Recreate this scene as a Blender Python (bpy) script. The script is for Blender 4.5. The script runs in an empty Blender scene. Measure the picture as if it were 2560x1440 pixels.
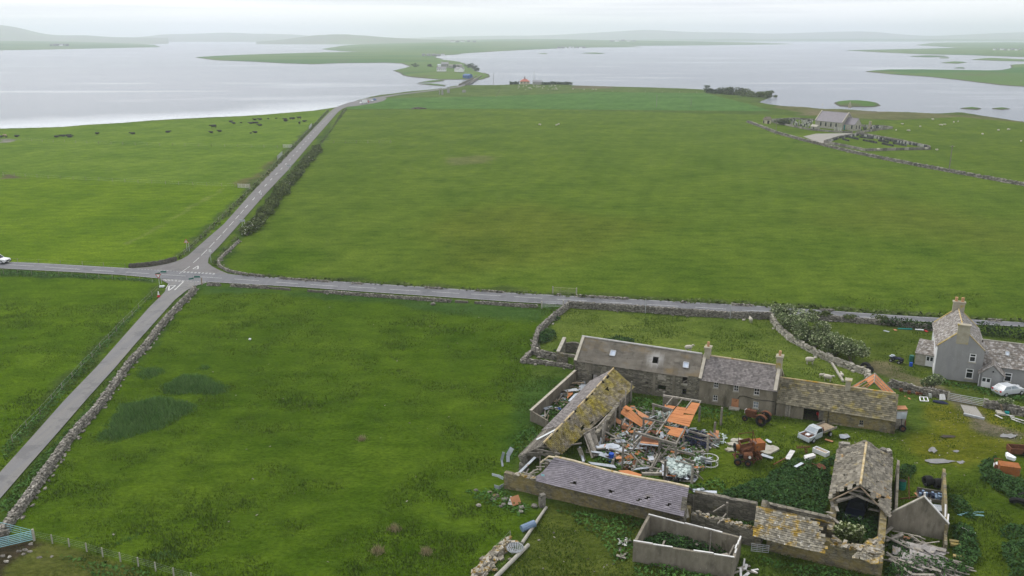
import bpy, math, random
import numpy as np
from mathutils import Matrix, Vector
R = random.Random(11); NR = np.random.default_rng(5)
SC = bpy.context.scene; COL = SC.collection
# ---------------------------------------------------------------- camera, sky, sun, exposure
F, CX, CY, HZ, H = 2150., 1280., 720., 88., 46.
HAZE = 1.8e-4
PITCH = math.atan((CY - HZ) / F)
cam = bpy.data.objects.new('camera', bpy.data.cameras.new('camera')); COL.objects.link(cam)
cam.location = (0, 0, H); cam.rotation_euler = (math.pi / 2 - PITCH, 0, 0)
cam.data.sensor_width = 36; cam.data.lens = F / 2560 * 36
cam.data.clip_start = 1; cam.data.clip_end = 60000
SC.camera = cam
SUN_EL, SUN_AZ = math.radians(50), math.radians(-35)      # azimuth from +Y towards +X
wd = bpy.data.worlds.new('World'); SC.world = wd; wd.use_nodes = True
nt = wd.node_tree; nt.nodes.clear()
wo = nt.nodes.new('ShaderNodeOutputWorld'); bg = nt.nodes.new('ShaderNodeBackground'); bc = nt.nodes.new('ShaderNodeBackground')
sky = nt.nodes.new('ShaderNodeTexSky'); sky.sky_type = 'NISHITA'; sky.sun_disc = False
sky.sun_elevation = SUN_EL; sky.sun_rotation = SUN_AZ
nt.links.new(sky.outputs[0], bg.inputs[0]); bg.inputs[1].default_value = .08
tc = nt.nodes.new('ShaderNodeTexCoord'); mp = nt.nodes.new('ShaderNodeMapping'); mp.inputs['Scale'].default_value = (.8, .8, 30)
nz = nt.nodes.new('ShaderNodeTexNoise'); nz.inputs['Scale'].default_value = 1.9; nz.inputs['Detail'].default_value = 5; nz.inputs['Roughness'].default_value = .5
rp = nt.nodes.new('ShaderNodeValToRGB')
rp.color_ramp.elements[0].position = .40; rp.color_ramp.elements[0].color = (.49, .51, .565, 1)
rp.color_ramp.elements[1].position = .58; rp.color_ramp.elements[1].color = (.79, .79, .795, 1)
nt.links.new(tc.outputs['Generated'], mp.inputs[0]); nt.links.new(mp.outputs[0], nz.inputs['Vector'])
nt.links.new(nz.outputs['Fac'], rp.inputs[0]); nt.links.new(rp.outputs[0], bc.inputs[0]); bc.inputs[1].default_value = 1.12
mx = nt.nodes.new('ShaderNodeMixShader'); mx.inputs[0].default_value = .9
nt.links.new(bg.outputs[0], mx.inputs[1]); nt.links.new(bc.outputs[0], mx.inputs[2]); nt.links.new(mx.outputs[0], wo.inputs[0])
sl = bpy.data.lights.new('sun', 'SUN'); sl.energy = 1.5; sl.angle = math.radians(18); sl.color = (1, .96, .9)
so = bpy.data.objects.new('sun', sl); COL.objects.link(so)
sd = Vector((math.sin(SUN_AZ) * math.cos(SUN_EL), math.cos(SUN_AZ) * math.cos(SUN_EL), math.sin(SUN_EL)))
so.rotation_euler = sd.to_track_quat('Z', 'Y').to_euler(); so.location = (0, 0, 300)
vs = SC.view_settings; vs.view_transform = 'Standard'; vs.look = 'None'; vs.exposure = .55; vs.gamma = 1; vs.use_curve_mapping = False
cy = SC.cycles
cy.use_denoising = True; cy.max_bounces = 6; cy.diffuse_bounces = 2; cy.glossy_bounces = 2; cy.transmission_bounces = 2
cy.volume_bounces = 2; cy.transparent_max_bounces = 6; cy.use_adaptive_sampling = True; cy.adaptive_threshold = .015
cy.caustics_reflective = False; cy.caustics_refractive = False
# ---------------------------------------------------------------- camera geometry: where a line of sight meets the place
_c, _s = math.cos(PITCH), math.sin(PITCH)
def ray(px, py):
    x = (px - CX) / F; v = (py - CY) / F
    return (x, _c - v * _s, -_s - v * _c)
def P(px, py, z=0.):
    d = ray(px, py); t = (z - H) / d[2]
    return Vector((d[0] * t, d[1] * t, z))
def PW(p, q, px, py):                 # (s, z) where the line of sight meets the vertical plane through p, q
    d = ray(px, py); ux, uy = q[0] - p[0], q[1] - p[1]; L = math.hypot(ux, uy); ux /= L; uy /= L
    nx, ny = -uy, ux
    t = (p[0] * nx + p[1] * ny) / (d[0] * nx + d[1] * ny)
    X, Y = d[0] * t, d[1] * t
    return (X - p[0]) * ux + (Y - p[1]) * uy, H + d[2] * t
def PD(px, py, D):                    # point at distance y = D
    d = ray(px, py); t = D / d[1]
    return Vector((d[0] * t, D, H + d[2] * t))
def XY(pts, z=0.): return np.array([P(a, b, z)[:2] for a, b in pts])
# ---------------------------------------------------------------- object helpers
def tag(o, label=None, cat=None, group=None, kind=None):
    for k, v in (('label', label), ('category', cat), ('group', group), ('kind', kind)):
        if v: o[k] = v
    return o
def thing(name, label, cat, loc=(0, 0, 0), group=None, rz=0.):
    o = bpy.data.objects.new(name, None); COL.objects.link(o); o.location = loc; o.rotation_euler = (0, 0, rz)
    o.empty_display_size = .2
    return tag(o, label, cat, group)
def rootloc(o):
    v = Vector((0, 0, 0))
    while o: v += o.location; o = o.parent
    return v
def copy_tree(o, parent=None):
    c = o.copy(); COL.objects.link(c)
    if parent: c.parent = parent
    for ch in list(o.children): copy_tree(ch, c)
    return c
def mesh_np(name, V, faces_v, m, n=4):
    """mesh from arrays: V (k,3), faces_v (f,n)"""
    V = np.asarray(V, np.float32); Fv = np.asarray(faces_v, np.int32)
    me = bpy.data.meshes.new(name); me.vertices.add(len(V)); me.vertices.foreach_set('co', V.ravel())
    me.loops.add(Fv.size); me.loops.foreach_set('vertex_index', Fv.ravel())
    me.polygons.add(len(Fv)); me.polygons.foreach_set('loop_start', np.arange(0, Fv.size, n, dtype=np.int32))
    me.update(calc_edges=True); me.shade_flat()
    if m: me.materials.append(m)
    return me
def link(name, me, parent=None, local=True):
    o = bpy.data.objects.new(name, me); COL.objects.link(o)
    if parent: o.parent = parent
    return o
BOXF = [(0, 3, 2, 1), (4, 5, 6, 7), (0, 1, 5, 4), (1, 2, 6, 5), (2, 3, 7, 6), (3, 0, 4, 7)]
UNIT = [(-.5, -.5, -.5), (.5, -.5, -.5), (.5, .5, -.5), (-.5, .5, -.5), (-.5, -.5, .5), (.5, -.5, .5), (.5, .5, .5), (-.5, .5, .5)]
class MB:
    """collects faces; build() links them as ONE mesh object. Given in world coordinates; made local to the parent."""
    def __init__(s): s.v = []; s.f = []
    def add(s, vs, fs):
        b = len(s.v); s.v += [tuple(x) for x in vs]; s.f += [tuple(i + b for i in f) for f in fs]; return s
    def mbox(s, M): return s.add([M @ Vector(u) for u in UNIT], BOXF)
    def box(s, c, d, rz=0., rx=0., ry=0.):
        M = Matrix.Translation(c) @ Matrix.Rotation(rz, 4, 'Z') @ Matrix.Rotation(ry, 4, 'Y') @ Matrix.Rotation(rx, 4, 'X') @ Matrix.Diagonal((*d, 1))
        return s.mbox(M)
    def beam(s, p, q, w, h=None, up=(0, 0, 1)):
        p, q = Vector(p), Vector(q); h = h or w; d = q - p; L = d.length
        if L < 1e-6: return s
        z = d / L; u = Vector(up)
        if abs(z.dot(u)) > .97: u = Vector((0, 1, 0))
        x = u.cross(z).normalized(); y = z.cross(x)
        M = Matrix((x, y, z)).transposed().to_4x4(); M.translation = (p + q) / 2
        return s.mbox(M @ Matrix.Diagonal((w, h, L, 1)))
    def tube(s, pts, r, n=6, cap=True):
        pts = [Vector(p) for p in pts]; rs = r if isinstance(r, (list, tuple)) else [r] * len(pts)
        rings = []
        for i, p in enumerate(pts):
            d = (pts[min(i + 1, len(pts) - 1)] - pts[max(i - 1, 0)]).normalized()
            u = Vector((0, 0, 1)) if abs(d.z) < .9 else Vector((1, 0, 0))
            x = u.cross(d).normalized(); y = d.cross(x)
            rings.append([p + (x * math.cos(2 * math.pi * k / n) + y * math.sin(2 * math.pi * k / n)) * rs[i] for k in range(n)])
        vs = [v for r_ in rings for v in r_]; fs = []
        for i in range(len(pts) - 1):
            for k in range(n):
                k2 = (k + 1) % n; fs.append((i * n + k, i * n + k2, (i + 1) * n + k2, (i + 1) * n + k))
        if cap: fs += [tuple(range(n))[::-1], tuple((len(pts) - 1) * n + k for k in range(n))]
        return s.add(vs, fs)
    def prism(s, poly, z0, z1):
        n = len(poly); zs = z1 if isinstance(z1, (list, tuple)) else [z1] * n
        vs = [(p[0], p[1], z0) for p in poly] + [(p[0], p[1], zs[i]) for i, p in enumerate(poly)]
        return s.add(vs, [tuple(range(n))[::-1], tuple(range(n, 2 * n))] + [(i, (i + 1) % n, (i + 1) % n + n, i + n) for i in range(n)])
    def slab(s, pts, t):              # polygon in space thickened downwards along its normal
        pts = [Vector(p) for p in pts]; n = (pts[1] - pts[0]).cross(pts[2] - pts[0]).normalized()
        if n.z < 0: n = -n; pts = pts[::-1]
        k = len(pts); vs = pts + [p - n * t for p in pts]
        return s.add(vs, [tuple(range(k)), tuple(range(k, 2 * k))[::-1]] + [(i, i + k, (i + 1) % k + k, (i + 1) % k) for i in range(k)])
    def extrude(s, prof, w, M):       # profile in local x,z extruded along local y (-w/2..w/2); w may be per-vertex list
        n = len(prof); ws = w if isinstance(w, (list, tuple)) else [w] * n
        vs = [M @ Vector((x, -ws[i] / 2, z)) for i, (x, z) in enumerate(prof)] + [M @ Vector((x, ws[i] / 2, z)) for i, (x, z) in enumerate(prof)]
        return s.add(vs, [tuple(range(n)), tuple(range(n, 2 * n))[::-1]] + [(i, i + n, (i + 1) % n + n, (i + 1) % n) for i in range(n)])
    def wheel(s, c, r, w, ax=(0, 1, 0), n=14):
        c, a = Vector(c), Vector(ax).normalized(); u = Vector((0, 0, 1)); x = u.cross(a).normalized(); y = a.cross(x)
        prof = [(-.5, .55), (-.5, .93), (-.3, 1), (.3, 1), (.5, .93), (.5, .55)]
        vs = []; fs = []
        for k in range(n):
            an = 2 * math.pi * k / n; d = x * math.cos(an) + y * math.sin(an)
            vs += [c + a * (q * w) + d * (rr * r) for q, rr in prof]
        m = len(prof)
        for k in range(n):
            for j in range(m): fs.append((k * m + j, k * m + (j + 1) % m, ((k + 1) % n) * m + (j + 1) % m, ((k + 1) % n) * m + j))
        return s.add(vs, fs)
    def disc(s, c, r, w, ax=(0, 1, 0), n=12):
        c, a = Vector(c), Vector(ax).normalized(); return s.tube([c - a * w / 2, c + a * w / 2], r, n)
    def blob(s, c, d, M=None, n=8, m=6, noise_=0., rnd=R):
        vs = []; fs = []; c = Vector(c); M = M or Matrix.Identity(3)
        for i in range(m + 1):
            th = math.pi * i / m
            for k in range(n):
                ph = 2 * math.pi * k / n; q = 1 + noise_ * (rnd.random() - .5) * 2
                vs.append(c + M @ Vector((d[0] * math.sin(th) * math.cos(ph) * q, d[1] * math.sin(th) * math.sin(ph) * q, d[2] * math.cos(th) * q)))
        for i in range(m):
            for k in range(n): fs.append((i * n + k, (i + 1) * n + k, (i + 1) * n + (k + 1) % n, i * n + (k + 1) % n))
        return s.add(vs, fs)
    def build(s, name, m, parent=None, kind=None, smooth=False, label=None, local=False):
        o0 = Vector((0, 0, 0)) if (local or not parent) else rootloc(parent)
        me = bpy.data.meshes.new(name); me.from_pydata([(a - o0.x, b - o0.y, c - o0.z) for a, b, c in s.v], [], s.f); me.update()
        if m: me.materials.append(m)
        if smooth: me.polygons.foreach_set('use_smooth', [True] * len(me.polygons))
        o = link(name, me, parent)
        return tag(o, label=label, kind=kind)
# ---------------------------------------------------------------- noise and polygons in numpy
def vnoise(x, y, sc, seed=0):
    x = np.asarray(x) / sc + 911.3 * seed; y = np.asarray(y) / sc + 377.7 * seed
    xi, yi = np.floor(x), np.floor(y); fx, fy = x - xi, y - yi; fx = fx * fx * (3 - 2 * fx); fy = fy * fy * (3 - 2 * fy)
    def h(a, b):
        v = np.sin(a * 127.1 + b * 311.7 + seed * 74.7) * 43758.5453; return v - np.floor(v)
    return (h(xi, yi) * (1 - fx) + h(xi + 1, yi) * fx) * (1 - fy) + (h(xi, yi + 1) * (1 - fx) + h(xi + 1, yi + 1) * fx) * fy
def fbm(x, y, sc, seed=0, o=4):
    r = 0; a = .5
    for i in range(o): r = r + a * vnoise(x, y, sc / 2 ** i, seed + i * 3.1); a *= .5
    return r / (1 - .5 ** o)
def inside(poly, x, y):
    r = np.zeros(np.shape(x), bool); n = len(poly)
    for i in range(n):
        x1, y1 = poly[i]; x2, y2 = poly[(i + 1) % n]
        if y1 == y2: continue
        c = ((y1 > y) != (y2 > y)) & (x < (x2 - x1) * (y - y1) / (y2 - y1) + x1); r ^= c
    return r
def pdist(poly, x, y, closed=True):
    d = np.full(np.shape(x), 1e18); n = len(poly)
    for i in range(n if closed else n - 1):
        ax, ay = poly[i]; bx, by = poly[(i + 1) % n]; dx, dy = bx - ax, by - ay
        t = np.clip(((x - ax) * dx + (y - ay) * dy) / (dx * dx + dy * dy + 1e-12), 0, 1)
        d = np.minimum(d, (x - ax - t * dx) ** 2 + (y - ay - t * dy) ** 2)
    return np.sqrt(d)
def sdist(poly, x, y): return np.where(inside(poly, x, y), 1, -1) * pdist(poly, x, y)
def sstep(a, b, v): t = np.clip((v - a) / (b - a), 0, 1); return t * t * (3 - 2 * t)
# ---------------------------------------------------------------- materials
class NT:
    def __init__(s, name):
        s.m = bpy.data.materials.new(name); s.m.use_nodes = True; s.t = s.m.node_tree; s.b = s.t.nodes['Principled BSDF']; s.geo = s.n('ShaderNodeNewGeometry')
        s.pos = s.geo.outputs['Position']
    def n(s, ty, **kw):
        x = s.t.nodes.new(ty)
        for k, v in kw.items():
            if k in x.inputs.keys(): x.inputs[k].default_value = v
            else: setattr(x, k, v)
        return x
    def l(s, a, b): s.t.links.new(a, b)
    def map(s, sc, rot=(0, 0, 0)):
        m = s.n('ShaderNodeMapping'); m.inputs['Scale'].default_value = sc; m.inputs['Rotation'].default_value = rot; s.l(s.pos, m.inputs[0]); return m.outputs[0]
    def noise(s, scale, det=4., vec=None, rough=.6):
        x = s.n('ShaderNodeTexNoise', Scale=scale, Detail=det, Roughness=rough); s.l(vec or s.pos, x.inputs['Vector']); return x.outputs['Fac']
    def ramp(s, f, stops):
        r = s.n('ShaderNodeValToRGB'); e = r.color_ramp.elements
        while len(e) < len(stops): e.new(.5)
        for i, (p, c) in enumerate(stops): e[i].position = p; e[i].color = (*c, 1) if len(c) == 3 else c
        s.l(f, r.inputs[0]); return r.outputs[0]
    def mix(s, f, a, b, mode='MIX'):
        x = s.n('ShaderNodeMix', data_type='RGBA', blend_type=mode); i = [k for k in x.inputs if k.type == 'RGBA']
        for v, sk in ((a, i[0]), (b, i[1])):
            if hasattr(v, 'links'): s.l(v, sk)
            else: sk.default_value = (*v, 1)
        if hasattr(f, 'links'): s.l(f, x.inputs[0])
        else: x.inputs[0].default_value = f
        return [o for o in x.outputs if o.type == 'RGBA'][0]
    def math(s, op, a, b=0.):
        x = s.n('ShaderNodeMath', operation=op)
        for v, i in ((a, 0), (b, 1)):
            if hasattr(v, 'links'): s.l(v, x.inputs[i])
            else: x.inputs[i].default_value = v
        return x.outputs[0]
    def rand(s):
        o = s.n('ShaderNodeObjectInfo'); return s.math('FRACT', s.math('ADD', o.outputs['Random'], s.geo.outputs['Random Per Island']))
    def tint(s, col, amt):
        h = s.n('ShaderNodeHueSaturation'); s.l(col, h.inputs['Color']); s.l(s.math('MULTIPLY_ADD', s.rand(), 2 * amt), h.inputs['Value'])
        h.inputs['Value'].links[0].from_node.inputs[2].default_value = 1 - amt; return h.outputs[0]
    def bump(s, f, st, dist=.05):
        b = s.n('ShaderNodeBump', Strength=st, Distance=dist); s.l(f, b.inputs['Height']); s.l(b.outputs[0], s.b.inputs['Normal'])
    def done(s, col, rough=.85, spec=.25, metal=0.):
        if hasattr(col, 'links'): s.l(col, s.b.inputs['Base Color'])
        else: s.b.inputs['Base Color'].default_value = (*col, 1)
        s.b.inputs['Roughness'].default_value = rough; s.b.inputs['Specular IOR Level'].default_value = spec; s.b.inputs['Metallic'].default_value = metal
        return s.m
def mat(name, c1, c2=None, scale=1.5, stretch=(1, 1, 1), spots=(), tint=0., bump=0., bscale=12., rough=.85, spec=.25, metal=0., det=5.):
    """c1..c2 by noise; spots: (colour, scale, threshold, softness)"""
    t = NT(name); v = t.map(stretch)
    col = t.ramp(t.noise(scale, det, v), [(.33, c1), (.67, c2 or c1)])
    for c, sc, th, sf in spots:
        f = t.noise(sc, 5., v, .65); col = t.mix(t.ramp(f, [(th, (0, 0, 0)), (th + sf, (1, 1, 1))]), col, c)
    if tint: col = t.tint(col, tint)
    if bump: t.bump(t.noise(bscale, 4., v), bump)
    return t.done(col, rough, spec, metal)
def mat_masonry(name, c1, c2, mortar, lichen=None, lt=.55, sx=1.5, sz=4.6, bump=.8):
    t = NT(name); v = t.map((sx, sx, sz))
    vo = t.n('ShaderNodeTexVoronoi', feature='F1', Scale=1.); t.l(v, vo.inputs['Vector'])
    ve = t.n('ShaderNodeTexVoronoi', feature='DISTANCE_TO_EDGE', Scale=1.); t.l(v, ve.inputs['Vector'])
    sep = t.n('ShaderNodeSeparateColor'); t.l(vo.outputs['Color'], sep.inputs[0])
    col = t.ramp(sep.outputs[0], [(0., c1), (1., c2)])
    col = t.mix(t.ramp(t.noise(.7, 5.), [(.46, (0, 0, 0)), (.72, (.6, .6, .6))]), col, tuple(.8 * x for x in c1))
    e = t.ramp(ve.outputs['Distance'], [(.0, (1, 1, 1)), (.09, (0, 0, 0))]); col = t.mix(e, col, mortar)
    if lichen:
        f = t.math('ADD', t.math('MULTIPLY', t.noise(.55, 6., None, .7), .75), t.math('MULTIPLY', t.noise(3., 4.), .25))
        col = t.mix(t.ramp(f, [(lt - .05, (0, 0, 0)), (lt + .08, (.8, .8, .8))]), col, lichen)
    col = t.mix(.20, col, t.ramp(t.noise(2.6, 6., None, .75), [(.3, (.05, .045, .035)), (.7, (.5, .48, .42))]))
    t.bump(ve.outputs['Distance'], bump, .06)
    return t.done(col, .9, .15)
M = {}
M['masonry'] = mat_masonry('masonry', (.075, .066, .048), (.29, .262, .20), (.04, .035, .027), (.22, .175, .06), .60)
M['masonry_dark'] = mat_masonry('masonry_dark', (.07, .062, .048), (.24, .217, .17), (.04, .035, .028), (.19, .155, .05), .58)
M['masonry_lichen'] = mat_masonry('masonry_lichen', (.08, .067, .044), (.28, .24, .155), (.042, .036, .025), (.24, .18, .04), .49)
M['render'] = mat('render', (.16, .14, .104), (.26, .23, .176), 1.1, (1, 1, .4), [((.095, .084, .06), .7, .54, .16), ((.31, .29, .23), 5., .62, .08)], bump=.2)
M['harl'] = mat('harl', (.25, .25, .252), (.32, .318, .315), .9, (1, 1, .35), [((.185, .185, .18), .45, .56, .2), ((.36, .36, .35), 6., .62, .08)], bump=.3, bscale=25)
M['concrete'] = mat('concrete', (.15, .132, .10), (.25, .224, .176), 1.4, (1, 1, .4), [((.085, .074, .054), .8, .54, .16), ((.34, .32, .27), 7., .63, .06)], bump=.3)
M['concrete_pale'] = mat('concrete_pale', (.31, .29, .24), (.42, .40, .34), 1.4, spots=[((.22, .19, .13), 1.5, .55, .15)], bump=.2)
M['stone_wall'] = mat('stone_wall', (.15, .138, .115), (.30, .28, .245), 2., spots=[((.085, .078, .06), 3., .52, .15), ((.50, .48, .45), 4., .64, .05)], tint=.45, bump=.2)
M['stone_lichen'] = mat('stone_lichen', (.20, .175, .12), (.38, .35, .30), 2., spots=[((.22, .14, .025), 1.8, .50, .1), ((.58, .57, .53), 4., .62, .06)], tint=.35, bump=.2)
M['stone_core'] = mat('stone_core', (.07, .062, .05), (.16, .15, .12), 3., bump=.4)
M['slate'] = mat('slate', (.15, .135, .157), (.20, .182, .208), 1.2, spots=[((.17, .145, .12), .6, .62, .12), ((.42, .42, .42), 8., .72, .03)], tint=.20, rough=.6, spec=.35)
M['slate_grey'] = mat('slate_grey', (.17, .165, .18), (.24, .235, .255), 1.2, tint=.12, rough=.65)
M['slab_moss'] = mat('slab_moss', (.125, .108, .078), (.23, .20, .148), 1.4, spots=[((.235, .19, .02), .42, .44, .24), ((.15, .115, .02), 1.3, .52, .12), ((.36, .34, .30), 5., .66, .05)], tint=.38, bump=.25)
M['slab_grey'] = mat('slab_grey', (.125, .112, .086), (.225, .205, .165), 1.4, spots=[((.33, .18, .035), .45, .62, .08), ((.20, .16, .06), .8, .60, .12), ((.38, .37, .33), 5., .66, .05)], tint=.42, bump=.25)
M['slab_lichen'] = mat('slab_lichen', (.14, .125, .092), (.27, .25, .20), 2.2, spots=[((.28, .185, .03), .7, .50, .10), ((.44, .43, .41), 3.5, .60, .06)], tint=.42, bump=.25)
M['slab_byre'] = mat('slab_byre', (.105, .095, .064), (.20, .178, .125), 2., (1, 1, 1.5), [((.205, .165, .04), .5, .52, .14), ((.32, .30, .25), 6., .64, .05)], tint=.42, bump=.25)
M['slab_house'] = mat('slab_house', (.15, .13, .112), (.25, .225, .20), 2.6, spots=[((.38, .37, .36), 2.6, .50, .12), ((.25, .19, .08), .8, .66, .1)], tint=.3, bump=.2)
M['slab_purple'] = mat('slab_purple', (.145, .13, .126), (.225, .205, .196), 3., spots=[((.11, .098, .085), .5, .56, .2)], tint=.30)
M['asbestos'] = mat('asbestos', (.135, .12, .097), (.235, .215, .18), .9, (.5, .5, 1.6), [((.205, .155, .085), .42, .54, .14), ((.09, .08, .066), 1.2, .56, .14), ((.36, .35, .32), 7., .67, .05)], tint=.10)
M['asbestos_pale'] = mat('asbestos_pale', (.42, .41, .38), (.60, .59, .57), 1.2, tint=.05)
M['sheet_grey'] = mat('sheet_grey', (.20, .185, .175), (.34, .32, .30), 1.4, (1, 1, .4), [((.24, .17, .05), .9, .58, .1), ((.5, .48, .46), 4., .62, .08)], tint=.1)
M['skew'] = mat('skew', (.36, .33, .27), (.50, .46, .38), 1.5, spots=[((.30, .22, .06), .8, .58, .12)], bump=.15)
M['ridge_tile'] = mat('ridge_tile', (.52, .42, .26), (.62, .54, .40), 2., spots=[((.40, .26, .07), 1.2, .58, .1)], tint=.15)
M['ridge_lichen'] = mat('ridge_lichen', (.40, .30, .14), (.55, .46, .30), 1.5, spots=[((.42, .25, .03), 1.0, .55, .08)], tint=.2)
M['wood_grey'] = mat('wood_grey', (.165, .148, .122), (.31, .285, .245), 3., (1, 1, 1), [((.10, .088, .07), 2., .6, .1)], tint=.38)
M['wood_pole'] = mat('wood_pole', (.30, .285, .24), (.43, .41, .36), 3., tint=.1)
M['wood_brown'] = mat('wood_brown', (.20, .15, .10), (.33, .26, .18), 3., tint=.3)
M['wood_white'] = mat('wood_white', (.55, .54, .52), (.72, .71, .69), 3., tint=.15)
M['orange'] = mat('orange', (.41, .155, .055), (.49, .20, .075), .9, spots=[((.26, .095, .04), 1.2, .64, .08)], tint=.10, rough=.7)
M['orange_faded'] = mat('orange_faded', (.42, .19, .095), (.55, .27, .14), 1.2, spots=[((.25, .10, .05), 1.2, .6, .1)], tint=.1)
M['sheet_pale'] = mat('sheet_pale', (.30, .335, .38), (.50, .535, .58), 1.2, spots=[((.28, .17, .10), .9, .64, .06)], tint=.28, rough=.55)
M['sheet_white'] = mat('sheet_white', (.62, .66, .66), (.78, .80, .80), 2., tint=.15)
M['rust'] = mat('rust', (.085, .036, .02), (.165, .066, .032), 3., spots=[((.26, .11, .042), 2., .62, .1), ((.045, .025, .018), 3., .58, .1)], tint=.2, bump=.2, rough=.9)
M['rust_orange'] = mat('rust_orange', (.245, .085, .024), (.33, .12, .034), 2., spots=[((.17, .115, .10), 1.2, .56, .06), ((.11, .045, .02), 2.6, .60, .08)], rough=.85)
M['tyre'] = mat('tyre', (.012, .012, .013), (.022, .022, .022), 4., rough=.9)
M['black'] = mat('black', (.01, .01, .011), rough=.8)
M['dark_void'] = mat('dark_void', (.012, .011, .010), (.02, .018, .015), 2.)
M['glass'] = mat('glass', (.012, .015, .018), (.03, .035, .04), .8, rough=.12, spec=.5)
M['glass_pale'] = mat('glass_pale', (.20, .24, .27), (.34, .38, .42), 1.5, rough=.25, spec=.5)
M['skylight'] = mat('skylight', (.45, .52, .62), (.55, .61, .70), 1.5, rough=.25, spec=.5)
M['upvc'] = mat('upvc', (.74, .75, .76), (.80, .80, .80), 2., rough=.4)
M['white_paint'] = mat('white_paint', (.70, .71, .72), (.78, .78, .78), 2., rough=.35, spec=.5)
M['car_white'] = mat('car_white', (.72, .73, .74), (.78, .78, .78), 1., rough=.25, spec=.5)
M['car_silver'] = mat('car_silver', (.50, .53, .56), (.60, .62, .65), 1.5, spots=[((.34, .32, .28), 2., .66, .06)], rough=.3, spec=.5)
M['car_dirty'] = mat('car_dirty', (.36, .41, .44), (.48, .52, .54), 2., spots=[((.24, .17, .11), 1.8, .60, .06)], rough=.4, spec=.5)
M['car_blue'] = mat('car_blue', (.01, .014, .03), (.014, .02, .04), 1., rough=.3, spec=.5)
M['car_red'] = mat('car_red', (.30, .04, .03), rough=.3, spec=.5)
M['lens_red'] = mat('lens_red', (.45, .03, .03), rough=.3, spec=.5)
M['lens_clear'] = mat('lens_clear', (.6, .62, .63), rough=.15, spec=.5)
M['plate_white'] = mat('plate_white', (.7, .7, .66), rough=.5)
M['plate_yellow'] = mat('plate_yellow', (.42, .22, .06), rough=.5)
M['sign_red'] = mat('sign_red', (.45, .03, .03), rough=.5)
M['sign_white'] = mat('sign_white', (.75, .75, .74), rough=.5)
M['sign_green'] = mat('sign_green', (.02, .13, .10), rough=.5)
M['galv'] = mat('galv', (.40, .42, .44), (.54, .56, .58), 3., rough=.45, metal=.3)
M['galv_blue'] = mat('galv_blue', (.16, .36, .40), (.26, .46, .50), 2., rough=.5)
M['plastic_blue'] = mat('plastic_blue', (.01, .07, .42), rough=.4)
M['plastic_green'] = mat('plastic_green', (.01, .17, .13), rough=.45)
M['teal'] = mat('teal', (.01, .20, .19), rough=.5)
M['navy'] = mat('navy', (.015, .02, .05), rough=.7)
M['pipe_blue'] = mat('pipe_blue', (.15, .22, .32), (.22, .30, .42), 3., rough=.5)
M['pot'] = mat('pot', (.42, .22, .11), (.52, .32, .17), 3.)
M['chimney'] = mat('chimney', (.30, .27, .20), (.40, .37, .29), 1.6, spots=[((.33, .26, .06), .8, .56, .12)], bump=.2)
M['asphalt'] = None
M['line'] = mat('line', (.42, .42, .41), (.60, .60, .58), 2., spots=[((.22, .22, .22), 1.6, .60, .1)], rough=.7)
M['bark'] = mat('bark', (.10, .085, .065), (.18, .155, .12), 4., bump=.3)
def mat_leaf(name, c1, c2, tint=.35, sc=.8):
    t = NT(name); col = t.ramp(t.noise(sc, 4.), [(.3, c1), (.7, c2)]); col = t.tint(col, tint)
    m = t.done(col, .8, .08); t.b.inputs['Subsurface Weight'].default_value = 0
    return m
M['leaf_nettle'] = mat_leaf('leaf_nettle', (.026, .066, .019), (.048, .098, .025), .35)
M['leaf_dock'] = mat_leaf('leaf_dock', (.045, .105, .022), (.07, .15, .03), .35)
M['leaf_rush'] = mat_leaf('leaf_rush', (.085, .175, .045), (.13, .22, .065), .3)
M['leaf_hedge'] = mat_leaf('leaf_hedge', (.07, .10, .028), (.115, .14, .045), .35)
M['leaf_dark'] = mat_leaf('leaf_dark', (.022, .045, .014), (.04, .07, .02), .35)
M['leaf_willow'] = mat_leaf('leaf_willow', (.10, .14, .055), (.16, .20, .09), .4)
M['leaf_bright'] = mat_leaf('leaf_bright', (.07, .14, .015), (.11, .19, .02), .3)
M['leaf_straw'] = mat_leaf('leaf_straw', (.25, .21, .11), (.36, .31, .18), .3)
M['blossom'] = mat_leaf('blossom', (.27, .31, .16), (.42, .44, .28), .3)
M['blossom_white'] = mat_leaf('blossom_white', (.40, .42, .32), (.58, .58, .50), .25)
M['grass_blade'] = mat_leaf('grass_blade', (.062, .112, .013), (.105, .155, .02), .30, .35)
M['gorse'] = mat_leaf('gorse', (.05, .07, .03), (.09, .10, .05), .3)
M['wool'] = mat('wool', (.42, .39, .32), (.55, .51, .44), 5., bump=.3)
M['cow_black'] = mat('cow_black', (.006, .006, .008), (.014, .013, .013), 3., rough=.7)
M['cow_pale'] = mat('cow_pale', (.30, .20, .12), (.5, .4, .3), 1.)
M['soil'] = mat('soil', (.035, .027, .02), (.075, .06, .045), 2., bump=.5)
M['far_stone'] = mat('far_stone', (.28, .27, .25), (.36, .35, .33), .5)
M['granite_dark'] = mat('granite_dark', (.03, .03, .033), (.10, .10, .105), .4, tint=.5)
M['granite_pale'] = mat('granite_pale', (.30, .295, .27), (.48, .47, .44), .4, tint=.35)
M['roof_red'] = mat('roof_red', (.42, .13, .10), (.48, .18, .14), 1.)
M['roof_blue'] = mat('roof_blue', (.02, .09, .27), rough=.6)
M['cream'] = mat('cream', (.48, .43, .30), (.56, .51, .37), 1.)
M['thatch_dark'] = mat('thatch_dark', (.10, .085, .06), (.20, .17, .13), 3.)
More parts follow.
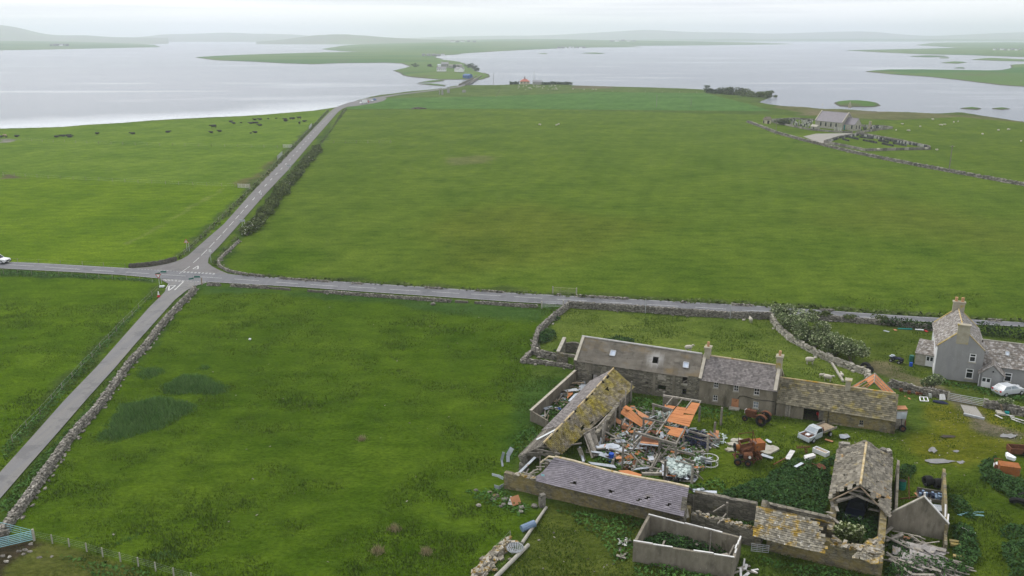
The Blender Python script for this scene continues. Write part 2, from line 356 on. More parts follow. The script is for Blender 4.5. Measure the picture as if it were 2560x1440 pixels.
# ================================================================ GROUND, WATER, ROADS
WZ = -.6
coast_px = [(-900, 352), (-300, 330), (0, 321), (80, 319), (150, 317), (210, 312), (300, 307), (360, 302), (450, 297), (520, 293), (600, 290), (660, 286), (700, 283), (770, 277), (820, 269), (850, 262), (880, 250), (905, 243), (935, 238),
    (960, 235), (1000, 230), (1060, 225), (1100, 221), (1118, 216), (1150, 213), (1172, 207), (1185, 200), (1192, 193), (1206, 193), (1200, 201), (1190, 207), (1180, 213), (1230, 213), (1290, 211), (1345, 210), (1430, 211), (1445, 214), (1550, 217),
    (1640, 219), (1720, 222), (1760, 224), (1850, 231), (1900, 234), (1935, 237), (1947, 243), (1925, 251), (1915, 256), (1940, 261), (1985, 266), (2030, 268), (2060, 272), (2100, 272), (2150, 275), (2200, 279), (2260, 279), (2330, 283), (2380, 280), (2420, 281), (2460, 287), (2490, 292),
    (2560, 303), (2700, 318), (3000, 340)]
coast = np.vstack([XY(coast_px, WZ), [(700, 250), (500, -120), (-500, -120), (-900, 300)]])
road_n_L = [(330, 671), (390, 666), (440, 655), (467, 642), (500, 612), (560, 560), (632, 479), (708, 399), (758, 348), (824, 280), (835, 271), (850, 264), (870, 257), (915, 246.5), (995, 235), (1060, 227.5), (1115, 220.5), (1140, 216.5), (1168, 209), (1186, 197), (1193, 191)]
road_n_R = [(607, 689.5), (572, 685), (537, 671), (519, 657), (522, 642), (547, 617), (597, 561), (658, 491), (724, 421), (766, 371), (844, 281), (856, 272), (873, 265), (893, 259), (925, 250.5), (1003, 236.5), (1068, 229), (1122, 222), (1148, 218), (1176, 210.5), (1194, 198), (1200, 191)]
lane_L = [(398, 697), (422, 710), (411, 731), (370, 772), (300, 851), (240, 919), (160, 1002), (91, 1080), (0, 1181), (-90, 1285), (-200, 1420)]
lane_R = [(520, 703.5), (497, 712), (468, 725), (437, 750), (390, 802), (340, 858), (287, 920), (215, 1000), (145, 1081), (70, 1166), (0, 1247), (-70, 1330), (-160, 1440)]
a_N = [(-500, 627), (-250, 639), (0, 654), (100, 658), (200, 663.5), (330, 671), (460, 679), (540, 684), (640, 690.5), (760, 698), (900, 707), (1100, 720), (1280, 732), (1430, 740), (1600, 748.7), (1760, 757.5), (1920, 766), (2080, 777), (2220, 787), (2355, 795), (2560, 806), (2800, 819), (3200, 841)]
a_S = [(-500, 642), (-250, 655), (0, 671), (100, 676), (200, 681), (300, 687), (392, 695.5), (520, 705), (640, 711.5), (760, 718.5), (900, 728.5), (1100, 742), (1280, 754.5), (1430, 763), (1600, 771.5), (1760, 779), (1920, 785), (2080, 792), (2180, 797), (2300, 804), (2560, 817), (2800, 830), (3200, 852)]
RP = dict(a=np.vstack([XY(a_N), XY(a_S)[::-1]]), n=np.vstack([XY(road_n_L), XY(road_n_R)[::-1]]), l=np.vstack([XY(lane_L), XY(lane_R)[::-1]]),
    lay=XY([(866, 264), (885, 258), (915, 249), (945, 243), (962, 243), (967, 246.5), (958, 252), (940, 257), (915, 261), (890, 265)]),
    kirk=XY([(2010, 340), (2040, 334), (2120, 333), (2150, 334), (2100, 340), (2066, 350), (2085, 362), (2060, 356), (2030, 350)]))
# field colours (albedo): polygon, colour
G_NEAR, G_BIG, G_STRIP, G_LEFT, G_YARD, G_GARD, G_MOSS = (.064, .113, .008), (.085, .134, .014), (.072, .148, .032), (.105, .170, .018), (.080, .119, .012), (.106, .147, .026), (.132, .138, .014)
zones = [
    ([(-600, 330), (0, 322), (600, 291), (850, 262), (560, 560), (440, 655), (330, 671), (-600, 640)], G_LEFT),
    ([(-600, 425), (0, 437), (300, 455), (560, 466), (640, 460), (560, 560), (440, 655), (330, 671), (-600, 640)], (.100, .165, .009)),
    ([(850, 275), (1280, 271), (2000, 290), (2700, 480), (2700, 815), (1600, 748), (600, 689), (525, 650)], G_BIG),
    ([(1000, 237), (1240, 226), (1490, 228), (1560, 229), (1760, 232), (1880, 262), (1930, 278), (1280, 272), (850, 272)], G_STRIP),
    ([(1060, 230), (1250, 222), (1250, 213), (1640, 221), (1800, 233), (1490, 230), (1230, 241), (960, 245)], (.085, .125, .03)),
    ([(1870, 290), (1950, 262), (2100, 274), (2340, 284), (2480, 290), (2700, 330), (2500, 305), (2240, 300), (2060, 292), (1930, 268)], (.115, .118, .048)),
    ([(1880, 307), (2020, 340), (2330, 378), (2700, 490), (2700, 320), (2400, 292), (2240, 300)], (.084, .13, .012)),
    ([(-700, 660), (390, 690), (420, 712), (240, 920), (-100, 1290), (-700, 1400)], (.072, .128, .007)),
    ([(490, 712), (1400, 770), (1330, 860), (1320, 1050), (1290, 1150), (1250, 1240), (1350, 1280), (1180, 1460), (-100, 1460), (0, 1300), (250, 980)], G_NEAR),
    ([(1250, 1460), (1360, 1260), (1660, 1310), (1580, 1400), (1840, 1450), (2200, 1460), (2000, 1600)], (.078, .102, .018)),
    ([(1410, 765), (1925, 790), (2170, 915), (2130, 965), (1950, 945), (1440, 850), (1330, 900)], G_GARD),
    ([(1930, 790), (2340, 820), (2560, 860), (2560, 980), (2330, 1000), (2150, 900)], (.076, .108, .017)),
    ([(1560, 990), (2240, 1090), (2560, 1010), (2600, 1460), (2210, 1460), (1900, 1270), (1720, 1230), (1480, 1120)], G_YARD),
    ([(-200, 1345), (90, 1350), (330, 1415), (400, 1460), (-200, 1460)], (.085, .098, .022)),
]
zones = [(XY(a), b) for a, b in zones]
moss = [(XY(a), c, w) for a, c, w in [
    ([(2350, 1030), (2460, 1010), (2560, 1085), (2560, 1130), (2420, 1180), (2300, 1150), (2330, 1090)], G_MOSS, 2.),
    ([(2150, 905), (2200, 905), (2330, 960), (2440, 1000), (2440, 1015), (2370, 1000), (2290, 965)], (.15, .135, .075), .7),
    ([(2385, 985), (2440, 1005), (2470, 1060), (2560, 1085), (2560, 1110), (2440, 1075), (2390, 1020)], (.135, .12, .085), .9),
    ([(1120, 395), (1200, 393), (1210, 408), (1130, 412)], (.125, .14, .045), 5.),
    ([(1060, 560), (1300, 520), (1650, 560), (1500, 640), (1150, 640)], (.092, .124, .014), 12.),
    ([(1900, 400), (2300, 430), (2500, 600), (2100, 560)], (.095, .128, .016), 16.),
    ([(640, 690), (800, 640), (700, 480), (620, 600)], (.062, .115, .006), 9.),
    ([(780, 380), (760, 372), (690, 440), (640, 466), (600, 462), (700, 395), (720, 372)], (.11, .10, .045), 2.5),
    ([(1900, 412), (1945, 388), (1990, 352), (1994, 352), (1948, 390), (1904, 414)], (.06, .11, .01), .7), ([(2000, 560), (2200, 600), (2500, 690), (2500, 693), (2195, 603), (2000, 563)], (.07, .12, .01), .5), ([(440, 600), (520, 560), (600, 480), (604, 480), (524, 562), (444, 602)], (.075, .14, .01), .5), ([(320, 610), (470, 520), (560, 470), (563, 471), (474, 523), (324, 612)], (.13, .18, .03), .5),
    ([(0, 436), (30, 436), (60, 445), (0, 447)], (.11, .09, .06), 1.5), ([(0, 348), (30, 350), (20, 356), (0, 356)], (.2, .19, .17), 1.5),
    ([(-60, 1362), (60, 1352), (115, 1365), (60, 1400), (0, 1440), (-60, 1440)], (.045, .034, .024), .8),
    ([(1440, 214), (1530, 216), (1545, 221), (1430, 221)], (.13, .11, .07), 5.),
    ([(2020, 276), (2180, 280), (2120, 290), (2010, 288)], (.15, .13, .075), 6.)]]
dark = [(XY(a), c, w) for a, c, w in [          # rank growth beside walls and verges
    ([(490, 712), (640, 718), (1000, 742), (1390, 768), (1350, 800), (1000, 765), (640, 735), (520, 735)], (.042, .088, .020), 2.),
    ([(1290, 1160), (1330, 1040), (1400, 950), (1300, 960), (1240, 1100)], (.040, .085, .015), 2.5),
    ([(0, 674), (392, 697), (398, 708), (300, 700), (0, 688)], (.045, .08, .022), .8), ([(395, 720), (240, 905), (0, 1170), (0, 1120), (200, 900), (370, 740)], (.058, .088, .022), 1.),
    ([(145, 1090), (300, 925), (470, 735), (490, 722), (430, 800), (240, 1020), (0, 1310), (0, 1255)], (.045, .085, .018), .8),
    ([(600, 691), (1280, 735), (1920, 769), (2560, 810), (2560, 800), (1920, 757), (1280, 724), (640, 683)], (.062, .09, .022), 1.2),
    ([(523, 655), (560, 620), (800, 340), (830, 300), (818, 345), (610, 590), (560, 660), (600, 687)], (.05, .085, .02), 1.2),
    ([(340, 668), (470, 636), (800, 305), (780, 310), (600, 485), (440, 650)], (.065, .095, .028), 1.)]]
def land_grid(polys, ox, oy, a0, a1, na, y0, y1, nr):
    an = np.tan(np.linspace(a0, a1, na)); yy = np.geomspace(y0 - oy, y1 - oy, nr) + oy
    Yg, An = np.meshgrid(yy, an, indexing='ij'); Xg = ox + An * (Yg - oy); return Xg, Yg
def grid_faces(nr, na, keep=None):
    i = np.arange(nr * na).reshape(nr, na); f = np.stack([i[:-1, :-1], i[:-1, 1:], i[1:, 1:], i[1:, :-1]], -1).reshape(-1, 4)
    if keep is not None: f = f[keep.ravel()[f].any(1)]
    return f
def set_col(me, name, c):
    a = me.attributes.new(name, 'FLOAT_COLOR', 'POINT'); a.data.foreach_set('color', np.hstack([c, np.ones((len(c), 1))]).astype(np.float32).ravel())
road_d = {}
def ground_h(x, y):
    d = np.full(np.shape(x), 1e9)
    for k, p in RP.items(): d = np.minimum(d, -sdist(p, x, y))
    near = sstep(260, 120, y)
    h = (fbm(x, y, 9., 3, 3) - .5) * .35 + (fbm(x, y, 2.2, 5, 3) - .5) * .24
    return np.where(d < .8, -.10, h * sstep(.8, 4., d) * (.25 + .75 * near) - .02), d
Xg, Yg = land_grid(None, 0, -30, -math.radians(46), math.radians(46), 640, 42, 1000, 620)
def ground_sheet():
    x, y = Xg.ravel(), Yg.ravel(); s = sdist(coast, x, y) + (fbm(x, y, 30., 2, 4) - .5) * 5 * sstep(150, 400, y)
    h, d = ground_h(x, y); h = np.where(s < 8, np.minimum(h, -2. + s * .30), h); h = np.where(s < 0, -2.2, h)
    c = np.tile(np.array([.07, .11, .018]), (len(x), 1)); jx = (fbm(x, y, 6., 21, 3) - .5) * 3; jy = (fbm(x, y, 6., 22, 3) - .5) * 3
    for p, col in zones:
        w = sstep(-.4, .4, sdist(p, x + jx * .3, y + jy * .3))[:, None]; c = c * (1 - w) + np.array(col) * w
    for p, col, wd in moss + dark:
        w = (sstep(-wd, wd * .6, sdist(p, x + jx, y + jy) + (fbm(x, y, 5 * wd, 31, 4) - .5) * 4 * wd))[:, None] * .9; c = c * (1 - w) + np.array(col) * w
    w = (sstep(14, 3, s) * sstep(200, 330, y))[:, None] * .7; c = c * (1 - w) + np.array([.075, .09, .035]) * w
    w = sstep(1.5, .3, s)[:, None] * .8; c = c * (1 - w) + np.array([.10, .09, .07]) * w
    me = mesh_np('ground', np.stack([x, y, h], 1), grid_faces(*Xg.shape, keep=(s > -25).reshape(Xg.shape)), M_ground); set_col(me, 'field', c)
    me.polygons.foreach_set('use_smooth', [True] * len(me.polygons))
    return tag(link('ground', me), 'rough green pasture of the farm and fields down to the lochs', kind='structure')
def m_ground():
    t = NT('pasture'); at = t.n('ShaderNodeAttribute', attribute_name='field'); base = at.outputs['Color']
    def mul(col, f, lo, hi): return t.mix(1., col, t.ramp(f, [(.30, lo), (.70, hi)]), 'MULTIPLY')
    c = mul(base, t.noise(.045, 5., None, .62), (.70, .79, .66), (1.26, 1.18, 1.25))
    c = mul(c, t.noise(.35, 5., t.map((.55, 1.2, 1)), .7), (.64, .72, .64), (1.34, 1.26, 1.38))
    c = mul(c, t.noise(2.6, 4., t.map((.7, 1.1, 1)), .7), (.60, .64, .56), (1.38, 1.34, 1.42))
    c = t.mix(t.ramp(t.noise(1.1, 6., None, .8), [(.66, (0, 0, 0)), (.76, (.55, .55, .55))]), c, (.20, .19, .095))     # dead stems
    c = t.mix(t.ramp(t.noise(.16, 6., None, .75), [(.60, (0, 0, 0)), (.72, (.6, .6, .6))]), c, (.042, .085, .014))
    wv = t.n('ShaderNodeTexWave', wave_type='BANDS', Scale=.055, Distortion=3.5, Detail=2); t.l(t.map((1, .35, 1), (0, 0, .6)), wv.inputs['Vector'])
    c = mul(c, wv.outputs['Fac'], (.975, .98, .975), (1.025, 1.02, 1.025))
    t.bump(t.math('ADD', t.noise(1.6, 5., None, .75), t.math('MULTIPLY', t.noise(7., 3.), .5)), .9, .35)
    return t.done(c, .95, .0)
M_ground = m_ground()
ground_sheet()
# --- ground behind and beside the camera, so the place goes on
ob = MB(); ob.add([(-5000, -3000, -2.6), (5000, -3000, -2.6), (5000, 300, -2.6), (-5000, 300, -2.6)], [(0, 1, 2, 3)])
M['pasture_plain'] = mat('pasture_plain', (.055, .10, .014), (.085, .125, .02), .02)
ob2 = MB()
for x0, x1, y0, y1 in ((-480, 480, -110, 41.9),): ob2.add([(x0, y0, -.3), (x1, y0, -.3), (x1, y1, -.3), (x0, y1, -.3)], [(0, 1, 2, 3)])
ob2.build('ground_beyond_frame', M['pasture_plain'], kind='structure')
# --- water
def water():
    a = np.tan(np.linspace(-1.1, 1.1, 260)); yy = np.geomspace(230, 15300, 240); Y, A = np.meshgrid(yy, a, indexing='ij'); X = A * Y
    x, y = X.ravel(), Y.ravel(); s = -sdist(coast, x, y)
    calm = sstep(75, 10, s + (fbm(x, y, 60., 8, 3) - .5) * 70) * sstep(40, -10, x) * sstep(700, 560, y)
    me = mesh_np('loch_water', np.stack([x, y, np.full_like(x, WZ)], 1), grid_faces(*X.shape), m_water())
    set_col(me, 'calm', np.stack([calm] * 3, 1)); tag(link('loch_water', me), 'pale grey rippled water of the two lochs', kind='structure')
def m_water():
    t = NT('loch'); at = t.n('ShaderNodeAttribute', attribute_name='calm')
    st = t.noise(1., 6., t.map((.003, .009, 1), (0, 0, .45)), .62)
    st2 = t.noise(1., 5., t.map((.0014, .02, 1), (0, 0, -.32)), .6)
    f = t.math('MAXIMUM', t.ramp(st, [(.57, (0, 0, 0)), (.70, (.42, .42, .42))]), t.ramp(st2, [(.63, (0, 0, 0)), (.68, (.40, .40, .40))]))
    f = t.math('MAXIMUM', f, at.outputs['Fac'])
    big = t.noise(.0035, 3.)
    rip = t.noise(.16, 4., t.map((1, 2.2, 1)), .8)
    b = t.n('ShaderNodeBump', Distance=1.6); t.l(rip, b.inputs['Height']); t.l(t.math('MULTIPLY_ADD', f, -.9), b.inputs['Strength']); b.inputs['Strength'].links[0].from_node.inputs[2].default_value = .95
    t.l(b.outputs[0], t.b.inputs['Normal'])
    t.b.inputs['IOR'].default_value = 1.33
    col = t.mix(t.ramp(big, [(.35, (0, 0, 0)), (.65, (1, 1, 1))]), (.15, .17, .21), (.19, .21, .25)); col = t.mix(f, col, (.46, .48, .52))  # bright sky reflection on calm bands and wind streaks is painted into the base colour
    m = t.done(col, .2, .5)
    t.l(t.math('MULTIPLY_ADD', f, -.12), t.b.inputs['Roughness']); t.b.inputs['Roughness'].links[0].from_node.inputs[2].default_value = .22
    return m
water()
# --- roads
def m_road(name, c1, c2, c3, rot):
    t = NT(name); c = t.ramp(t.noise(.5, 5.), [(.3, c1), (.7, c2)])
    c = t.mix(t.ramp(t.noise(1., 3., t.map((.9, .05, 1), (0, 0, rot)), .5), [(.42, (0, 0, 0)), (.62, (.55, .55, .55))]), c, c3)
    c = t.mix(t.ramp(t.noise(9., 3.), [(.4, (0, 0, 0)), (.7, (.3, .3, .3))]), c, tuple(1.4 * v for v in c2))
    c = t.mix(t.ramp(t.noise(.22, 4., t.map((1, 1, 1)), .7), [(.56, (0, 0, 0)), (.60, (.5, .5, .5))]), c, tuple(.72 * v for v in c1)); t.bump(t.noise(30., 2.), .15); return t.done(c, .8, .25)
M['asphalt'] = m_road('asphalt', (.105, .108, .118), (.13, .132, .142), (.155, .155, .165), 1.65)
M['asphalt_north'] = m_road('asphalt_north', (.125, .122, .122), (.15, .145, .145), (.125, .11, .105), -.33)
M['asphalt_lane'] = m_road('asphalt_lane', (.135, .135, .14), (.165, .163, .165), (.20, .188, .165), -.60)
M['gravel'] = mat('gravel', (.24, .225, .20), (.31, .295, .265), .3, bump=.2)
def ribbon(name, L, Rr, z, m, label):
    # resampled smoothly between the two kerb lines
    def rs(pts, n):
        p = XY(pts); d = np.r_[0, np.cumsum(np.hypot(*np.diff(p, axis=0).T))]; u = np.linspace(0, d[-1], n); return np.stack([np.interp(u, d, p[:, 0]), np.interp(u, d, p[:, 1])], 1)
    n = 240; a, b = rs(L, n), rs(Rr, n)
    V = np.vstack([np.c_[a, np.full(n, z)], np.c_[b, np.full(n, z)]]); f = np.array([(i, i + n, i + 1 + n, i + 1) for i in range(n - 1)])
    return tag(link(name, mesh_np(name, V, f, m)), label, kind='structure')
ribbon('main_road', a_N, a_S, .034, M['asphalt'], 'grey two lane tarmac road crossing the picture')
ribbon('lane', lane_L, lane_R, .030, M['asphalt_lane'], 'narrow single track lane')
ribbon('north_road', road_n_L, road_n_R, .026, M['asphalt_north'], 'tarmac side road running away to the lochs')
def flat(name, pts, z, m, label, kind='structure'):
    p = [P(a, b, z) for a, b in pts]; return tag(MB().add(p, [tuple(range(len(p)))[::-1] if sum((p[i].x * p[(i + 1) % len(p)].y - p[(i + 1) % len(p)].x * p[i].y) for i in range(len(p))) < 0 else tuple(range(len(p)))]).build(name, m), label, kind=kind)
flat('lay_by', [(862, 267), (885, 257), (915, 248.5), (945, 243), (962, 243), (967, 246.5), (958, 252), (940, 257), (915, 261), (890, 265)], .022, M['asphalt_north'], 'parking lay-by beside the side road')
flat('kirk_yard_gravel', [(2008, 341), (2040, 334), (2120, 333), (2150, 334), (2100, 340), (2066, 350), (2085, 362), (2050, 357), (2030, 350)], .03, M['gravel'], 'gravel parking area by the church')
# --- painted markings
lines = MB()
def dash(p, q, w, z=.046):
    w *= .72
    a, b = P(*p, z), P(*q, z); d = (b - a).normalized(); n = Vector((-d.y, d.x, 0)) * w / 2
    lines.add([a - n, b - n, b + n, a + n], [(0, 1, 2, 3)])
for p, q in [((12, 661), (85, 665)), ((112, 667), (199, 673)), ((229, 675), (285, 678.5)), ((314, 680), (373, 684)), ((404, 686), (465, 690)), ((494, 691.5), (555, 695.5)), ((586, 697.5), (648, 701.7)), ((690, 705), (745, 709)),
             ((776, 711), (844, 715.5)), ((873, 716.5), (940, 720.5)), ((974, 723), (1050, 727.5)), ((1080, 729), (1148, 733.5)), ((1178, 735), (1252, 739.5)), ((1285, 741.2), (1356, 745.5)), ((1394, 748), (1467, 752)), ((1505, 754.5), (1580, 758.5)),
             ((1618, 761), (1697, 765.5)), ((1737, 767.8), (1815, 772.5)), ((1856, 775.3), (1935, 779)), ((1977, 782), (2040, 785.3)), ((2150, 792), (2200, 794.5))]: dash(p, q, .17)
def edge(pts, w, ins):
    for a, b in zip(pts[:-1], pts[1:]): dash((a[0], a[1] + ins), (b[0], b[1] + ins), w)
edge([p for p in a_N if -500 <= p[0] <= 330], .14, .9); edge([p for p in a_N if p[0] >= 640], .14, 1.0)
edge([p for p in a_S if p[0] <= 392], .14, -.9); edge([p for p in a_S if p[0] >= 520], .14, -1.)
north_c = [((448, 684), (475, 665.5)), ((483, 657), (498, 644)), ((503, 638.5), (518, 624)), ((523, 619), (536, 605)), ((541, 600), (553, 587.5)), ((557, 583), (568, 570.5)), ((573, 565), (584, 553)), ((588, 548), (598, 537.5)), ((601, 534), (609.5, 524.5))]
for p, q in north_c: dash(p, q, .17)
for i in range(26):                                   # short dashes up the side road
    f0, f1 = i / 26., (i + .34) / 26.
    cl = XY([(613, 520), (622, 511), (637, 494), (655, 473), (670, 457), (685, 441), (699, 427), (720, 404), (745, 376), (790, 324), (832, 281)])
    dd = np.r_[0, np.cumsum(np.hypot(*np.diff(cl, axis=0).T))]
    a = [np.interp(f0 * dd[-1], dd, cl[:, k]) for k in (0, 1)]; b = [np.interp(f1 * dd[-1], dd, cl[:, k]) for k in (0, 1)]
    a, b = Vector((*a, .04)), Vector((*b, .04)); n = Vector((-(b - a).y, (b - a).x, 0)).normalized() * .10
    lines.add([a - n, b - n, b + n, a + n], [(0, 1, 2, 3)])
for i in range(9): t0 = i / 9.; dash((459.5 + 82 * t0, 678.8 + 5 * t0), (459.5 + 82 * (t0 + .065), 678.8 + 5 * (t0 + .065)), .3); dash((458 + 82 * t0, 680.6 + 5 * t0), (458 + 82 * (t0 + .065), 680.6 + 5 * (t0 + .065)), .3)
for i in range(14): t0 = i / 14.; dash((345 + 112 * t0, 672.5 + 6.3 * t0), (345 + 112 * (t0 + .035), 672.5 + 6.3 * (t0 + .035)), .17)
for i in range(6): t0 = i / 6.; dash((409 + 55 * t0, 698.4 + 3.3 * t0), (409 + 55 * (t0 + .11), 698.4 + 3.3 * (t0 + .11)), .3); dash((412 + 50 * t0, 701 + 3. * t0), (412 + 50 * (t0 + .11), 701 + 3. * (t0 + .11)), .3)
for i in range(6): t0 = i / 6.; dash((466 + 54 * t0, 701.9 + 3.7 * t0), (466 + 54 * (t0 + .09), 701.9 + 3.7 * (t0 + .09)), .17)
dash((459, 703.5), (436.5, 725), .30); dash((497, 711.5), (521, 704.5), .13); dash((421.5, 710), (414, 723), .12)
for tri, w in (([(439, 713.5), (423, 714.5), (421.5, 727)], .34), ([(495.2, 664.5), (482, 672), (495, 672.3)], .26)):
    for k in range(3): dash(tri[k], tri[(k + 1) % 3], w)
tag(lines.build('road_markings', M['line']), 'white painted lines and give way triangles on the tarmac', kind='structure')
# --- far land, islands and hills
def m_far():
    t = NT('far_green'); vo = t.n('ShaderNodeTexVoronoi', feature='F1', Scale=1.); t.l(t.map((.0045, .006, 0), (0, 0, .5)), vo.inputs['Vector']); sp = t.n('ShaderNodeSeparateColor'); t.l(vo.outputs['Color'], sp.inputs[0])
    c = t.mix(t.ramp(sp.outputs[0], [(0, (0, 0, 0)), (1, (1, 1, 1))]), (.05, .125, .03), (.105, .16, .04)); c = t.mix(t.ramp(t.noise(.012, 6.), [(.58, (0, 0, 0)), (.68, (.7, .7, .7))]), c, (.10, .09, .05))
    z = t.n('ShaderNodeSeparateXYZ'); t.l(t.pos, z.inputs[0]); c = t.mix(t.ramp(t.math('ADD', z.outputs[2], t.math('MULTIPLY', t.noise(.05, 4.), .8)), [(.05, (1, 1, 1)), (.55, (0, 0, 0))]), c, (.075, .07, .05))
    return t.done(c, .95, 0.)
M['far_green'] = m_far()
M['far_hill'] = mat('far_hill', (.075, .10, .045), (.10, .115, .05), .0016, spots=[((.08, .13, .035), .004, .55, .03)])
M['shore'] = mat('shore', (.09, .085, .065), (.15, .14, .11), .05)
def far_land(name, px, rise, slope, label, n=110, m='far_green', wob=8.):
    p = XY(px, WZ); x0, y0 = p.min(0) - 20; x1, y1 = p.max(0) + 20
    # finer near the viewer's side, even across
    yy = np.geomspace(y0, y1, n); xx = np.linspace(x0, x1, n * 2); Y, X = np.meshgrid(yy, xx, indexing='ij'); x, y = X.ravel(), Y.ravel()
    s = sdist(p, x, y); sc = max(20., (x1 - x0) / 25); s = s + (fbm(x, y, sc, 4, 4) - .5) * min(wob, sc * .3)
    h = WZ + np.where(s > 0, np.minimum(.3 + s * .12, 1.2) + rise * (1 - np.exp(-np.maximum(s, 0) * slope / max(rise, .01))) * (.6 + .8 * fbm(x, y, max(120, (x1 - x0) / 4), 9, 3)), np.maximum(s * .2, -2.))
    k = (s > -((x1 - x0) / n / 2 + 10)).reshape(X.shape)
    me = mesh_np(name, np.stack([x, y, h], 1), grid_faces(*X.shape, keep=k), M[m]); me.polygons.foreach_set('use_smooth', [True] * len(me.polygons))
    return tag(link(name, me), label, kind='structure')
far_land('peninsula', [(490, 144), (540, 151), (620, 154), (700, 158), (780, 161), (860, 158), (960, 157), (1005, 159), (1027, 166), (1008, 171), (985, 177), (1000, 184), (1015, 191), (1060, 196), (1100, 199), (1150, 199), (1178, 198), (1200, 200), (1216, 197), (1224, 190), (1214, 184), (1190, 178), (1172, 164), (1150, 155), (1110, 150), (1088, 143), (1095, 139), (1150, 136), (1150, 131), (1000, 129), (800, 132), (700, 135), (600, 138), (530, 141)], 3.5, .02, 'long low green peninsula between the two lochs', 170)
far_land('spit', [(1046, 207), (1070, 203), (1110, 200.5), (1110, 202.5), (1080, 206)], .2, .02, 'narrow grassy spit', 40, wob=2)
far_land('spit', [(1040, 209.5), (1090, 210.5), (1112, 213.5), (1112, 216), (1060, 211.5)], .2, .02, 'narrow weedy spit below the causeway', 40, wob=2)
far_land('farmland', [(802, 123), (850, 128), (1000, 133), (1100, 138), (1200, 131), (1300, 125.5), (1400, 121), (1500, 118.5), (1607, 118), (1560, 115), (1700, 114), (1850, 112.5), (1985, 110.5), (1900, 107), (1500, 103), (1200, 100), (1000, 103), (860, 114)], 26, .03, 'gently rising green farmland beyond the peninsula', 130)
far_land('far_shore', [(-400, 131), (0, 126), (120, 124), (250, 121), (400, 118), (385, 112), (300, 106), (100, 100), (-400, 100)], 35, .03, 'green farmland on the far left shore', 100)
far_land('headland', [(2160, 179), (2230, 186), (2330, 193), (2420, 203), (2500, 213), (2560, 217), (2720, 225), (2720, 165), (2560, 161), (2525, 163), (2530, 170), (2500, 177), (2460, 178), (2300, 175.5), (2210, 175.5)], 4, .03, 'green headland on the right of the loch', 120)
far_land('headland', [(2115, 126.5), (2200, 131), (2300, 135.5), (2420, 138), (2560, 143), (2750, 146), (2750, 118), (2560, 119), (2400, 120), (2250, 123.5)], 6, .02, 'second headland with farms further back on the right', 100)
far_land('headland', [(2290, 113), (2400, 120), (2700, 121), (2700, 108), (2500, 107), (2330, 107)], 8, .02, 'hazy far green shore at right', 70)
for px, rise, lab in [([(2085, 258), (2097, 254.5), (2150, 254.5), (2193, 258), (2198, 264), (2188, 267.5), (2130, 267.5), (2098, 266)], .7, 'small flat green island just behind the church'), ([(2402, 271.5), (2425, 269.5), (2452, 272), (2440, 274.5)], .4, 'tiny grassy islet at far right of the church'),
        ([(2478, 272), (2500, 270.5), (2526, 272.5), (2505, 275)], .4, 'tiny grassy islet near the right edge'), ([(2352, 157.5), (2380, 155), (2418, 156.5), (2395, 159.5)], .7, 'low dark islet nearest the headland'), ([(2275, 141.5), (2310, 140), (2370, 141), (2330, 143.5)], .8, 'long low islet off the second headland'),
        ([(2348, 144.5), (2372, 143.7), (2372, 146), (2350, 146.2)], .5, 'small islet beside the long low islet'), ([(2385, 170.5), (2410, 169), (2412, 171.5)], .4, 'thin reef beside the headland'), ([(2426, 149.5), (2470, 146), (2560, 150), (2700, 152), (2700, 155), (2560, 154), (2500, 152.5)], .8, 'long thin islet strip at the right edge'),
        ([(1455, 133.5), (1490, 132.3), (1512, 134), (1490, 135)], .6, 'small dark reef in the middle of the loch'), ([(1345, 134.5), (1368, 133.8), (1366, 135.6)], .6, 'small reef left of the middle reef'),
        ([(985, 177.5), (1005, 174.5), (1020, 178), (1012, 182)], .2, 'weedy rocks off the peninsula shore')]:
    far_land('islet', px, rise, .1, lab, 34, wob=3)
def hill(name, prof, D, label, depth=.25, m='far_hill'):
    xs = np.array([a for a, b in prof], float); ys = np.array([b for a, b in prof], float); n = 160
    u = np.linspace(xs[0], xs[-1], n); v = np.interp(u, xs, ys); v = v + (fbm(u, u * 0, 70., 3, 4) - .5) * 3.
    v = np.convolve(np.pad(v, 3, 'edge'), np.ones(7) / 7, 'valid'); rows = []
    pts = [PD(a, b, D) for a, b in zip(u, v)]
    for t in np.linspace(0, 1, 14):
        e = math.sin(t * math.pi / 2) ** 1.3; y = D * (1 - depth * (1 - t))
        rows.append([(q.x * y / D, y, -2 + (max(q.z, 1) + 2) * e) for q in pts])
    for t in (.3, 1.): rows.append([(q.x * (1 + .12 * t), D * (1 + .12 * t), -2 + (max(q.z, 1) + 2) * (1 - t)) for q in pts])
    V = np.array(rows).reshape(-1, 3); me = mesh_np(name, V, grid_faces(len(rows), n), M[m]); me.polygons.foreach_set('use_smooth', [True] * len(me.polygons))
    return tag(link(name, me), label, kind='structure')
hill('hill', [(-1000, 96), (-700, 84), (-400, 70), (-60, 62), (0, 61), (60, 71), (110, 86), (160, 89), (215, 87), (260, 92), (420, 94)], 6500, 'pale hazy rounded hill at the left edge')
hill('hill', [(280, 97), (360, 91), (400, 86), (480, 84), (560, 82), (640, 84), (720, 86), (830, 94)], 8800, 'low hazy hill line behind the left loch')
hill('hill', [(640, 104), (690, 101), (740, 95), (790, 88), (830, 86), (870, 86), (920, 90), (980, 95), (1060, 98), (1150, 101)], 5600, 'hazy green hill behind the peninsula', .16)
hill('hill', [(950, 97), (1150, 91), (1250, 88), (1350, 89), (1450, 84), (1540, 78), (1620, 74), (1700, 79), (1850, 82), (1950, 84), (2050, 80), (2170, 78), (2260, 87), (2350, 90), (2450, 84), (2560, 80), (2650, 79), (2900, 86)], 10500, 'long pale hill ridge on the right horizon')
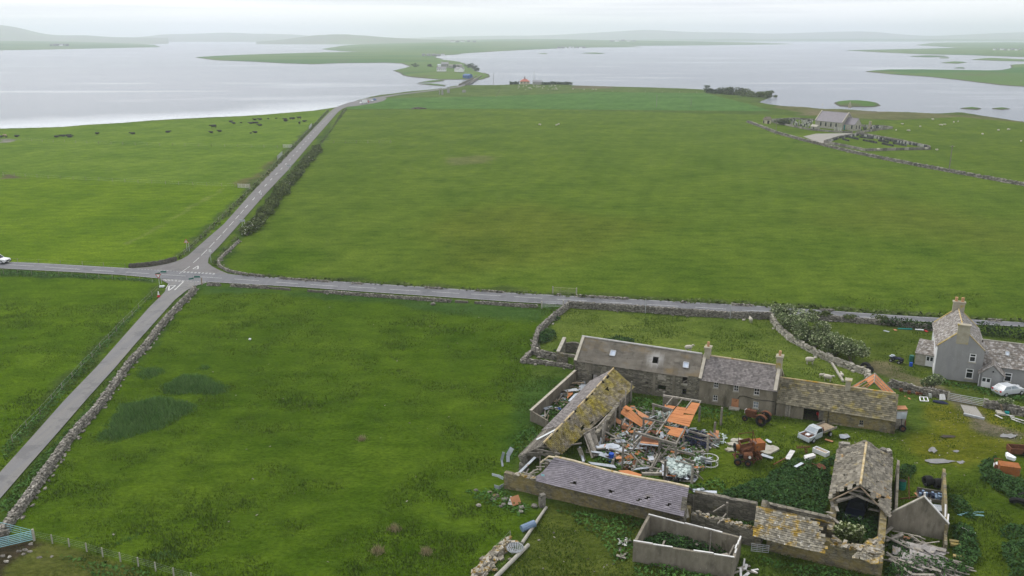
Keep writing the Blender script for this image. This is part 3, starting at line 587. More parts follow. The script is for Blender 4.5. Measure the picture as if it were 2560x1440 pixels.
hill('hill', [(1250, 103), (1500, 100), (1700, 98), (1900, 97.5), (2150, 97), (2400, 98), (2700, 99), (2900, 101)], 7600, 'low hazy shore in front of the right ridge', .1, 'far_green')
# ================================================================ BUILDINGS
def V2(v): return Vector((v[0], v[1], 0))
def pdl(p, q, X):
    ux, uy = q[0] - p[0], q[1] - p[1]; L = math.hypot(ux, uy); return (-uy * (X[0] - p[0]) + ux * (X[1] - p[1])) / L
def nrm(p, q): d = (V2(q) - V2(p)).normalized(); return Vector((-d.y, d.x, 0))
def ridge_pt(p, q, ze, px, py, sl):
    lo, hi = ze, ze + 12
    for _ in range(60):
        z = (lo + hi) / 2
        if z - ze - sl * pdl(p, q, P(px, py, z)) > 0: hi = z
        else: lo = z
    return P(px, py, z)
def wall(mb, p, q, th, top, holes=(), zb=-.5, side=1, rag=0., step=.6, seed=1):
    """p->q outer face, thickness to the left (side=1) or right; top: number or [(s, z)...]; holes: (s0, s1, z0, z1)"""
    p, q = V2(p), V2(q); d = q - p; L = d.length; d /= L; n = Vector((-d.y, d.x, 0)) * side * th
    tp = top if isinstance(top, (list, tuple)) else [(0, top), (L, top)]
    ts, tz = [a for a, b in tp], [b for a, b in tp]; rn = random.Random(seed)
    ss = {0., L} | {min(max(a, 0.), L) for a in ts}
    for h in holes: ss |= {min(max(h[0], 0.), L), min(max(h[1], 0.), L)}
    if rag: ss |= {k * step for k in range(int(L / step) + 1)}
    ss = sorted(ss); ss = [s for i, s in enumerate(ss) if i == 0 or s - ss[i - 1] > 1e-3]
    tops = [float(np.interp(s, ts, tz)) + (rag * (rn.random() - .6) if rag else 0) for s in ss]
    zs = sorted({zb} | {h[2] for h in holes if h[2] > zb} | {h[3] for h in holes}); nz = len(zs)
    def zat(i, k): return min(zs[k], tops[i]) if k < nz else tops[i]
    def full(i, k):
        if i < 0 or i >= len(ss) - 1 or k < 0 or k >= nz: return False
        if zat(i, k + 1) - zat(i, k) < 1e-4 and zat(i + 1, k + 1) - zat(i + 1, k) < 1e-4: return False
        sm = (ss[i] + ss[i + 1]) / 2; za, zc = zs[k], (zs[k + 1] if k + 1 < nz else 1e9); zm = za + .001
        return not any(h[0] < sm < h[1] and h[2] - .001 <= zm < h[3] - .0005 for h in holes)
    for i in range(len(ss) - 1):
        for k in range(nz):
            if not full(i, k): continue
            a, b = p + d * ss[i], p + d * ss[i + 1]
            A, B, C, D = [Vector((v.x, v.y, z)) for v, z in ((a, zat(i, k)), (b, zat(i + 1, k)), (b, zat(i + 1, k + 1)), (a, zat(i, k + 1)))]
            A2, B2, C2, D2 = A + n, B + n, C + n, D + n; fs = [(0, 1, 2, 3), (7, 6, 5, 4)]
            if not full(i, k - 1): fs.append((1, 0, 4, 5))
            if not full(i, k + 1): fs.append((3, 2, 6, 7))
            if not full(i - 1, k): fs.append((0, 3, 7, 4))
            if not full(i + 1, k): fs.append((2, 1, 5, 6))
            if side < 0: fs = [f[::-1] for f in fs]
            mb.add([A, B, C, D, A2, B2, C2, D2], fs)
    return mb
unit_tile = mesh_np('tile', UNIT, BOXF, None)
def corr_mesh(name, waves=6, amp=.5):
    n = waves * 4 + 1; x = np.linspace(-.5, .5, n); z = np.sin(np.linspace(0, 2 * math.pi * waves, n)) * amp
    Vv = np.vstack([np.c_[x, np.full(n, -.5), z], np.c_[x, np.full(n, .5), z]])
    return mesh_np(name, Vv, np.array([(i, i + 1, i + 1 + n, i + n) for i in range(n - 1)]), None)
unit_sheet = corr_mesh('corrugated_sheet'); _mc = {}
def mesh_of(base, m):
    k = (base.name, m.name)
    if k not in _mc: c = base.copy(); c.materials.clear(); c.materials.append(m); _mc[k] = c
    return _mc[k]
def lay(parent, name, m, mats, nparts, base=None, stuff_name=None):
    """pieces given as matrices: the nparts nearest to the viewer are parts of their own, the rest one part of kind stuff"""
    base = base or unit_tile; r0 = rootloc(parent) if parent else Vector((0, 0, 0)); me = mesh_of(base, m); T = Matrix.Translation(-r0)
    mats.sort(key=lambda k: (k.translation - Vector((0, 0, H))).length)
    for k in mats[:nparts]:
        o = link(name, me, parent); o.matrix_basis = T @ k
    rest = mats[nparts:]
    if rest:
        bv = np.array([v.co[:] + (1.,) for v in base.vertices]); bf = np.array([list(f.vertices) for f in base.polygons])
        A = np.array([np.array(T @ k) for k in rest]); Vv = np.einsum('kij,vj->kvi', A, bv)[:, :, :3].reshape(-1, 3)
        Fv = (bf[None] + (np.arange(len(rest)) * len(bv))[:, None, None]).reshape(-1, bf.shape[1])
        tag(link(stuff_name or name + 's', mesh_np(name + 's', Vv, Fv, m, bf.shape[1]), parent), kind='stuff')
def tile_mats(e0, e1, r1, r0, nu, nv, th, miss=None, sag=None, jit=1., seed=1, over=1.4, lift=.02, wide=.97, stag=True):
    rn = random.Random(seed); out = []; e0, e1, r1, r0 = map(Vector, (e0, e1, r1, r0))
    def S(u, v):
        q = (e0 * (1 - u) + e1 * u) * (1 - v) + (r0 * (1 - u) + r1 * u) * v
        return q + sag(u, v) if sag else q
    for j in range(nv):
        for i in range(-1, nu + 1):
            u0 = (i + (.5 if (j % 2 and stag) else 0)) / nu; u1 = u0 + 1 / nu; u0 = max(u0, 0); u1 = min(u1, 1)
            if u1 - u0 < .25 / nu: continue
            u, v = (u0 + u1) / 2, (j + .5) / nv
            if miss and miss(u, v): continue
            h = .5 / nv; du = S(u1, v) - S(u0, v); dv = S(u, v + h) - S(u, v - h); n = du.cross(dv).normalized()
            if n.z < 0: n = -n
            c = S(u, v) + n * (lift + th / 2)
            dv = dv * over - n * th * 1.1
            x = du * wide * (1 + jit * .06 * (rn.random() - .5)); y = dv * (1 + jit * .10 * (rn.random() - .5)); a = jit * .05 * (rn.random() - .5)
            x, y = x + y.normalized() * x.length * a, y - x.normalized() * y.length * a
            n = x.cross(y).normalized(); n = n if n.z > 0 else -n
            Mx = Matrix((x, y, n * th * (1 + .4 * jit * (rn.random() - .5)))).transposed().to_4x4(); Mx.translation = c + n * jit * .02 * rn.random() - dv * .12
            out.append(Mx)
    return out
def opening(p, q, x0, y0, x1, y1):
    a = PW(p, q, x0, y0); b = PW(p, q, x1, y1); return (min(a[0], b[0]), max(a[0], b[0]), min(a[1], b[1]), max(a[1], b[1]))
def on_wall(p, q, s, z, off=0.):          # off > 0: in front of the wall (towards the right of p->q)
    d = (V2(q) - V2(p)).normalized(); n = Vector((-d.y, d.x, 0)); v = V2(p) + d * s - n * off; return Vector((v.x, v.y, z))
def window(parent, p, q, h, frame, pane, bars='cross', off=-.10, fw=.07, broken=()):
    s0, s1, z0, z1 = h; f = MB(); up = on_wall(p, q, 0, 0, 1) - on_wall(p, q, 0, 0, 0); W = lambda s, z, o=off: on_wall(p, q, s, z, o)
    bm = lambda a, b, w: f.beam(W(*a), W(*b), w, .06, up)
    k = fw / 2 + .004
    bm((s0 + k, z0), (s0 + k, z1), fw); bm((s1 - k, z0), (s1 - k, z1), fw); bm((s0 + fw, z0 + k), (s1 - fw, z0 + k), fw); bm((s0 + fw, z1 - k), (s1 - fw, z1 - k), fw)
    sm, zm = (s0 + s1) / 2, (z0 + z1) / 2
    if bars == 'cross': bm((sm, z0 + fw), (sm, z1 - fw), .04); bm((s0 + fw, zm), (s1 - fw, zm), .055)
    if bars == 'top': bm((s0 + fw, z1 - (z1 - z0) * .36), (s1 - fw, z1 - (z1 - z0) * .36), fw * .8)
    if bars == 'mid': bm((sm, z0 + fw), (sm, z1 - fw), fw * .8)
    o = f.build('window', frame, parent)
    g = MB(); g.add([W(s0 + .01, z0 + .01, off - .05), W(s1 - .01, z0 + .01, off - .05), W(s1 - .01, z1 - .01, off - .05), W(s0 + .01, z1 - .01, off - .05)], [(0, 1, 2, 3)]).build('pane', pane, o)
    MB().beam(W(s0 - .08, z0 - .05, .03), W(s1 + .08, z0 - .05, .03), .16, .09, up).build('sill', M['concrete_pale'], o)
    return o
def chimney(parent, c, w, d, h, rz, pots=1, m='chimney', zb=0.):
    o = MB().box((c[0], c[1], zb + (h - zb) / 2), (w, d, h - zb), rz).box((c[0], c[1], h + .08), (w + .22, d + .22, .16), rz).build('chimney', M[m], parent)
    for i in range(pots):
        q = Vector((c[0], c[1], 0)) + Matrix.Rotation(rz, 3, 'Z') @ Vector(((i - (pots - 1) / 2) * .62, 0, 0))
        MB().tube([(q.x, q.y, h + .1), (q.x, q.y, h + .42), (q.x, q.y, h + .46), (q.x, q.y, h + .78)], [.16, .15, .19, .17], 10).build('chimney_pot', M['pot'], o)
    return o
def ang(p, q): return math.atan2(q[1] - p[1], q[0] - p[0])
# ---------------------------------------------------------------- long north range: barn, farmhouse, byre in one line
A, B, C, D = P(1436, 957), P(1746, 1005), P(1938, 1036), P(2236, 1084)
SL = .85
def gabled(root, p, q, ze, rl, rr, m_wall, holes, th=.5, gl=True, gr=True, back=True):
    """walls of a gabled building: front p->q, ridge points rl, rr"""
    n = nrm(p, q); dl, dr = 2 * pdl(p, q, rl), 2 * pdl(p, q, rr); pb, qb = V2(p) + n * dl, V2(q) + n * dr
    L = (V2(q) - V2(p)).length
    wall(MB(), p, q, th, ze, holes).build('front_wall', m_wall, root)
    if back: wall(MB(), qb, pb, th, ze).build('back_wall', m_wall, root)
    if gl: wall(MB(), pb - (V2(qb) - V2(pb)).normalized() * -.003, V2(p) + (V2(q) - V2(p)).normalized() * .003, th, [(0, ze), (dl / 2, rl.z), (dl, ze)]).build('gable_wall', m_wall, root)
    if gr: wall(MB(), V2(q) - (V2(q) - V2(p)).normalized() * .003, qb - (V2(qb) - V2(pb)).normalized() * .003, th, [(0, ze), (dr / 2, rr.z), (dr, ze)]).build('gable_wall', m_wall, root)
    return pb, qb
def verge(root, e, r, b, w=.38, h=.16, m='skew', both=True, name='skew'):
    o = MB().beam(Vector(e) + Vector((0, 0, .09)), Vector(r) + Vector((0, 0, .12)), w, h)
    if both: o.beam(Vector(r) + Vector((0, 0, .12)), Vector(b) + Vector((0, 0, .09)), w, h)
    return o.build(name, M[m], root)
# --- the barn
rl, rr = ridge_pt(A, B, 3.5, 1457, 842, SL), ridge_pt(A, B, 3.5, 1755, 886, SL)
barn = thing('barn', 'long grey sheet-roofed stone barn with two skylights and a black hole in its roof', 'barn', (A.x, A.y, 0))
O = lambda *r: opening(A, B, *r)
hh = [O(1644.5, 962, 1664, 977.5), O(1706.5, 941, 1717, 959.5), O(1613, 953.5, 1621, 960), O(1706, 972, 1715, 986), O(1618, 966, 1621, 970), O(1480, 936, 1484, 956)]
pb, qb = gabled(barn, A, B, 3.5, rl, rr, M['masonry'], hh)
dv = (V2(B) - V2(A)).normalized(); nb = nrm(A, B)
def slope_quad(p, q, ze, rl, rr, oh=.22, ex=.0):
    n = nrm(p, q); d = (V2(q) - V2(p)).normalized(); z = Vector((0, 0, 1)); e0 = V2(p) - d * ex - n * oh + z * (ze - oh * (rl.z - ze) / max(pdl(p, q, rl), .1)); e1 = V2(q) + d * ex - n * oh + z * (ze - oh * (rr.z - ze) / max(pdl(p, q, rr), .1))
    return e0, e1, Vector(rr) + d * ex, Vector(rl) - d * ex
def mirror_quad(quad, p, q, rl, rr):
    e0, e1, r1, r0 = quad; n = nrm(p, q)
    def mr(e, r): k = 2 * pdl(p, q, r) - 2 * pdl(p, q, e); return e + n * k
    return mr(e1, rr), mr(e0, rl), r0, r1
e = slope_quad(A, B, 3.5, rl, rr)
def roof_uv(p, q, ze, quad, px, py):       # (u, v) on a roof plane met by a line of sight
    e0, e1, r1, r0 = quad; d = Vector(ray(px, py)); o = Vector((0, 0, H)); n = (e1 - e0).cross(r0 - e0); t = (e0 - o).dot(n) / d.dot(n); X = o + d * t
    ue = (e1 - e0); u = (X - e0).dot(ue) / ue.dot(ue); sv = (r0 - e0); sv = sv - ue * (sv.dot(ue) / ue.dot(ue)); v = (X - e0).dot(sv) / sv.dot(sv); return u, v
nu = 24
sky_uv = [[roof_uv(A, B, 3.5, e, *c) for c in ((a, b), (c_, d_))] for a, b, c_, d_ in ((1529, 876, 1537, 891), (1712, 904.5, 1723, 920))]
hole_c = roof_uv(A, B, 3.5, e, 1640, 898.5); HU = 1 / (e[1] - e[0]).length; HV = 1 / ((e[3] - e[0]).length)
hu0, hu1, hv0, hv1 = hole_c[0] - .34 * HU, hole_c[0] + .36 * HU, hole_c[1] - .55 * HV, hole_c[1] + .45 * HV
# sheets in two courses; the holed sheet is cut into strips round the hole
mats = []; e0, e1, r1, r0 = e
def Sq(u, v): return (e0 * (1 - u) + e1 * u) * (1 - v) + (r0 * (1 - u) + r1 * u) * v
nrm_roof = (e1 - e0).cross(r0 - e0).normalized()
def sheet_mat(u0, u1, v0, v1, lift=.03, amp=.045):
    x = Sq(u1, (v0 + v1) / 2) - Sq(u0, (v0 + v1) / 2); y = Sq((u0 + u1) / 2, v1) - Sq((u0 + u1) / 2, v0)
    k = Matrix((x, y, nrm_roof * amp)).transposed().to_4x4(); k.translation = Sq((u0 + u1) / 2, (v0 + v1) / 2) + nrm_roof * lift; return k
rn = random.Random(3)
for i in range(nu):
    for j, (v0, v1) in enumerate(((-.01, .52), (.50, 1.0))):
        u0, u1 = i / nu - .001, (i + 1) / nu + .001
        hit = u0 < hu1 and u1 > hu0 and v0 < hv1 and v1 > hv0; lf = .03 + .02 * j + .012 * (i % 2)
        if i >= 22 and j == 0: v0 = .06
        if not hit: mats.append(sheet_mat(u0, u1, v0, v1, lf)); continue
        if hv0 > v0: mats.append(sheet_mat(u0, u1, v0, hv0, lf))
        if hv1 < v1: mats.append(sheet_mat(u0, u1, hv1, v1, lf))
        if hu0 > u0: mats.append(sheet_mat(u0, hu0, max(v0, hv0), min(v1, hv1), lf))
        if hu1 < u1: mats.append(sheet_mat(hu1, u1, max(v0, hv0), min(v1, hv1), lf))
def add_roof_halo(m):            # the pale washed ring round the hole is a stain with a shape of its own
    m = m.copy(); m.name = 'asbestos_barn'; t = m.node_tree; b = t.nodes['Principled BSDF']; src = b.inputs['Base Color'].links[0].from_socket
    g = t.nodes.new('ShaderNodeNewGeometry'); vs_ = t.nodes.new('ShaderNodeVectorMath'); vs_.operation = 'DISTANCE'; vs_.inputs[1].default_value = Sq(hole_c[0], hole_c[1])
    t.links.new(g.outputs['Position'], vs_.inputs[0]); nz_ = t.nodes.new('ShaderNodeTexNoise'); nz_.inputs['Scale'].default_value = 1.6; ad = t.nodes.new('ShaderNodeMath'); ad.operation = 'MULTIPLY_ADD'; ad.inputs[1].default_value = 1.2
    t.links.new(nz_.outputs['Fac'], ad.inputs[0]); t.links.new(vs_.outputs['Value'], ad.inputs[2])
    r = t.nodes.new('ShaderNodeValToRGB'); r.color_ramp.elements[0].position = .40; r.color_ramp.elements[0].color = (1, 1, 1, 1); r.color_ramp.elements[1].position = 1.; r.color_ramp.elements[1].color = (0, 0, 0, 1)
    sc_ = t.nodes.new('ShaderNodeMath'); sc_.operation = 'MULTIPLY'; sc_.inputs[1].default_value = .50; t.links.new(ad.outputs[0], sc_.inputs[0]); t.links.new(sc_.outputs[0], r.inputs[0])
    x = t.nodes.new('ShaderNodeMix'); x.data_type = 'RGBA'; i = [k for k in x.inputs if k.type == 'RGBA']; t.links.new(r.outputs[0], x.inputs[0]); t.links.new(src, i[0]); i[1].default_value = (.46, .45, .43, 1)
    t.links.new([k for k in x.outputs if k.type == 'RGBA'][0], b.inputs['Base Color']); return m
M['asbestos_barn'] = add_roof_halo(M['asbestos'])
lay(barn, 'roof_sheet', M['asbestos_barn'], mats, 300, unit_sheet)
be = mirror_quad(e, A, B, rl, rr)
lay(barn, 'back_roof_sheet', M['asbestos'], tile_mats(*be, 24, 1, .05, jit=0, lift=0, over=1.), 300, unit_sheet)
MB().tube([rl - dv * .1 + Vector((0, 0, .10)), rr + Vector((0, 0, .10))], .13, 8).build('ridge_cap', M['asbestos_pale'], barn)
verge(barn, e[0] + dv * .12, rl + dv * .12, mirror_quad(e, A, B, rl, rr)[1] + dv * .12)
def skylight(parent, quad, x0, y0, x1, y1, m='skylight'):
    e0, e1, r1, r0 = quad; u0, v1 = roof_uv(0, 0, 0, quad, x0, y0); u1, v0 = roof_uv(0, 0, 0, quad, x1, y1); n = (e1 - e0).cross(r0 - e0).normalized()
    S = lambda u, v: (e0 * (1 - u) + e1 * u) * (1 - v) + (r0 * (1 - u) + r1 * u) * v + n * .14
    c = [S(u0, v0), S(u1, v0), S(u1, v1), S(u0, v1)]; f = MB()
    for k in range(4): f.beam(c[k], c[(k + 1) % 4], .09, .10, n)
    o = f.build('skylight', M['galv'], parent); MB().slab([p - n * .02 for p in c], .03).build('pane', M[m], o); return o
skylight(barn, e, 1528, 876, 1537, 890.5); skylight(barn, e, 1713, 904.5, 1723, 920)
W = lambda s, z, off=0.: on_wall(A, B, s, z, off)
h = O(1645, 933, 1665, 951); MB().beam(W((h[0] + h[1]) / 2, h[2], .03), W((h[0] + h[1]) / 2, h[3], .03), h[1] - h[0], .06, nb).build('hatch', M['wood_grey'], barn)
h = O(1642, 925, 1681, 981); MB().beam(W(h[0] - .25, -.3, .04), W(h[0] - .25, 3.35, .04), .35, .12, nb).beam(W(h[1] + .1, -.3, .04), W(h[1] + .1, 3.35, .04), .3, .12, nb).beam(W(h[0], 3.2, .05), W(h[1], 3.2, .05), .16, .12, nb).build('door_surround', M['concrete'], barn)
h = hh[1]; MB().beam(W(h[0] + .05, h[2] + .1, -.1), W(h[1] - .03, h[3] - .5, -.1), .12, .05, nb).build('loose_board', M['wood_grey'], barn)
MB().beam(W(h[0] - .1, h[2] - .1, .05), W(h[1] + .1, h[2] - .1, .05), .22, .14, nb).build('sill', M['concrete_pale'], barn)
h = hh[3]; q = W((h[0] + h[1]) / 2, (h[2] + h[3]) / 2 - .1, -.15); tag(MB().wheel(q, .36, .2, nb, 14).build('old_tyre', M['tyre']), 'old tyre lodged in the low arched opening of the barn wall', 'tyre')
h = O(1463, 899, 1481, 927); MB().beam(W((h[0] + h[1]) / 2, h[2], .015), W((h[0] + h[1]) / 2, h[3], .015), h[1] - h[0], .05, nb).build('blocked_opening', M['concrete'], barn)
h = O(1484, 936, 1492, 960); MB().slab([W(h[0], 0, .35), W(h[1] + .1, 0, .4), W(h[1], h[3], .05), W(h[0], h[3], .05)], .03).build('door', M['sheet_grey'], barn)
# --- the farmhouse of the range
rl2, rr2 = ridge_pt(B, C, 3.4, 1775, 890, SL), ridge_pt(B, C, 3.4, 1942, 914.5, SL)
rl2 = rl2 - (V2(C) - V2(B)).normalized() * pdl(V2(B) , V2(B) + nrm(B, C), rl2) * -1 if False else rl2
dv2 = (V2(C) - V2(B)).normalized(); rl2 = rl2 - dv2 * ((V2(rl2) - V2(B)).dot(dv2)) ; rr2 = rr2 + dv2 * ((V2(C) - V2(B)).length - (V2(rr2) - V2(B)).dot(dv2))
house = thing('farmhouse', 'old two storey farmhouse of the long range with small paned windows and orange door', 'house', (B.x, B.y, 0))
O2 = lambda *r: opening(B, C, *r)
wins = [O2(1784.5, 954.5, 1795.5, 971), O2(1834.5, 962.5, 1846, 979.5), O2(1885.5, 970.5, 1898, 989), O2(1782.5, 987, 1793.5, 1003.5), O2(1883.5, 1003, 1895.5, 1021.5)]
door = O2(1829.5, 995.5, 1845.5, 1023); door = (door[0], door[1], 0, door[3])
pb2, qb2 = gabled(house, B, C, 3.4, rl2, rr2, M['render'], wins + [door], gl=False)
for i, w in enumerate(wins): window(house, B, C, w, M['wood_white'], M['glass_pale'] if i == 4 else M['glass'], 'cross')
nb2 = nrm(B, C); W2 = lambda s, z, off=0.: on_wall(B, C, s, z, off)
def plank_door(parent, Wf, nn, h, m, n=5, off=-.12, name='door'):
    o = MB().beam(Wf(h[0] + .02, h[2] + .9, off), Wf(h[1] - .02, h[2] + .9, off), .1, .05, nn).build(name, m, parent)
    w = (h[1] - h[0]) / n
    for i in range(n): MB().beam(Wf(h[0] + (i + .5) * w, h[2] + .02, off + .045), Wf(h[0] + (i + .5) * w, h[3] - .02, off + .045), w * .93, .03, nn).build('board', m, o)
    return o
plank_door(house, W2, nb2, door, M['orange_faded'])
MB().box(W2((door[0] + door[1]) / 2, .06, .4), (1.3, .7, .2), ang(B, C)).build('doorstep', M['concrete_pale'], house)
e2 = slope_quad(B, C, 3.4, rl2, rr2)
tm = tile_mats(*e2, 34, 15, .03, jit=.4, seed=4); lay(house, 'roof_slate', M['slab_purple'], tm, 300)
lay(house, 'back_roof_slate', M['slab_purple'], tile_mats(*mirror_quad(e2, B, C, rl2, rr2), 12, 6, .03, jit=.4), 0)
MB().tube([rl2 + Vector((0, 0, .08)), rr2 + Vector((0, 0, .08))], .11, 8).build('ridge_cap', M['ridge_tile'], house)
verge(house, e2[0] + Vector((0, 0, .1)) + dv2 * .05, rl2 + Vector((0, 0, .1)) + dv2 * .05, mirror_quad(e2, B, C, rl2, rr2)[1]); verge(house, e2[1] - dv2 * .25, rr2 - dv2 * .25, mirror_quad(e2, B, C, rl2, rr2)[0], .42)
chimney(house, rl2 + dv2 * .35, .72, .95, 6.75, ang(B, C), 1, zb=4.6); chimney(house, rr2 - dv2 * .30, .72, .95, 6.85, ang(B, C), 1, zb=4.4)
cable = [PW(B, C, a, b) for a, b in ((1845, 996), (1850, 990), (1858, 989.5), (1872, 993), (1890, 998.5), (1903, 1000), (1920, 1001.5), (1937, 1004))]
MB().tube([W2(s, z, .06) for s, z in cable], .035, 5).build('cable', M['black'], house)
# --- the byre
rl3, rr3 = ridge_pt(C, D, 1.85, 1955, 945, SL), ridge_pt(C, D, 1.85, 2239, 985, SL)
dv3 = (V2(D) - V2(C)).normalized(); rl3 = rl3 - dv3 * (V2(rl3) - V2(C)).dot(dv3); nb3 = nrm(C, D)
byre = thing('byre', 'low stone byre with mossy slab roof and a wide black doorway', 'barn', (C.x, C.y, 0))
O3 = lambda *r: opening(C, D, *r); W3 = lambda s, z, off=0.: on_wall(C, D, s, z, off)
gd = O3(2010, 1019, 2056, 1055); gd = (gd[0], gd[1], -.5, 1.55); sw = O3(2148.5, 1050, 2158, 1064); wd_ = O3(1964, 1017, 1975, 1041); wd_ = (wd_[0], wd_[1], 0, 1.55)
gabled(byre, C, D, 1.85, rl3, rr3, M['masonry_lichen'], [gd, sw, wd_], gl=False)
ps = MB(); 
for s0, s1 in ((.02, wd_[0] - .06), (wd_[1] + .06, gd[0] - .02)): ps.beam(W3((s0 + s1) / 2, -.3, .004), W3((s0 + s1) / 2, 1.7, .004), s1 - s0, .06, nb3)
ps.build('rendered_front', M['render'], byre)
plank_door(byre, W3, nb3, wd_, M['wood_grey'], 6, -.02); window(byre, C, D, sw, M['wood_grey'], M['glass'], 'cross', fw=.05)
MB().beam(W3(gd[0] - .1, 1.63, .03), W3(gd[1] + .1, 1.63, .03), .16, .3, nb3).build('lintel', M['wood_grey'], byre)
MB().box(W3((gd[0] + gd[1]) / 2, -.02, -1.6), (gd[1] - gd[0] + 1, 3.0, .04), ang(C, D)).build('floor', M['soil'], byre)
MB().beam(W3(gd[1] - .25, .1, -.3), W3(gd[1] - .25, 1.5, -.3), .5, .05, nb3).build('door_leaf', M['wood_grey'], byre)
e3 = slope_quad(C, D, 1.85, rl3, rr3, .2); 
lay(byre, 'roof_slab', M['slab_byre'], tile_mats(*e3, 36, 13, .045, jit=1.2, seed=5), 300)
lay(byre, 'back_roof_slab', M['slab_byre'], tile_mats(*mirror_quad(e3, C, D, rl3, rr3), 14, 5, .05), 0)
sg = lambda t: Vector((0, 0, .09 - .16 * math.sin(math.pi * t)))
MB().tube([rl3.lerp(rr3, t) + Vector((0, 0, .09)) for t in np.linspace(0, 1, 9)], .10, 8).build('ridge_cap', M['ridge_lichen'], byre)
u, v = roof_uv(0, 0, 0, e3, 2122, 985); q = e3[3].lerp(e3[2], u); chimney(byre, q - nb3 * .1, .62, .8, q.z + .95, ang(C, D), 0, zb=q.z - .8)
MB().tube([W3(s, z, .06) for s, z in [PW(C, D, a, b) for a, b in ((1940, 1004), (1962, 1008), (1990, 1013), (2030, 1021))]], .035, 5).tube([W3(*PW(C, D, 1941, 1004), .06), W3(PW(C, D, 1941, 1004)[0], 0, .06)], .045, 5).build('cable', M['black'], byre)
MB().tube([W3(*PW(C, D, 2072, 1028), .06), W3(PW(C, D, 2072, 1028)[0], 0, .06)], .035, 5).build('downpipe', M['black'], byre)
q = W3((gd[0] + gd[1]) / 2 + .6, .55, -1.1); tag(MB().blob(q, (.32, .4, .28)).box(q + Vector((0, 0, -.4)), (.12, .12, .6)).build('feed_drum', M['lens_red']), 'red drum on a stand inside the wide byre doorway', 'drum')
# --- roof of orange boards behind the byre
ob_r = thing('shed', 'shed with bare orange boarded roof and missing panels behind the byre chimney', 'shed', tuple(P(2128, 1000)))
s_ap, s_l, s_r = P(2186, 932, 3.6), P(2128, 966, 1.9), P(2240, 985, 1.9)
rb = P(2186, 958, 3.3)
bdir = (V2(D) - V2(C)).normalized(); nn_ = nb3
def tri_panels(nm, pts_list, m):
    for pts in pts_list: MB().slab(pts, .03).build(nm, m, ob_r)
back = nn_ * 3.6
apf = P(2185, 956, 3.3); apb = P(2187, 933, 3.45); lf, rf = P(2168, 970, 2.3), P(2212, 984, 2.2)
# left slope: boards between rafters with gaps; right slope: near complete
LB, RB = P(2129, 967, 1.95), P(2239, 984, 1.9)
gl = [LB.lerp(apb, .0), LB.lerp(apb, 1.)]
for a, b in ((.0, .16), (.58, .72), (.86, 1.)):
    MB().slab([LB.lerp(lf, a), LB.lerp(lf, b), apb.lerp(apf, b), apb.lerp(apf, a)], .03).build('roof_board', M['orange'], ob_r)
for a, b, c0, c1 in ((.16, .58, .55, 1.), (.72, .86, .5, 1.), (.16, .4, .0, .22)):
    lo = lambda t, k: LB.lerp(lf, t).lerp(apb.lerp(apf, t), k)
    MB().slab([lo(a, c0), lo(b, c0), lo(b, c1), lo(a, c1)], .03).build('roof_board', M['orange'], ob_r)
for k in range(6):
    a, b = k / 6 + .004, (k + 1) / 6 - .004
    pR = lambda t, kk: apb.lerp(apf, t).lerp(RB.lerp(rf, t), kk)
    MB().slab([pR(0, a), pR(1, a), pR(1, b), pR(0, b)], .03).build('roof_board', M['orange'], ob_r)
fr = MB()
for t in (0, .33, .66, 1.): fr.beam(LB.lerp(lf, t), apb.lerp(apf, t), .09).beam(apb.lerp(apf, t), RB.lerp(rf, t), .09)
fr.beam(apb, apf, .1).beam(LB, lf, .1).beam(RB, rf, .1).build('rafter_frame', M['wood_grey'], ob_r)
wl = MB()
for a, b in ((LB, lf), (rf, RB), (RB, LB)): wall(wl, a, b, .3, min(a.z, b.z) - .08, side=-1)
wl.build('wall', M['masonry'], ob_r)
# ---------------------------------------------------------------- west barn with the mossy roof
zw, zr = 1.9, 3.6
Wn, Wf, En, Ef = P(1296, 1140, zw), P(1478, 952, zw), P(1420, 1140, zw), P(1581, 965, zw); Rf = P(1534, 922, zr); Rn = P(1388, 1078, zr)
wdir = (V2(Wf) - V2(Wn)).normalized(); Rn = Rf - wdir * 17.5
Rn = P(1359, 1109, zr)
wb = thing('barn', 'long barn with collapsing end and yellow mossy stone slab roof', 'barn', (Wn.x, Wn.y, 0))
Ib = lambda a, b, t: Vector(a).lerp(Vector(b), t)
# east wall with openings, ragged
eN = V2(P(1497, 1116)); eF = V2(Ef) - wdir * .3; Lw = (eF - eN).length
ehol = [(.6, 1.6, -.5, 1.6), (3.6, 4.6, .7, 1.5), (7.2, 8.3, -.5, 1.7), (11., 11.9, -.5, 1.7), (13.2, 14.2, .6, 1.5)]
wall(MB(), eN, eF, .5, 1.8, [h for h in ehol if h[1] < Lw], rag=.15, side=1).build('east_wall', M['masonry'], wb)
wall(MB(), V2(Wf) + wdir * .2, V2(Wn) + wdir * .9, .5, 1.8, rag=.2, side=1).build('west_wall', M['concrete'], wb)
dW = (V2(Ef) - V2(Wf)).length
wall(MB(), V2(Ef), V2(Wf), .5, [(0, 1.8), (dW / 2, zr - .15), (dW, 1.8)]).build('gable_wall', M['masonry'], wb)
rag_top = []
En2 = V2(En) + Vector((0, 0, zw))
Sn = P(1362, 1108, zr)
def m_wb(u, v):
    return (v > .93 and int(u * 37) % 9 in (2, 5)) or (abs(u - .78) < .016 and .62 < v < .72) or (abs(u - .33) < .02 and .2 < v < .3) or (abs(u - .42) < .015 and .05 < v < .2) or (u < .05 and v < .25)
eE0, eE1 = P(1392, 1144, zw - .15), Ef + Vector((0, 0, -.1)) - nrm(Wn, Wf) * .2
tm = tile_mats(eE0, eE1, Rf, Rn, 46, 12, .05, m_wb, lambda u, v: Vector((0, 0, -.16 * math.sin(u * 9) * (1 - abs(2 * v - 1)) - .12 * math.sin(math.pi * u))), 2.0, 6)
lay(wb, 'roof_slab', M['slab_moss'], tm, 300)
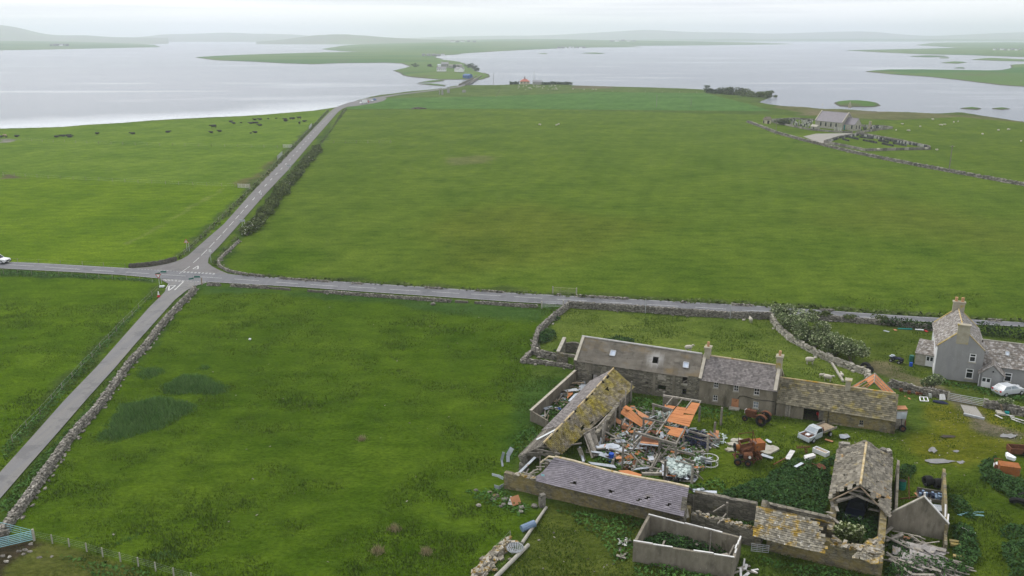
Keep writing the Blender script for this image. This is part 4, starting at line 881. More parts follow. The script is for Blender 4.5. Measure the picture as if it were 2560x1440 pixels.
cut = .30                                   # the west slope is stripped to its battens at the near end
c0, c1 = Wn.lerp(Wf, cut), Rn.lerp(Rf, cut - .10)
lay(wb, 'west_roof_slab', M['slab_purple'], tile_mats(Wf, c0, c1, Rf, 24, 8, .05, None, lambda u, v: Vector((0, 0, -.05)), .8, 7), 200)
for k in range(9):
    t = k / 8.; MB().beam(Wn.lerp(Rn, t * .98), c0.lerp(c1, t * .98), .09, .05).build('batten', M['wood_grey'], wb)
for k in range(7):
    t = k / 6. * .36; a = Wn.lerp(Wf, t); b = Rn.lerp(Rf, max(0, t - .06)); MB().beam(a - Vector((0, 0, .1)), b - Vector((0, 0, .1)), .12, .1).build('rafter', M['wood_grey'], wb)
for t in (.02, .10, .22): a = Wn.lerp(Wf, t); b = V2(eE0).lerp(V2(eE1), t); MB().beam(a, Vector((b.x, b.y, zw)), .18, .16).build('tie_beam', M['wood_grey'], wb)
for (x0, y0, z0), (x1, y1, z1), w in [((1307, 1134, 1.95), (1357, 1132, 2.3), .2), ((1346, 1131, 2.6), (1371, 1142, 1.6), .18), ((1336, 1123, 2.4), (1400, 1135, 2.2), .2), ((1350, 1141, .2), (1351, 1178, .0), .2), ((1322, 1136, 1.9), (1349, 1144, 1.5), .14)]:
    MB().beam(P(x0, y0, z0), P(x1, y1, z1), w).build('fallen_beam', M['wood_grey'], wb)
MB().beam(P(1389, 1074, 3.5), P(1341, 1099, 2.75), .26, .04).build('white_sheet_strip', M['sheet_white'], wb)
pl = MB(); q = P(1309, 1176)
for z in np.arange(-.3, 1.85, .22): pl.box((q.x + R.uniform(-.08, .08), q.y + R.uniform(-.08, .08), z + .1), (R.uniform(.6, .85), R.uniform(.55, .75), .21), R.uniform(-.2, .2) + .7)
pl.build('corner_pillar', M['stone_wall'], wb)
rc = [Rn.lerp(Rf, t) + Vector((0, 0, .12 - .16 * math.sin(t * math.pi))) for t in np.linspace(0, 1, 40)]
for i in range(39):
    if i in (4, 9, 15, 16, 21, 27, 31, 34): continue
    MB().tube([rc[i], rc[i].lerp(rc[i + 1], .96)], .11, 6).build('ridge_tile', M['ridge_lichen'], wb)
for px, zt, lean in ((1413, 3.0, .1), (1447, 3.1, .15), (1492, 2.8, .1), (1513, 2.9, .05), (1538, 3.1, .0), (1565, 3.3, .0)):
    t = (px - 1405) / 172.; b = V2(eN).lerp(eF, max(0, min(1, (px - 1440) / 140.))) - nrm(eN, eF) * .35
    MB().beam((b.x, b.y, -.2), (b.x + lean, b.y, zt), .17).build('wall_post', M['wood_grey'], wb)
for k, (x0, y0, z0, x1, y1, z1) in enumerate([(1458, 1086, 1.7, 1496, 1064, 2.0), (1490, 1071, 1.9, 1518, 1038, 2.2), (1427, 1112, 2.0, 1454, 1108, 2.2), (1459, 1073, 2.1, 1475, 1073, 2.1)]): MB().beam(P(x0, y0, z0), P(x1, y1, z1), .12).build('loose_rail', M['wood_grey'], wb)
for x0, y0, x1, y1, w in ((1467, 1085, 1487, 1142, .8), (1476, 1075, 1490, 1130, 1.1), (1448, 1120, 1460, 1152, .5)): MB().beam(P(x0, y0, 1.7), P(x1, y1, .1), w, .06, (0, 1, .3)).build('leaning_board', M['wood_grey'], wb)
# ---------------------------------------------------------------- south barn with the purple slate roof
s0_, s1_ = P(1260, 1222), P(1722, 1322)
sb = thing('barn', 'stone barn with sagging purple slate roof and four small black holes', 'barn', (s0_.x, s0_.y, 0))
n_s = nrm(s0_, s1_); d_s = (V2(s1_) - V2(s0_)).normalized(); L_s = (V2(s1_) - V2(s0_)).length
wall(MB(), s0_, s1_, .55, [(0, 1.85), (3., 1.95), (L_s * .6, 2.15), (L_s, 2.2)], rag=.12, step=.5, seed=2).build('south_wall', M['masonry_lichen'], sb)
pe0, pe1 = P(1325, 1199, 2.0), P(1710, 1291, 2.25); pr0, pr1 = P(1388, 1143, 3.8), P(1723, 1219, 3.95)
holes_p = [roof_uv(0, 0, 0, (pe0, pe1, pr1, pr0), a, b) + (w, h_) for a, b, w, h_ in ((1431, 1203.5, .011, .045), (1524.5, 1226.5, .010, .04), (1597, 1247, .006, .03), (1619, 1243, .006, .02), (1673, 1261, .011, .05))]
def m_sb(u, v): return any(abs(u - a) < w + .004 and abs(v - b) < h_ + .03 for a, b, w, h_ in holes_p) or (u < .035 * (1 - v) ** 2 and v < .3)
def sag_p(u, v): return Vector((0, 0, -.22 * math.sin(math.pi * min(1, max(0, (u - .15) / .7))) * v - .45 * max(0, .16 - u) / .16 * math.sin(math.pi * min(1, v * 1.05))))
lay(sb, 'slate', M['slate'], tile_mats(pe0, pe1, pr1, pr0, 46, 15, .05, m_sb, sag_p, .5, 8), 300)
ms = lambda p: Vector((p.x, p.y, p.z)) 
bw = lambda e_, r_: e_ + n_s * (2 * pdl(s0_, s1_, r_) - 2 * pdl(s0_, s1_, e_))
lay(sb, 'north_slope_slate', M['slate_grey'], tile_mats(bw(pe1, pr1), bw(pe0, pr0), pr0, pr1, 16, 6, .03, None, lambda u, v: sag_p(1 - u, v), .3, 8), 0)
wall(MB(), bw(pe1, pr1), bw(pe0, pr0), .5, 1.9).build('north_wall', M['masonry'], sb)
dl_ = 2 * pdl(s0_, s1_, pr1) - .2
gq = V2(pe1) + d_s * .02 + n_s * .25
wall(MB(), gq, gq + n_s * (dl_ - .4), .45, [(0, 2.1), (dl_ / 2 - .2, pr1.z - .12), (dl_ - .4, 2.)]).build('gable_wall', M['masonry'], sb)
rc = [pr0.lerp(pr1, t) + sag_p(t, 1.) + Vector((0, 0, .07)) for t in np.linspace(0, 1, 34)]
for i in range(33): MB().tube([rc[i], rc[i].lerp(rc[i + 1], .97)], .12, 7).build('ridge_tile', M['ridge_tile'], sb)
MB().tube([pr0 + Vector((0, 0, -.05)), P(1372, 1141, 3.55), P(1366, 1146, 3.2), P(1352, 1156, 2.6)], .10, 6).build('hip_edge', M['ridge_tile'], sb)
for x0, y0, z0, x1, y1, z1, w in ((1297, 1183, 1.9, 1338, 1143, 2.8, .30), (1320, 1186, 1.9, 1345, 1172, 2.0, .16), (1300, 1178, 1.95, 1330, 1188, 2., .2), (1310, 1190, 1.9, 1322, 1172, 2.1, .14)): MB().beam(P(x0, y0, z0), P(x1, y1, z1), w, .06).build('fallen_rafter', M['wood_grey'] if w < .25 else M['sheet_pale'], sb)
for k in range(6): MB().beam(pr0.lerp(P(1326, 1196, 2.0), .12 + .13 * k) + Vector((-.1, 0, -.15)), pr0.lerp(P(1326, 1196, 2.), .12 + .13 * k) + Vector((-1.0, .5, -.25 - .1 * k)), .08).build('batten', M['wood_grey'], sb)
for x, y in ((1296, 1186), (1318, 1192), (1335, 1195)): q = P(x, y, 1.95); MB().blob(q, (.4, .3, .16), noise_=.3).build('loose_stone', M['stone_lichen'], sb)
q = P(1355, 1266); MB().box(q + Vector((0, 0, .4)), (.62, .5, 1.2), .3).box(q + Vector((.03, 0, 1.15)), (.55, .45, .5), .5, .1).build('buttress_stone', M['stone_wall'], sb)
MB().slab([P(1353, 1186, 2.65) + Vector((0, 0, .07)), P(1361, 1188, 2.65) + Vector((0, 0, .07)), P(1361, 1192.5, 2.5) + Vector((0, 0, .07)), P(1353, 1190.5, 2.5) + Vector((0, 0, .07))], .02).build('patch_slate', M['galv_blue'], sb)
# ---------------------------------------------------------------- roofless yard between south barn and south-east byre
ry = thing('ruined_wall', 'roofless stretch of stone walling between the purple roof and the lichen roofed byre', 'wall', tuple(P(1725, 1322)))
a, b = P(1725, 1322), P(1884, 1366); wall(MB(), a, b, .55, 1.75, rag=.3, step=.45, seed=4).build('south_wall', M['masonry'], ry)
c_, d_ = P(1733, 1276), P(1889, 1306); wall(MB(), c_, d_, .5, [(0, 2.05), ((V2(d_) - V2(c_)).length, 2.0)], rag=.12, seed=5).build('north_wall', M['masonry_dark'], ry)
st = [Matrix.Translation(on_wall(a, b, R.uniform(.2, 6.7), 1.72 + R.uniform(-.1, .1), -R.uniform(.05, .5))) @ Matrix.Rotation(R.uniform(0, 3), 4, 'Z') @ Matrix.Diagonal((R.uniform(.2, .45), R.uniform(.18, .3), R.uniform(.08, .16), 1)) for _ in range(46)]
lay(ry, 'cap_stone', M['stone_lichen'], st, 300)
for x0, y0, z0, x1, y1, z1, w in ((1818, 1256, 2.6, 1816, 1306, .0, .2), (1794, 1310, 1.8, 1815, 1285, 1.7, .12), (1783, 1280, 1.5, 1812, 1262, 2.3, .12), (1712, 1272, 2.2, 1716, 1294, 1.4, .4)): MB().beam(P(x0, y0, z0), P(x1, y1, z1), w).build('propped_timber', M['wood_grey'], ry)
# ---------------------------------------------------------------- south-east byre, lichen covered, its east half collapsed
f0, f1 = P(1884, 1366), P(2203, 1442)
sy = thing('byre', 'stone byre with speckled lichen roof and a broken open east end', 'barn', (f0.x, f0.y, 0))
Ls = (V2(f1) - V2(f0)).length; n_y = nrm(f0, f1); d_y = (V2(f1) - V2(f0)).normalized()
dr_ = opening(f0, f1, 1887, 1342, 1914, 1381); dr_ = (max(dr_[0], .15), dr_[1], -.5, 1.85)
s_br = PW(f0, f1, 2071, 1384)[0]
wall(MB(), f0, f1, .6, [(0, 2.4), (s_br, 2.3), (s_br + .6, 2.05), (Ls * .8, 2.15), (Ls, 2.3)], [dr_], rag=.16, step=.5, seed=6).build('south_wall', M['masonry_lichen'], sy)
ye0, ye1, yr1, yr0 = P(1882, 1339, 2.35), P(2071, 1385, 2.35), P(2063, 1303, 3.85), P(1891, 1266, 3.85)
def m_sy(u, v): return u > .985 - .06 * math.sin(v * 17) ** 2 - .03 * (v > .6) or (u > .80 and v > .93)
lay(sy, 'roof_slab', M['slab_lichen'], tile_mats(ye0, ye1, yr1, yr0, 26, 14, .05, m_sy, lambda u, v: Vector((0, 0, -.10 * math.sin(math.pi * u))), 1.6, 9), 300)
lay(sy, 'north_roof_slab', M['slab_lichen'], tile_mats(*[p + n_y * (4.9 if i < 2 else 0) for i, p in enumerate((ye1, ye0))], yr0, yr1, 14, 7, .05), 0)
wall(MB(), V2(f0) + n_y * .05 + d_y * .1, V2(f0) + n_y * 4.6 + d_y * .1, .5, [(0, 2.2), (2.3, 3.75), (4.5, 2.2)], side=-1).build('gable_wall', M['masonry'], sy)
wall(MB(), V2(f1) + n_y * .02, V2(f1) + n_y * 3.4, .55, [(0, 2.2), (3.4, 1.2)], side=1, rag=.4, step=.5).build('east_wall', M['masonry'], sy)
wall(MB(), V2(f0) + n_y * 5. + d_y * (s_br - .5), V2(f0) + n_y * 5.1 , .5, 2.1).build('north_wall', M['masonry'], sy)
# broken stones along the wall head, slabs sliding off in the corner
st = []
for i in range(60):
    s = R.uniform(s_br + .2, Ls - .3); st.append(Matrix.Translation(on_wall(f0, f1, s, 2.13 + R.uniform(-.08, .2), -R.uniform(-.1, .6))) @ Matrix.Rotation(R.uniform(0, 3), 4, 'Z') @ Matrix.Rotation(R.uniform(-.4, .4), 4, 'X') @ Matrix.Diagonal((R.uniform(.25, .6), R.uniform(.2, .45), R.uniform(.1, .26), 1)))
lay(sy, 'wall_head_stone', M['stone_lichen'], st, 300)
lay(sy, 'slipped_slab', M['slab_lichen'], tile_mats(P(2130, 1397, 2.2), P(2207, 1408, 2.2), P(2206, 1338, 1.6), P(2165, 1362, 1.3), 9, 7, .06, None, lambda u, v: Vector((0, 0, .12 * math.sin(u * 7))), 3., 10, over=1.7), 100)
for x0, y0, z0, x1, y1, z1, w in ((2190, 1352, 1.5, 2230, 1318, 1.2, .26), (2196, 1348, 1.4, 2215, 1330, 1.5, .2), (2150, 1384, 1.7, 2190, 1352, 1.8, .16), (2215, 1352, .5, 2258, 1336, .9, .2), (2095, 1352, 1.1, 2082, 1338, 1.3, .3), (2078, 1354, 1., 2110, 1372, .5, .7)): MB().beam(P(x0, y0, z0), P(x1, y1, z1), w, w * .5).build('fallen_timber', M['wood_grey'], sy)
# ---------------------------------------------------------------- ruined barn running back from the camera
zw, zr = 2.6, 4.25
rWn, rWf, rEn, rEf = P(2074, 1250, zw), P(2096, 1123, zw), P(2222, 1288, zw), P(2229, 1142, zw); rRn, rRf = P(2151, 1213, zr), P(2166, 1108, zr)
rbn = thing('barn', 'ruined barn seen end-on with gaping broken gable and grey slab roof', 'barn', (rWn.x, rWn.y, 0))
dr2 = (V2(rWf) - V2(rWn)).normalized(); nr2 = nrm(rWn, rWf)          # nr2 points west
def m_rw(u, v): return (u > .93 + .06 * math.sin(v * 21)) and v < .9 or (abs(u - .3) < .02 and abs(v - .55) < .05) or (abs(u - .62) < .03 and abs(v - .4) < .05)
def m_re(u, v): return (u < .07 + .05 * math.sin(v * 19) and .35 < v < .9) or (abs(u - .35) < .02 and abs(v - .5) < .06) or (abs(u - .2) < .02 and abs(v - .28) < .06)
lay(rbn, 'west_roof_slab', M['slab_grey'], tile_mats(rWf, rWn, rRn, rRf, 22, 11, .06, m_rw, lambda u, v: Vector((0, 0, -.14 * math.sin(math.pi * u))), 2.6, 12), 300)
lay(rbn, 'east_roof_slab', M['slab_grey'], tile_mats(rEn + (rEn - rEf).normalized() * .5, rEf, rRf, rRn, 22, 11, .06, m_re, lambda u, v: Vector((0, 0, -.10 * math.sin(math.pi * u))), 2.4, 13), 300)
swn = V2(P(2064, 1335, .0)); sen = V2(P(2206, 1345, 0.))
wall(MB(), V2(rWf) - nr2 * .15, V2(rWn) - dr2 * 3.8 - nr2 * .15, .6, [(0, 2.5), (9., 2.5), (9.8, 2.1), (13, 1.6)], rag=.3, step=.5, seed=7).build('west_wall', M['masonry_lichen'], rbn)
wall(MB(), V2(rEn) - dr2 * 3.2 + nr2 * .15, V2(rEf) + nr2 * .15, .6, [(0, 1.7), (2.6, 2.3), (3.2, 2.5), (14, 2.5)], rag=.25, step=.5, seed=8).build('east_wall', M['masonry_lichen'], rbn)
gw = (V2(rEf) - V2(rWf)).length
wall(MB(), V2(rWf) + dr2 * .3, V2(rEf) + dr2 * .3, .55, [(0, 3.0), (.9, 3.0), (1.2, 3.2), (gw / 2, 4.1), (gw - 1.3, 3.1), (gw - 1.2, 2.9), (gw, 3.)], side=-1, rag=.2, step=.4).build('far_gable', M['masonry'], rbn)
for k, (s, z) in enumerate(((.35, 3.0), (.8, 3.05), (gw - .9, 3.0), (gw - .4, 2.95))): q = V2(rWf).lerp(V2(rEf), s / gw) + dr2 * .3; MB().box((q.x, q.y, z + .1), (.55, .6, .4), .3 + k).build('gable_stone', M['stone_wall'], rbn)
rc = [rRn.lerp(rRf, t) + Vector((0, 0, .1 - .10 * math.sin(t * math.pi))) for t in np.linspace(0, 1, 18)]
for i in range(17): MB().tube([rc[i], rc[i].lerp(rc[i + 1], .95)], .12, 6).build('ridge_tile', M['ridge_lichen'], rbn)
wn = lambda t, z=0., k=.0: (rWn.lerp(rEn, t) + dr2 * k) * 1 + Vector((0, 0, z))
for x0, y0, z0, x1, y1, z1, w in ((2092, 1254, 2.6, 2157, 1234, 2.9, .26), (2120, 1229, 3., 2198, 1262, 2.7, .24), (2131, 1224, 3.3, 2166, 1231, 3.2, .2), (2095, 1250, 2.5, 2116, 1245, 2.5, .2), (2172, 1272, 1.8, 2200, 1278, 2.0, .2), (2130, 1221, 3.4, 2151, 1215, 3.9, .14), (2151, 1215, 3.9, 2172, 1240, 3.2, .14), (2165, 1235, 2.9, 2180, 1238, 2.8, .2)): MB().beam(P(x0, y0, z0), P(x1, y1, z1), w, w * .7).build('broken_truss', M['wood_grey'], rbn)
for t in np.linspace(.0, 1, 8):
    MB().beam(rWn.lerp(rWf, t) - Vector((0, 0, .12)), rRn.lerp(rRf, t) - Vector((0, 0, .12)), .1).beam(rRn.lerp(rRf, t) - Vector((0, 0, .12)), rEn.lerp(rEf, t) - Vector((0, 0, .12)), .1).build('rafter', M['wood_brown'], rbn)
for i in range(7): q = P(2080 + R.uniform(-9, 12), 1262 + i * 10, 2.2 - .12 * i); MB().box(q, (.3, .8, .08), R.uniform(-.3, .5), R.uniform(-.3, .3)).build('wall_head_board', M['wood_grey'], rbn)
# ---------------------------------------------------------------- concrete gable with two long thin side walls
cgL, cgR = P(2217, 1322), P(2366, 1352)
cg = thing('roofless_shed', 'roofless shed of bare concrete with tall pointed gable and long thin side walls', 'shed', (cgL.x, cgL.y, 0))
Lg = (V2(cgR) - V2(cgL)).length; ap = PW(cgL, cgR, 2311, 1243)
wall(MB(), cgL, cgR, .22, [(0, 1.78), (.35, 1.84), (ap[0], ap[1]), (Lg, 1.75)], zb=-.4).build('gable', M['concrete'], cg)
gp = lambda s, z: on_wall(cgL, cgR, s, z, -.11)
MB().beam(gp(.3, 1.88), gp(ap[0], ap[1] + .05), .3, .09).build('verge_board', M['concrete_pale'], cg); MB().beam(gp(ap[0], ap[1] + .05), gp(Lg, 1.8), .28, .08).build('verge_board', M['wood_white'], cg)
lwF, lwN = P(2243, 1149, 1.7), P(2237, 1276, 1.7); rwF, rwN = P(2364, 1171, 1.75), P(2371, 1312, 1.75)
wall(MB(), lwF, lwN, .25, 1.7, rag=.06, step=1.).build('west_wall', M['concrete'], cg); wall(MB(), rwN, rwF, .28, 1.75, rag=.10, step=.8).build('east_wall', M['masonry_lichen'], cg)
rwS = P(2365, 1385); wall(MB(), rwS, V2(cgR) - Vector((.1, 0, 0)), .25, 1.0, rag=.1).build('wall_stub', M['masonry_lichen'], cg)
for x0, y0, z0, x1, y1, z1 in ((2312, 1231, 3.5, 2312, 1248, 2.7), (2326, 1250, 2.9, 2327, 1262, 2.4), (2316, 1247, 2.9, 2368, 1305, 1.9), (2364, 1262, 2.2, 2363, 1300, 1.6), (2371, 1286, 2., 2369, 1306, 1.7)): MB().beam(P(x0, y0, z0), P(x1, y1, z1), .14).build('frame_post', M['wood_white'], cg)
# ---------------------------------------------------------------- low concrete shed without roof, nettles inside
z = 2.05; k1, k2, k3, k4 = P(1583, 1355, z), P(1837, 1396, z), P(1855, 1342, z), P(1621, 1285, z)
cs = thing('roofless_shed', 'low rectangular roofless concrete shed full of nettles', 'shed', (k1.x, k1.y, 0))
for a, b, nm in ((k1, k2, 'front_wall'), (k2, k3, 'end_wall'), (k3, k4, 'back_wall'), (k4, k1, 'end_wall')): wall(MB(), V2(a) + (V2(b) - V2(a)).normalized() * .004, V2(b) - (V2(b) - V2(a)).normalized() * .26, .25, z, rag=.04, step=1.1).build(nm, M['concrete'], cs)
pl = MB()
for a, b in ((k1, k2), (k2, k3), (k3, k4)):
    for i in range(5):
        if R.random() < .75: u, v = Vector(a).lerp(b, i / 5), Vector(a).lerp(b, (i + .97) / 5); q = nrm(a, b) * (.12 + R.uniform(-.05, .1)); MB().beam(u + q + Vector((0, 0, .045)), v + q + Vector((0, 0, .045 + R.uniform(0, .04))), .13, .07).build('wall_plate', M['wood_white'], cs)
bdk = (V2(k4) - V2(k3)).normalized()
def lean_sheet(parent, name, m, a, b, zt, c, d, zb_, n=7):
    T0, T1, B1, B0 = P(*a, zt), P(*b, zt), P(*c, zb_), P(*d, zb_); w = (T1 - T0); y = ((B0 + B1) - (T0 + T1)) / 2; nn = w.cross(y).normalized()
    mats = []
    for i in range(n):
        t = (i + .5) / n; x = w / n * 1.02; yy = T0.lerp(T1, t) - B0.lerp(B1, t); k = Matrix((x, yy, nn * .05)).transposed().to_4x4(); k.translation = (T0.lerp(T1, t) + B0.lerp(B1, t)) / 2 + nn * .01 * (i % 2); mats.append(k)
    lay(parent, name, m, mats, 50, corr_small)
corr_small = corr_mesh('small_corrugated', 2)
lean_sheet(cs, 'fallen_roof_sheet', M['sheet_grey'], (1621, 1284), (1674, 1299), 2.1, (1666, 1342), (1634, 1338), .1)
lean_sheet(cs, 'fallen_roof_sheet', M['sheet_grey'], (1700, 1303), (1744, 1316), 2.1, (1722, 1358), (1681, 1352), .1)
for x0, y0, z0, x1, y1, z1, w in ((1662, 1351, .8, 1652, 1372, .6, .16), (1740, 1335, 1.0, 1726, 1358, .4, .4), (1733, 1355, .5, 1770, 1347, .6, .2), (1778, 1324, 2.2, 1774, 1381, .3, .12), (1740, 1362, .6, 1765, 1350, .6, .25), (1790, 1393, .7, 1822, 1387, .7, .6), (1816, 1400, .9, 1836, 1362, 2.1, .15), (1826, 1336, 2.1, 1850, 1352, 1.6, .15)): MB().beam(P(x0, y0, z0), P(x1, y1, z1), w, .06).build('fallen_plank', M['wood_grey'], cs)
# ---------------------------------------------------------------- yard wall enclosure west of the barns
yw = thing('enclosure', 'long rendered enclosure wall beside the mossy barn, open to the sky', 'wall', tuple(P(1325, 1052)))
a, b, c_ = P(1437, 957), P(1325, 1052), P(1368, 1070)
wall(MB(), V2(a) - Vector((.05, .1, 0)), b, .25, [(0, 1.9), (4, 1.75), (16, 1.35)], side=1).build('west_wall', M['concrete'], yw)
wall(MB(), V2(b) + Vector((.02, .0, 0)), c_, .22, [(0, 1.35), (3.4, .9)], side=1).build('south_wall', M['concrete'], yw)
Lc = (V2(b) - V2(a)).length; cp = MB()
for i in range(26): s = i * Lc / 26; zt = float(np.interp(s, [0, 4, 16], [1.9, 1.75, 1.35])); MB().box(V2(a).lerp(V2(b), (i + .5) / 26) + nrm(a, b) * .12 + Vector((-.05, -.1, zt + .04)), (Lc / 26 * .95, .34, .07), ang(a, b)).build('coping_stone', M['skew'], yw)
# small roofless outhouse and stone pens at the barn's left end
oh = thing('outhouse', 'small roofless stone outhouse against the left end of the long barn', 'shed', tuple(P(1391, 906)))
z = 2.3; q1, q2 = P(1391, 886, z), P(1408, 844, z)
wall(MB(), P(1391, 908), P(1436, 914), .45, 1.6, [(1.6, 2.6, -.5, 1.2)], rag=.15, step=.4).build('front_wall', M['masonry'], oh)
wall(MB(), V2(q2), V2(P(1391, 908)) + Vector((0, .02, 0)), .45, [(0, 2.3), (5.2, 1.7)]).build('west_wall', M['masonry'], oh)
wall(MB(), V2(P(1447, 880)), V2(q2) + Vector((.1, .1, 0)), .45, 1.6, rag=.2).build('back_wall', M['masonry_dark'], oh)
Lq = (V2(q2) - V2(P(1391, 908))).length; MB().beam(V2(P(1391, 908)) + Vector((.2, .1, 1.76)), V2(q2) + Vector((.2, -.1, 2.36)), .5, .12).build('coping', M['concrete_pale'], oh)
# ---------------------------------------------------------------- the grey harled house
ha = P(2333, 942); hb = ha + (V2(D) - V2(A)).normalized() * 5.8
ze = 4.6; hw = (V2(hb) - V2(ha)).length; nh = nrm(ha, hb); dh = (V2(hb) - V2(ha)).normalized(); hl = 11.2
gh = thing('house', 'tall grey harled farmhouse with chimneys at both gables and white window frames', 'house', (ha.x, ha.y, 0))
Wh = lambda s, z, off=0.: on_wall(ha, hb, s, z, off); Oh = lambda *r: opening(ha, hb, *r)
wins = [Oh(2425, 883.5, 2438.5, 906.5), Oh(2416, 921, 2431, 948)]
apz = 7.25
wall(MB(), ha, hb, .5, [(0, ze), (hw / 2, apz), (hw, ze)], wins).build('front_gable', M['harl'], gh)
b1, b2 = V2(hb) + nh * hl, V2(ha) + nh * hl
wall(MB(), b1, b2, .5, [(0, ze), (hw / 2, apz), (hw, ze)]).build('back_gable', M['harl'], gh)
wall(MB(), V2(b2) - nh * .003 + dh * .003, V2(ha) + nh * .003 + dh * .003, .5, ze, [(2.2, 3.2, 3., 4.2), (7.5, 8.5, 3., 4.2), (7.5, 8.5, .9, 2.2)]).build('west_wall', M['upvc'], gh)
wall(MB(), V2(hb) + nh * .003 - dh * .003, V2(b1) - nh * .003 - dh * .003, .5, ze).build('east_wall', M['harl'], gh)
for w in wins: window(gh, ha, hb, w, M['upvc'], M['glass'], 'top', off=-.06, fw=.11)
zz = Vector((0, 0, 1)); rf_, rb_ = V2(ha).lerp(V2(hb), .5) + zz * apz, V2(b2).lerp(V2(b1), .5) + zz * apz
wq = (V2(b2) - dh * .15 + zz * (ze - .12), V2(ha) - dh * .15 + zz * (ze - .12), rf_, rb_); eq = (V2(hb) + dh * .15 + zz * (ze - .12), V2(b1) + dh * .15 + zz * (ze - .12), rb_, rf_)
lay(gh, 'roof_slate', M['slab_house'], tile_mats(*wq, 36, 15, .03, jit=.6, seed=20), 300); lay(gh, 'east_roof_slate', M['slab_house'], tile_mats(*eq, 30, 12, .03, jit=.6, seed=21), 0)
M['verge_moss'] = mat('verge_moss', (.30, .22, .05), (.42, .34, .16), 1.5, bump=.2)
for q in (nh * .22, nh * (hl - .22)): verge(gh, V2(ha) + q + zz * (ze - .02), V2(ha).lerp(V2(hb), .5) + q + zz * apz, V2(hb) + q + zz * (ze - .02), .40, .12, 'verge_moss')
MB().tube([rf_ + zz * .06, rb_ + zz * .06], .09, 6).build('ridge_cap', M['ridge_lichen'], gh)
q = V2(ha).lerp(V2(hb), .5) + nh * .26; MB().box((q.x, q.y, 6.6), (1.5, .62, 2.6), ang(ha, hb)).box((q.x, q.y, 7.98), (1.7, .8, .18), ang(ha, hb)).build('chimney', M['chimney'], gh)
q = V2(b2).lerp(V2(b1), .5) - nh * .4; o = MB().box((q.x, q.y, 7.1), (1.55, .75, 2.2), ang(ha, hb)).box((q.x, q.y, 8.25), (1.75, .95, .18), ang(ha, hb)).build('chimney', M['chimney'], gh)
for k in (-.42, .42): c = q + dh * k; MB().tube([(c.x, c.y, 8.3), (c.x, c.y, 8.6), (c.x, c.y, 8.95)], [.24, .20, .22], 10).build('chimney_pot', M['pot'], o)
q = rf_.lerp(rb_, .18); MB().box(q + dh * .55 + zz * -.25, (.4, .4, .7), ang(ha, hb)).build('roof_vent', M['galv'], gh)
# east wing, porch and west lean-to are parts of the house
wa = V2(hb) + nh * .9 - dh * .003; wb_ = wa + (V2(P(2640, 928, 2.6)) - V2(P(2457, 905, 2.6))).normalized() * 13.
Ow = lambda *r: opening(wa, wb_, *r); ww = Ow(2512, 931, 2527.5, 956)
wing = wall(MB(), wa, wb_, .45, 2.6, [ww]).build('wing_wall', M['harl'], gh); nw = nrm(wa, wb_); dw = (V2(wb_) - V2(wa)).normalized()
window(gh, wa, wb_, ww, M['upvc'], M['glass'], 'top', off=-.05, fw=.11)
wr0, wr1 = V2(wa) + nw * 3. + zz * 5., V2(wb_) + nw * 3. + zz * 5.
wqd = (V2(wa) - nw * .2 + zz * 2.45 + dw * .1, V2(wb_) - nw * .2 + zz * 2.45, wr1, wr0 + dw * .1)
lay(gh, 'wing_roof_slate', M['slab_house'], tile_mats(*wqd, 34, 12, .03, jit=.6, seed=22), 300)
lay(gh, 'wing_back_slate', M['slab_house'], tile_mats(V2(wb_) + nw * 6.2 + zz * 2.45, V2(wa) + nw * 6.2 + zz * 2.45, wr0, wr1, 16, 6, .03), 0)
MB().tube([wr0 + zz * .08, wr1 + zz * .08], .10, 6).build('wing_ridge', M['concrete_pale'], gh)
wall(MB(), V2(wb_), V2(wb_) + nw * 6., .4, [(0, 2.5), (3, 4.9), (6, 2.5)]).build('wing_gable', M['harl'], gh)
skylight(gh, wqd, 2514, 880, 2522, 890)
pa, pb_ = P(2446, 967), P(2502, 976); Lp = (V2(pb_) - V2(pa)).length; npn = nrm(pa, pb_); dp = (V2(pb_) - V2(pa)).normalized()
pd_ = opening(pa, pb_, 2454, 942, 2475, 971); pd_ = (pd_[0], pd_[1], -.5, min(1.75, pd_[3]))
wall(MB(), pa, pb_, .25, [(0, 1.95), (Lp / 2, 3.3), (Lp, 1.95)], [pd_]).build('porch_gable', M['harl'], gh)
wall(MB(), V2(pa) + npn * 2.6 + dp * .003, V2(pa) + dp * .003, .25, 1.95).build('porch_wall', M['harl'], gh); wall(MB(), V2(pb_) - dp * .003, V2(pb_) + npn * 2.6 - dp * .003, .25, 1.95).build('porch_wall', M['harl'], gh)
pr = V2(pa).lerp(V2(pb_), .5) + zz * 3.34
lay(gh, 'porch_slate', M['slab_house'], tile_mats(V2(pa) + npn * 2.8 - dp * .18 + zz * 1.85, V2(pa) - npn * .12 - dp * .18 + zz * 1.85, pr - npn * .12, pr + npn * 2.8, 7, 6, .03) + tile_mats(V2(pb_) - npn * .12 + dp * .18 + zz * 1.85, V2(pb_) + npn * 2.8 + dp * .18 + zz * 1.85, pr + npn * 2.8, pr - npn * .12, 7, 6, .03), 100)
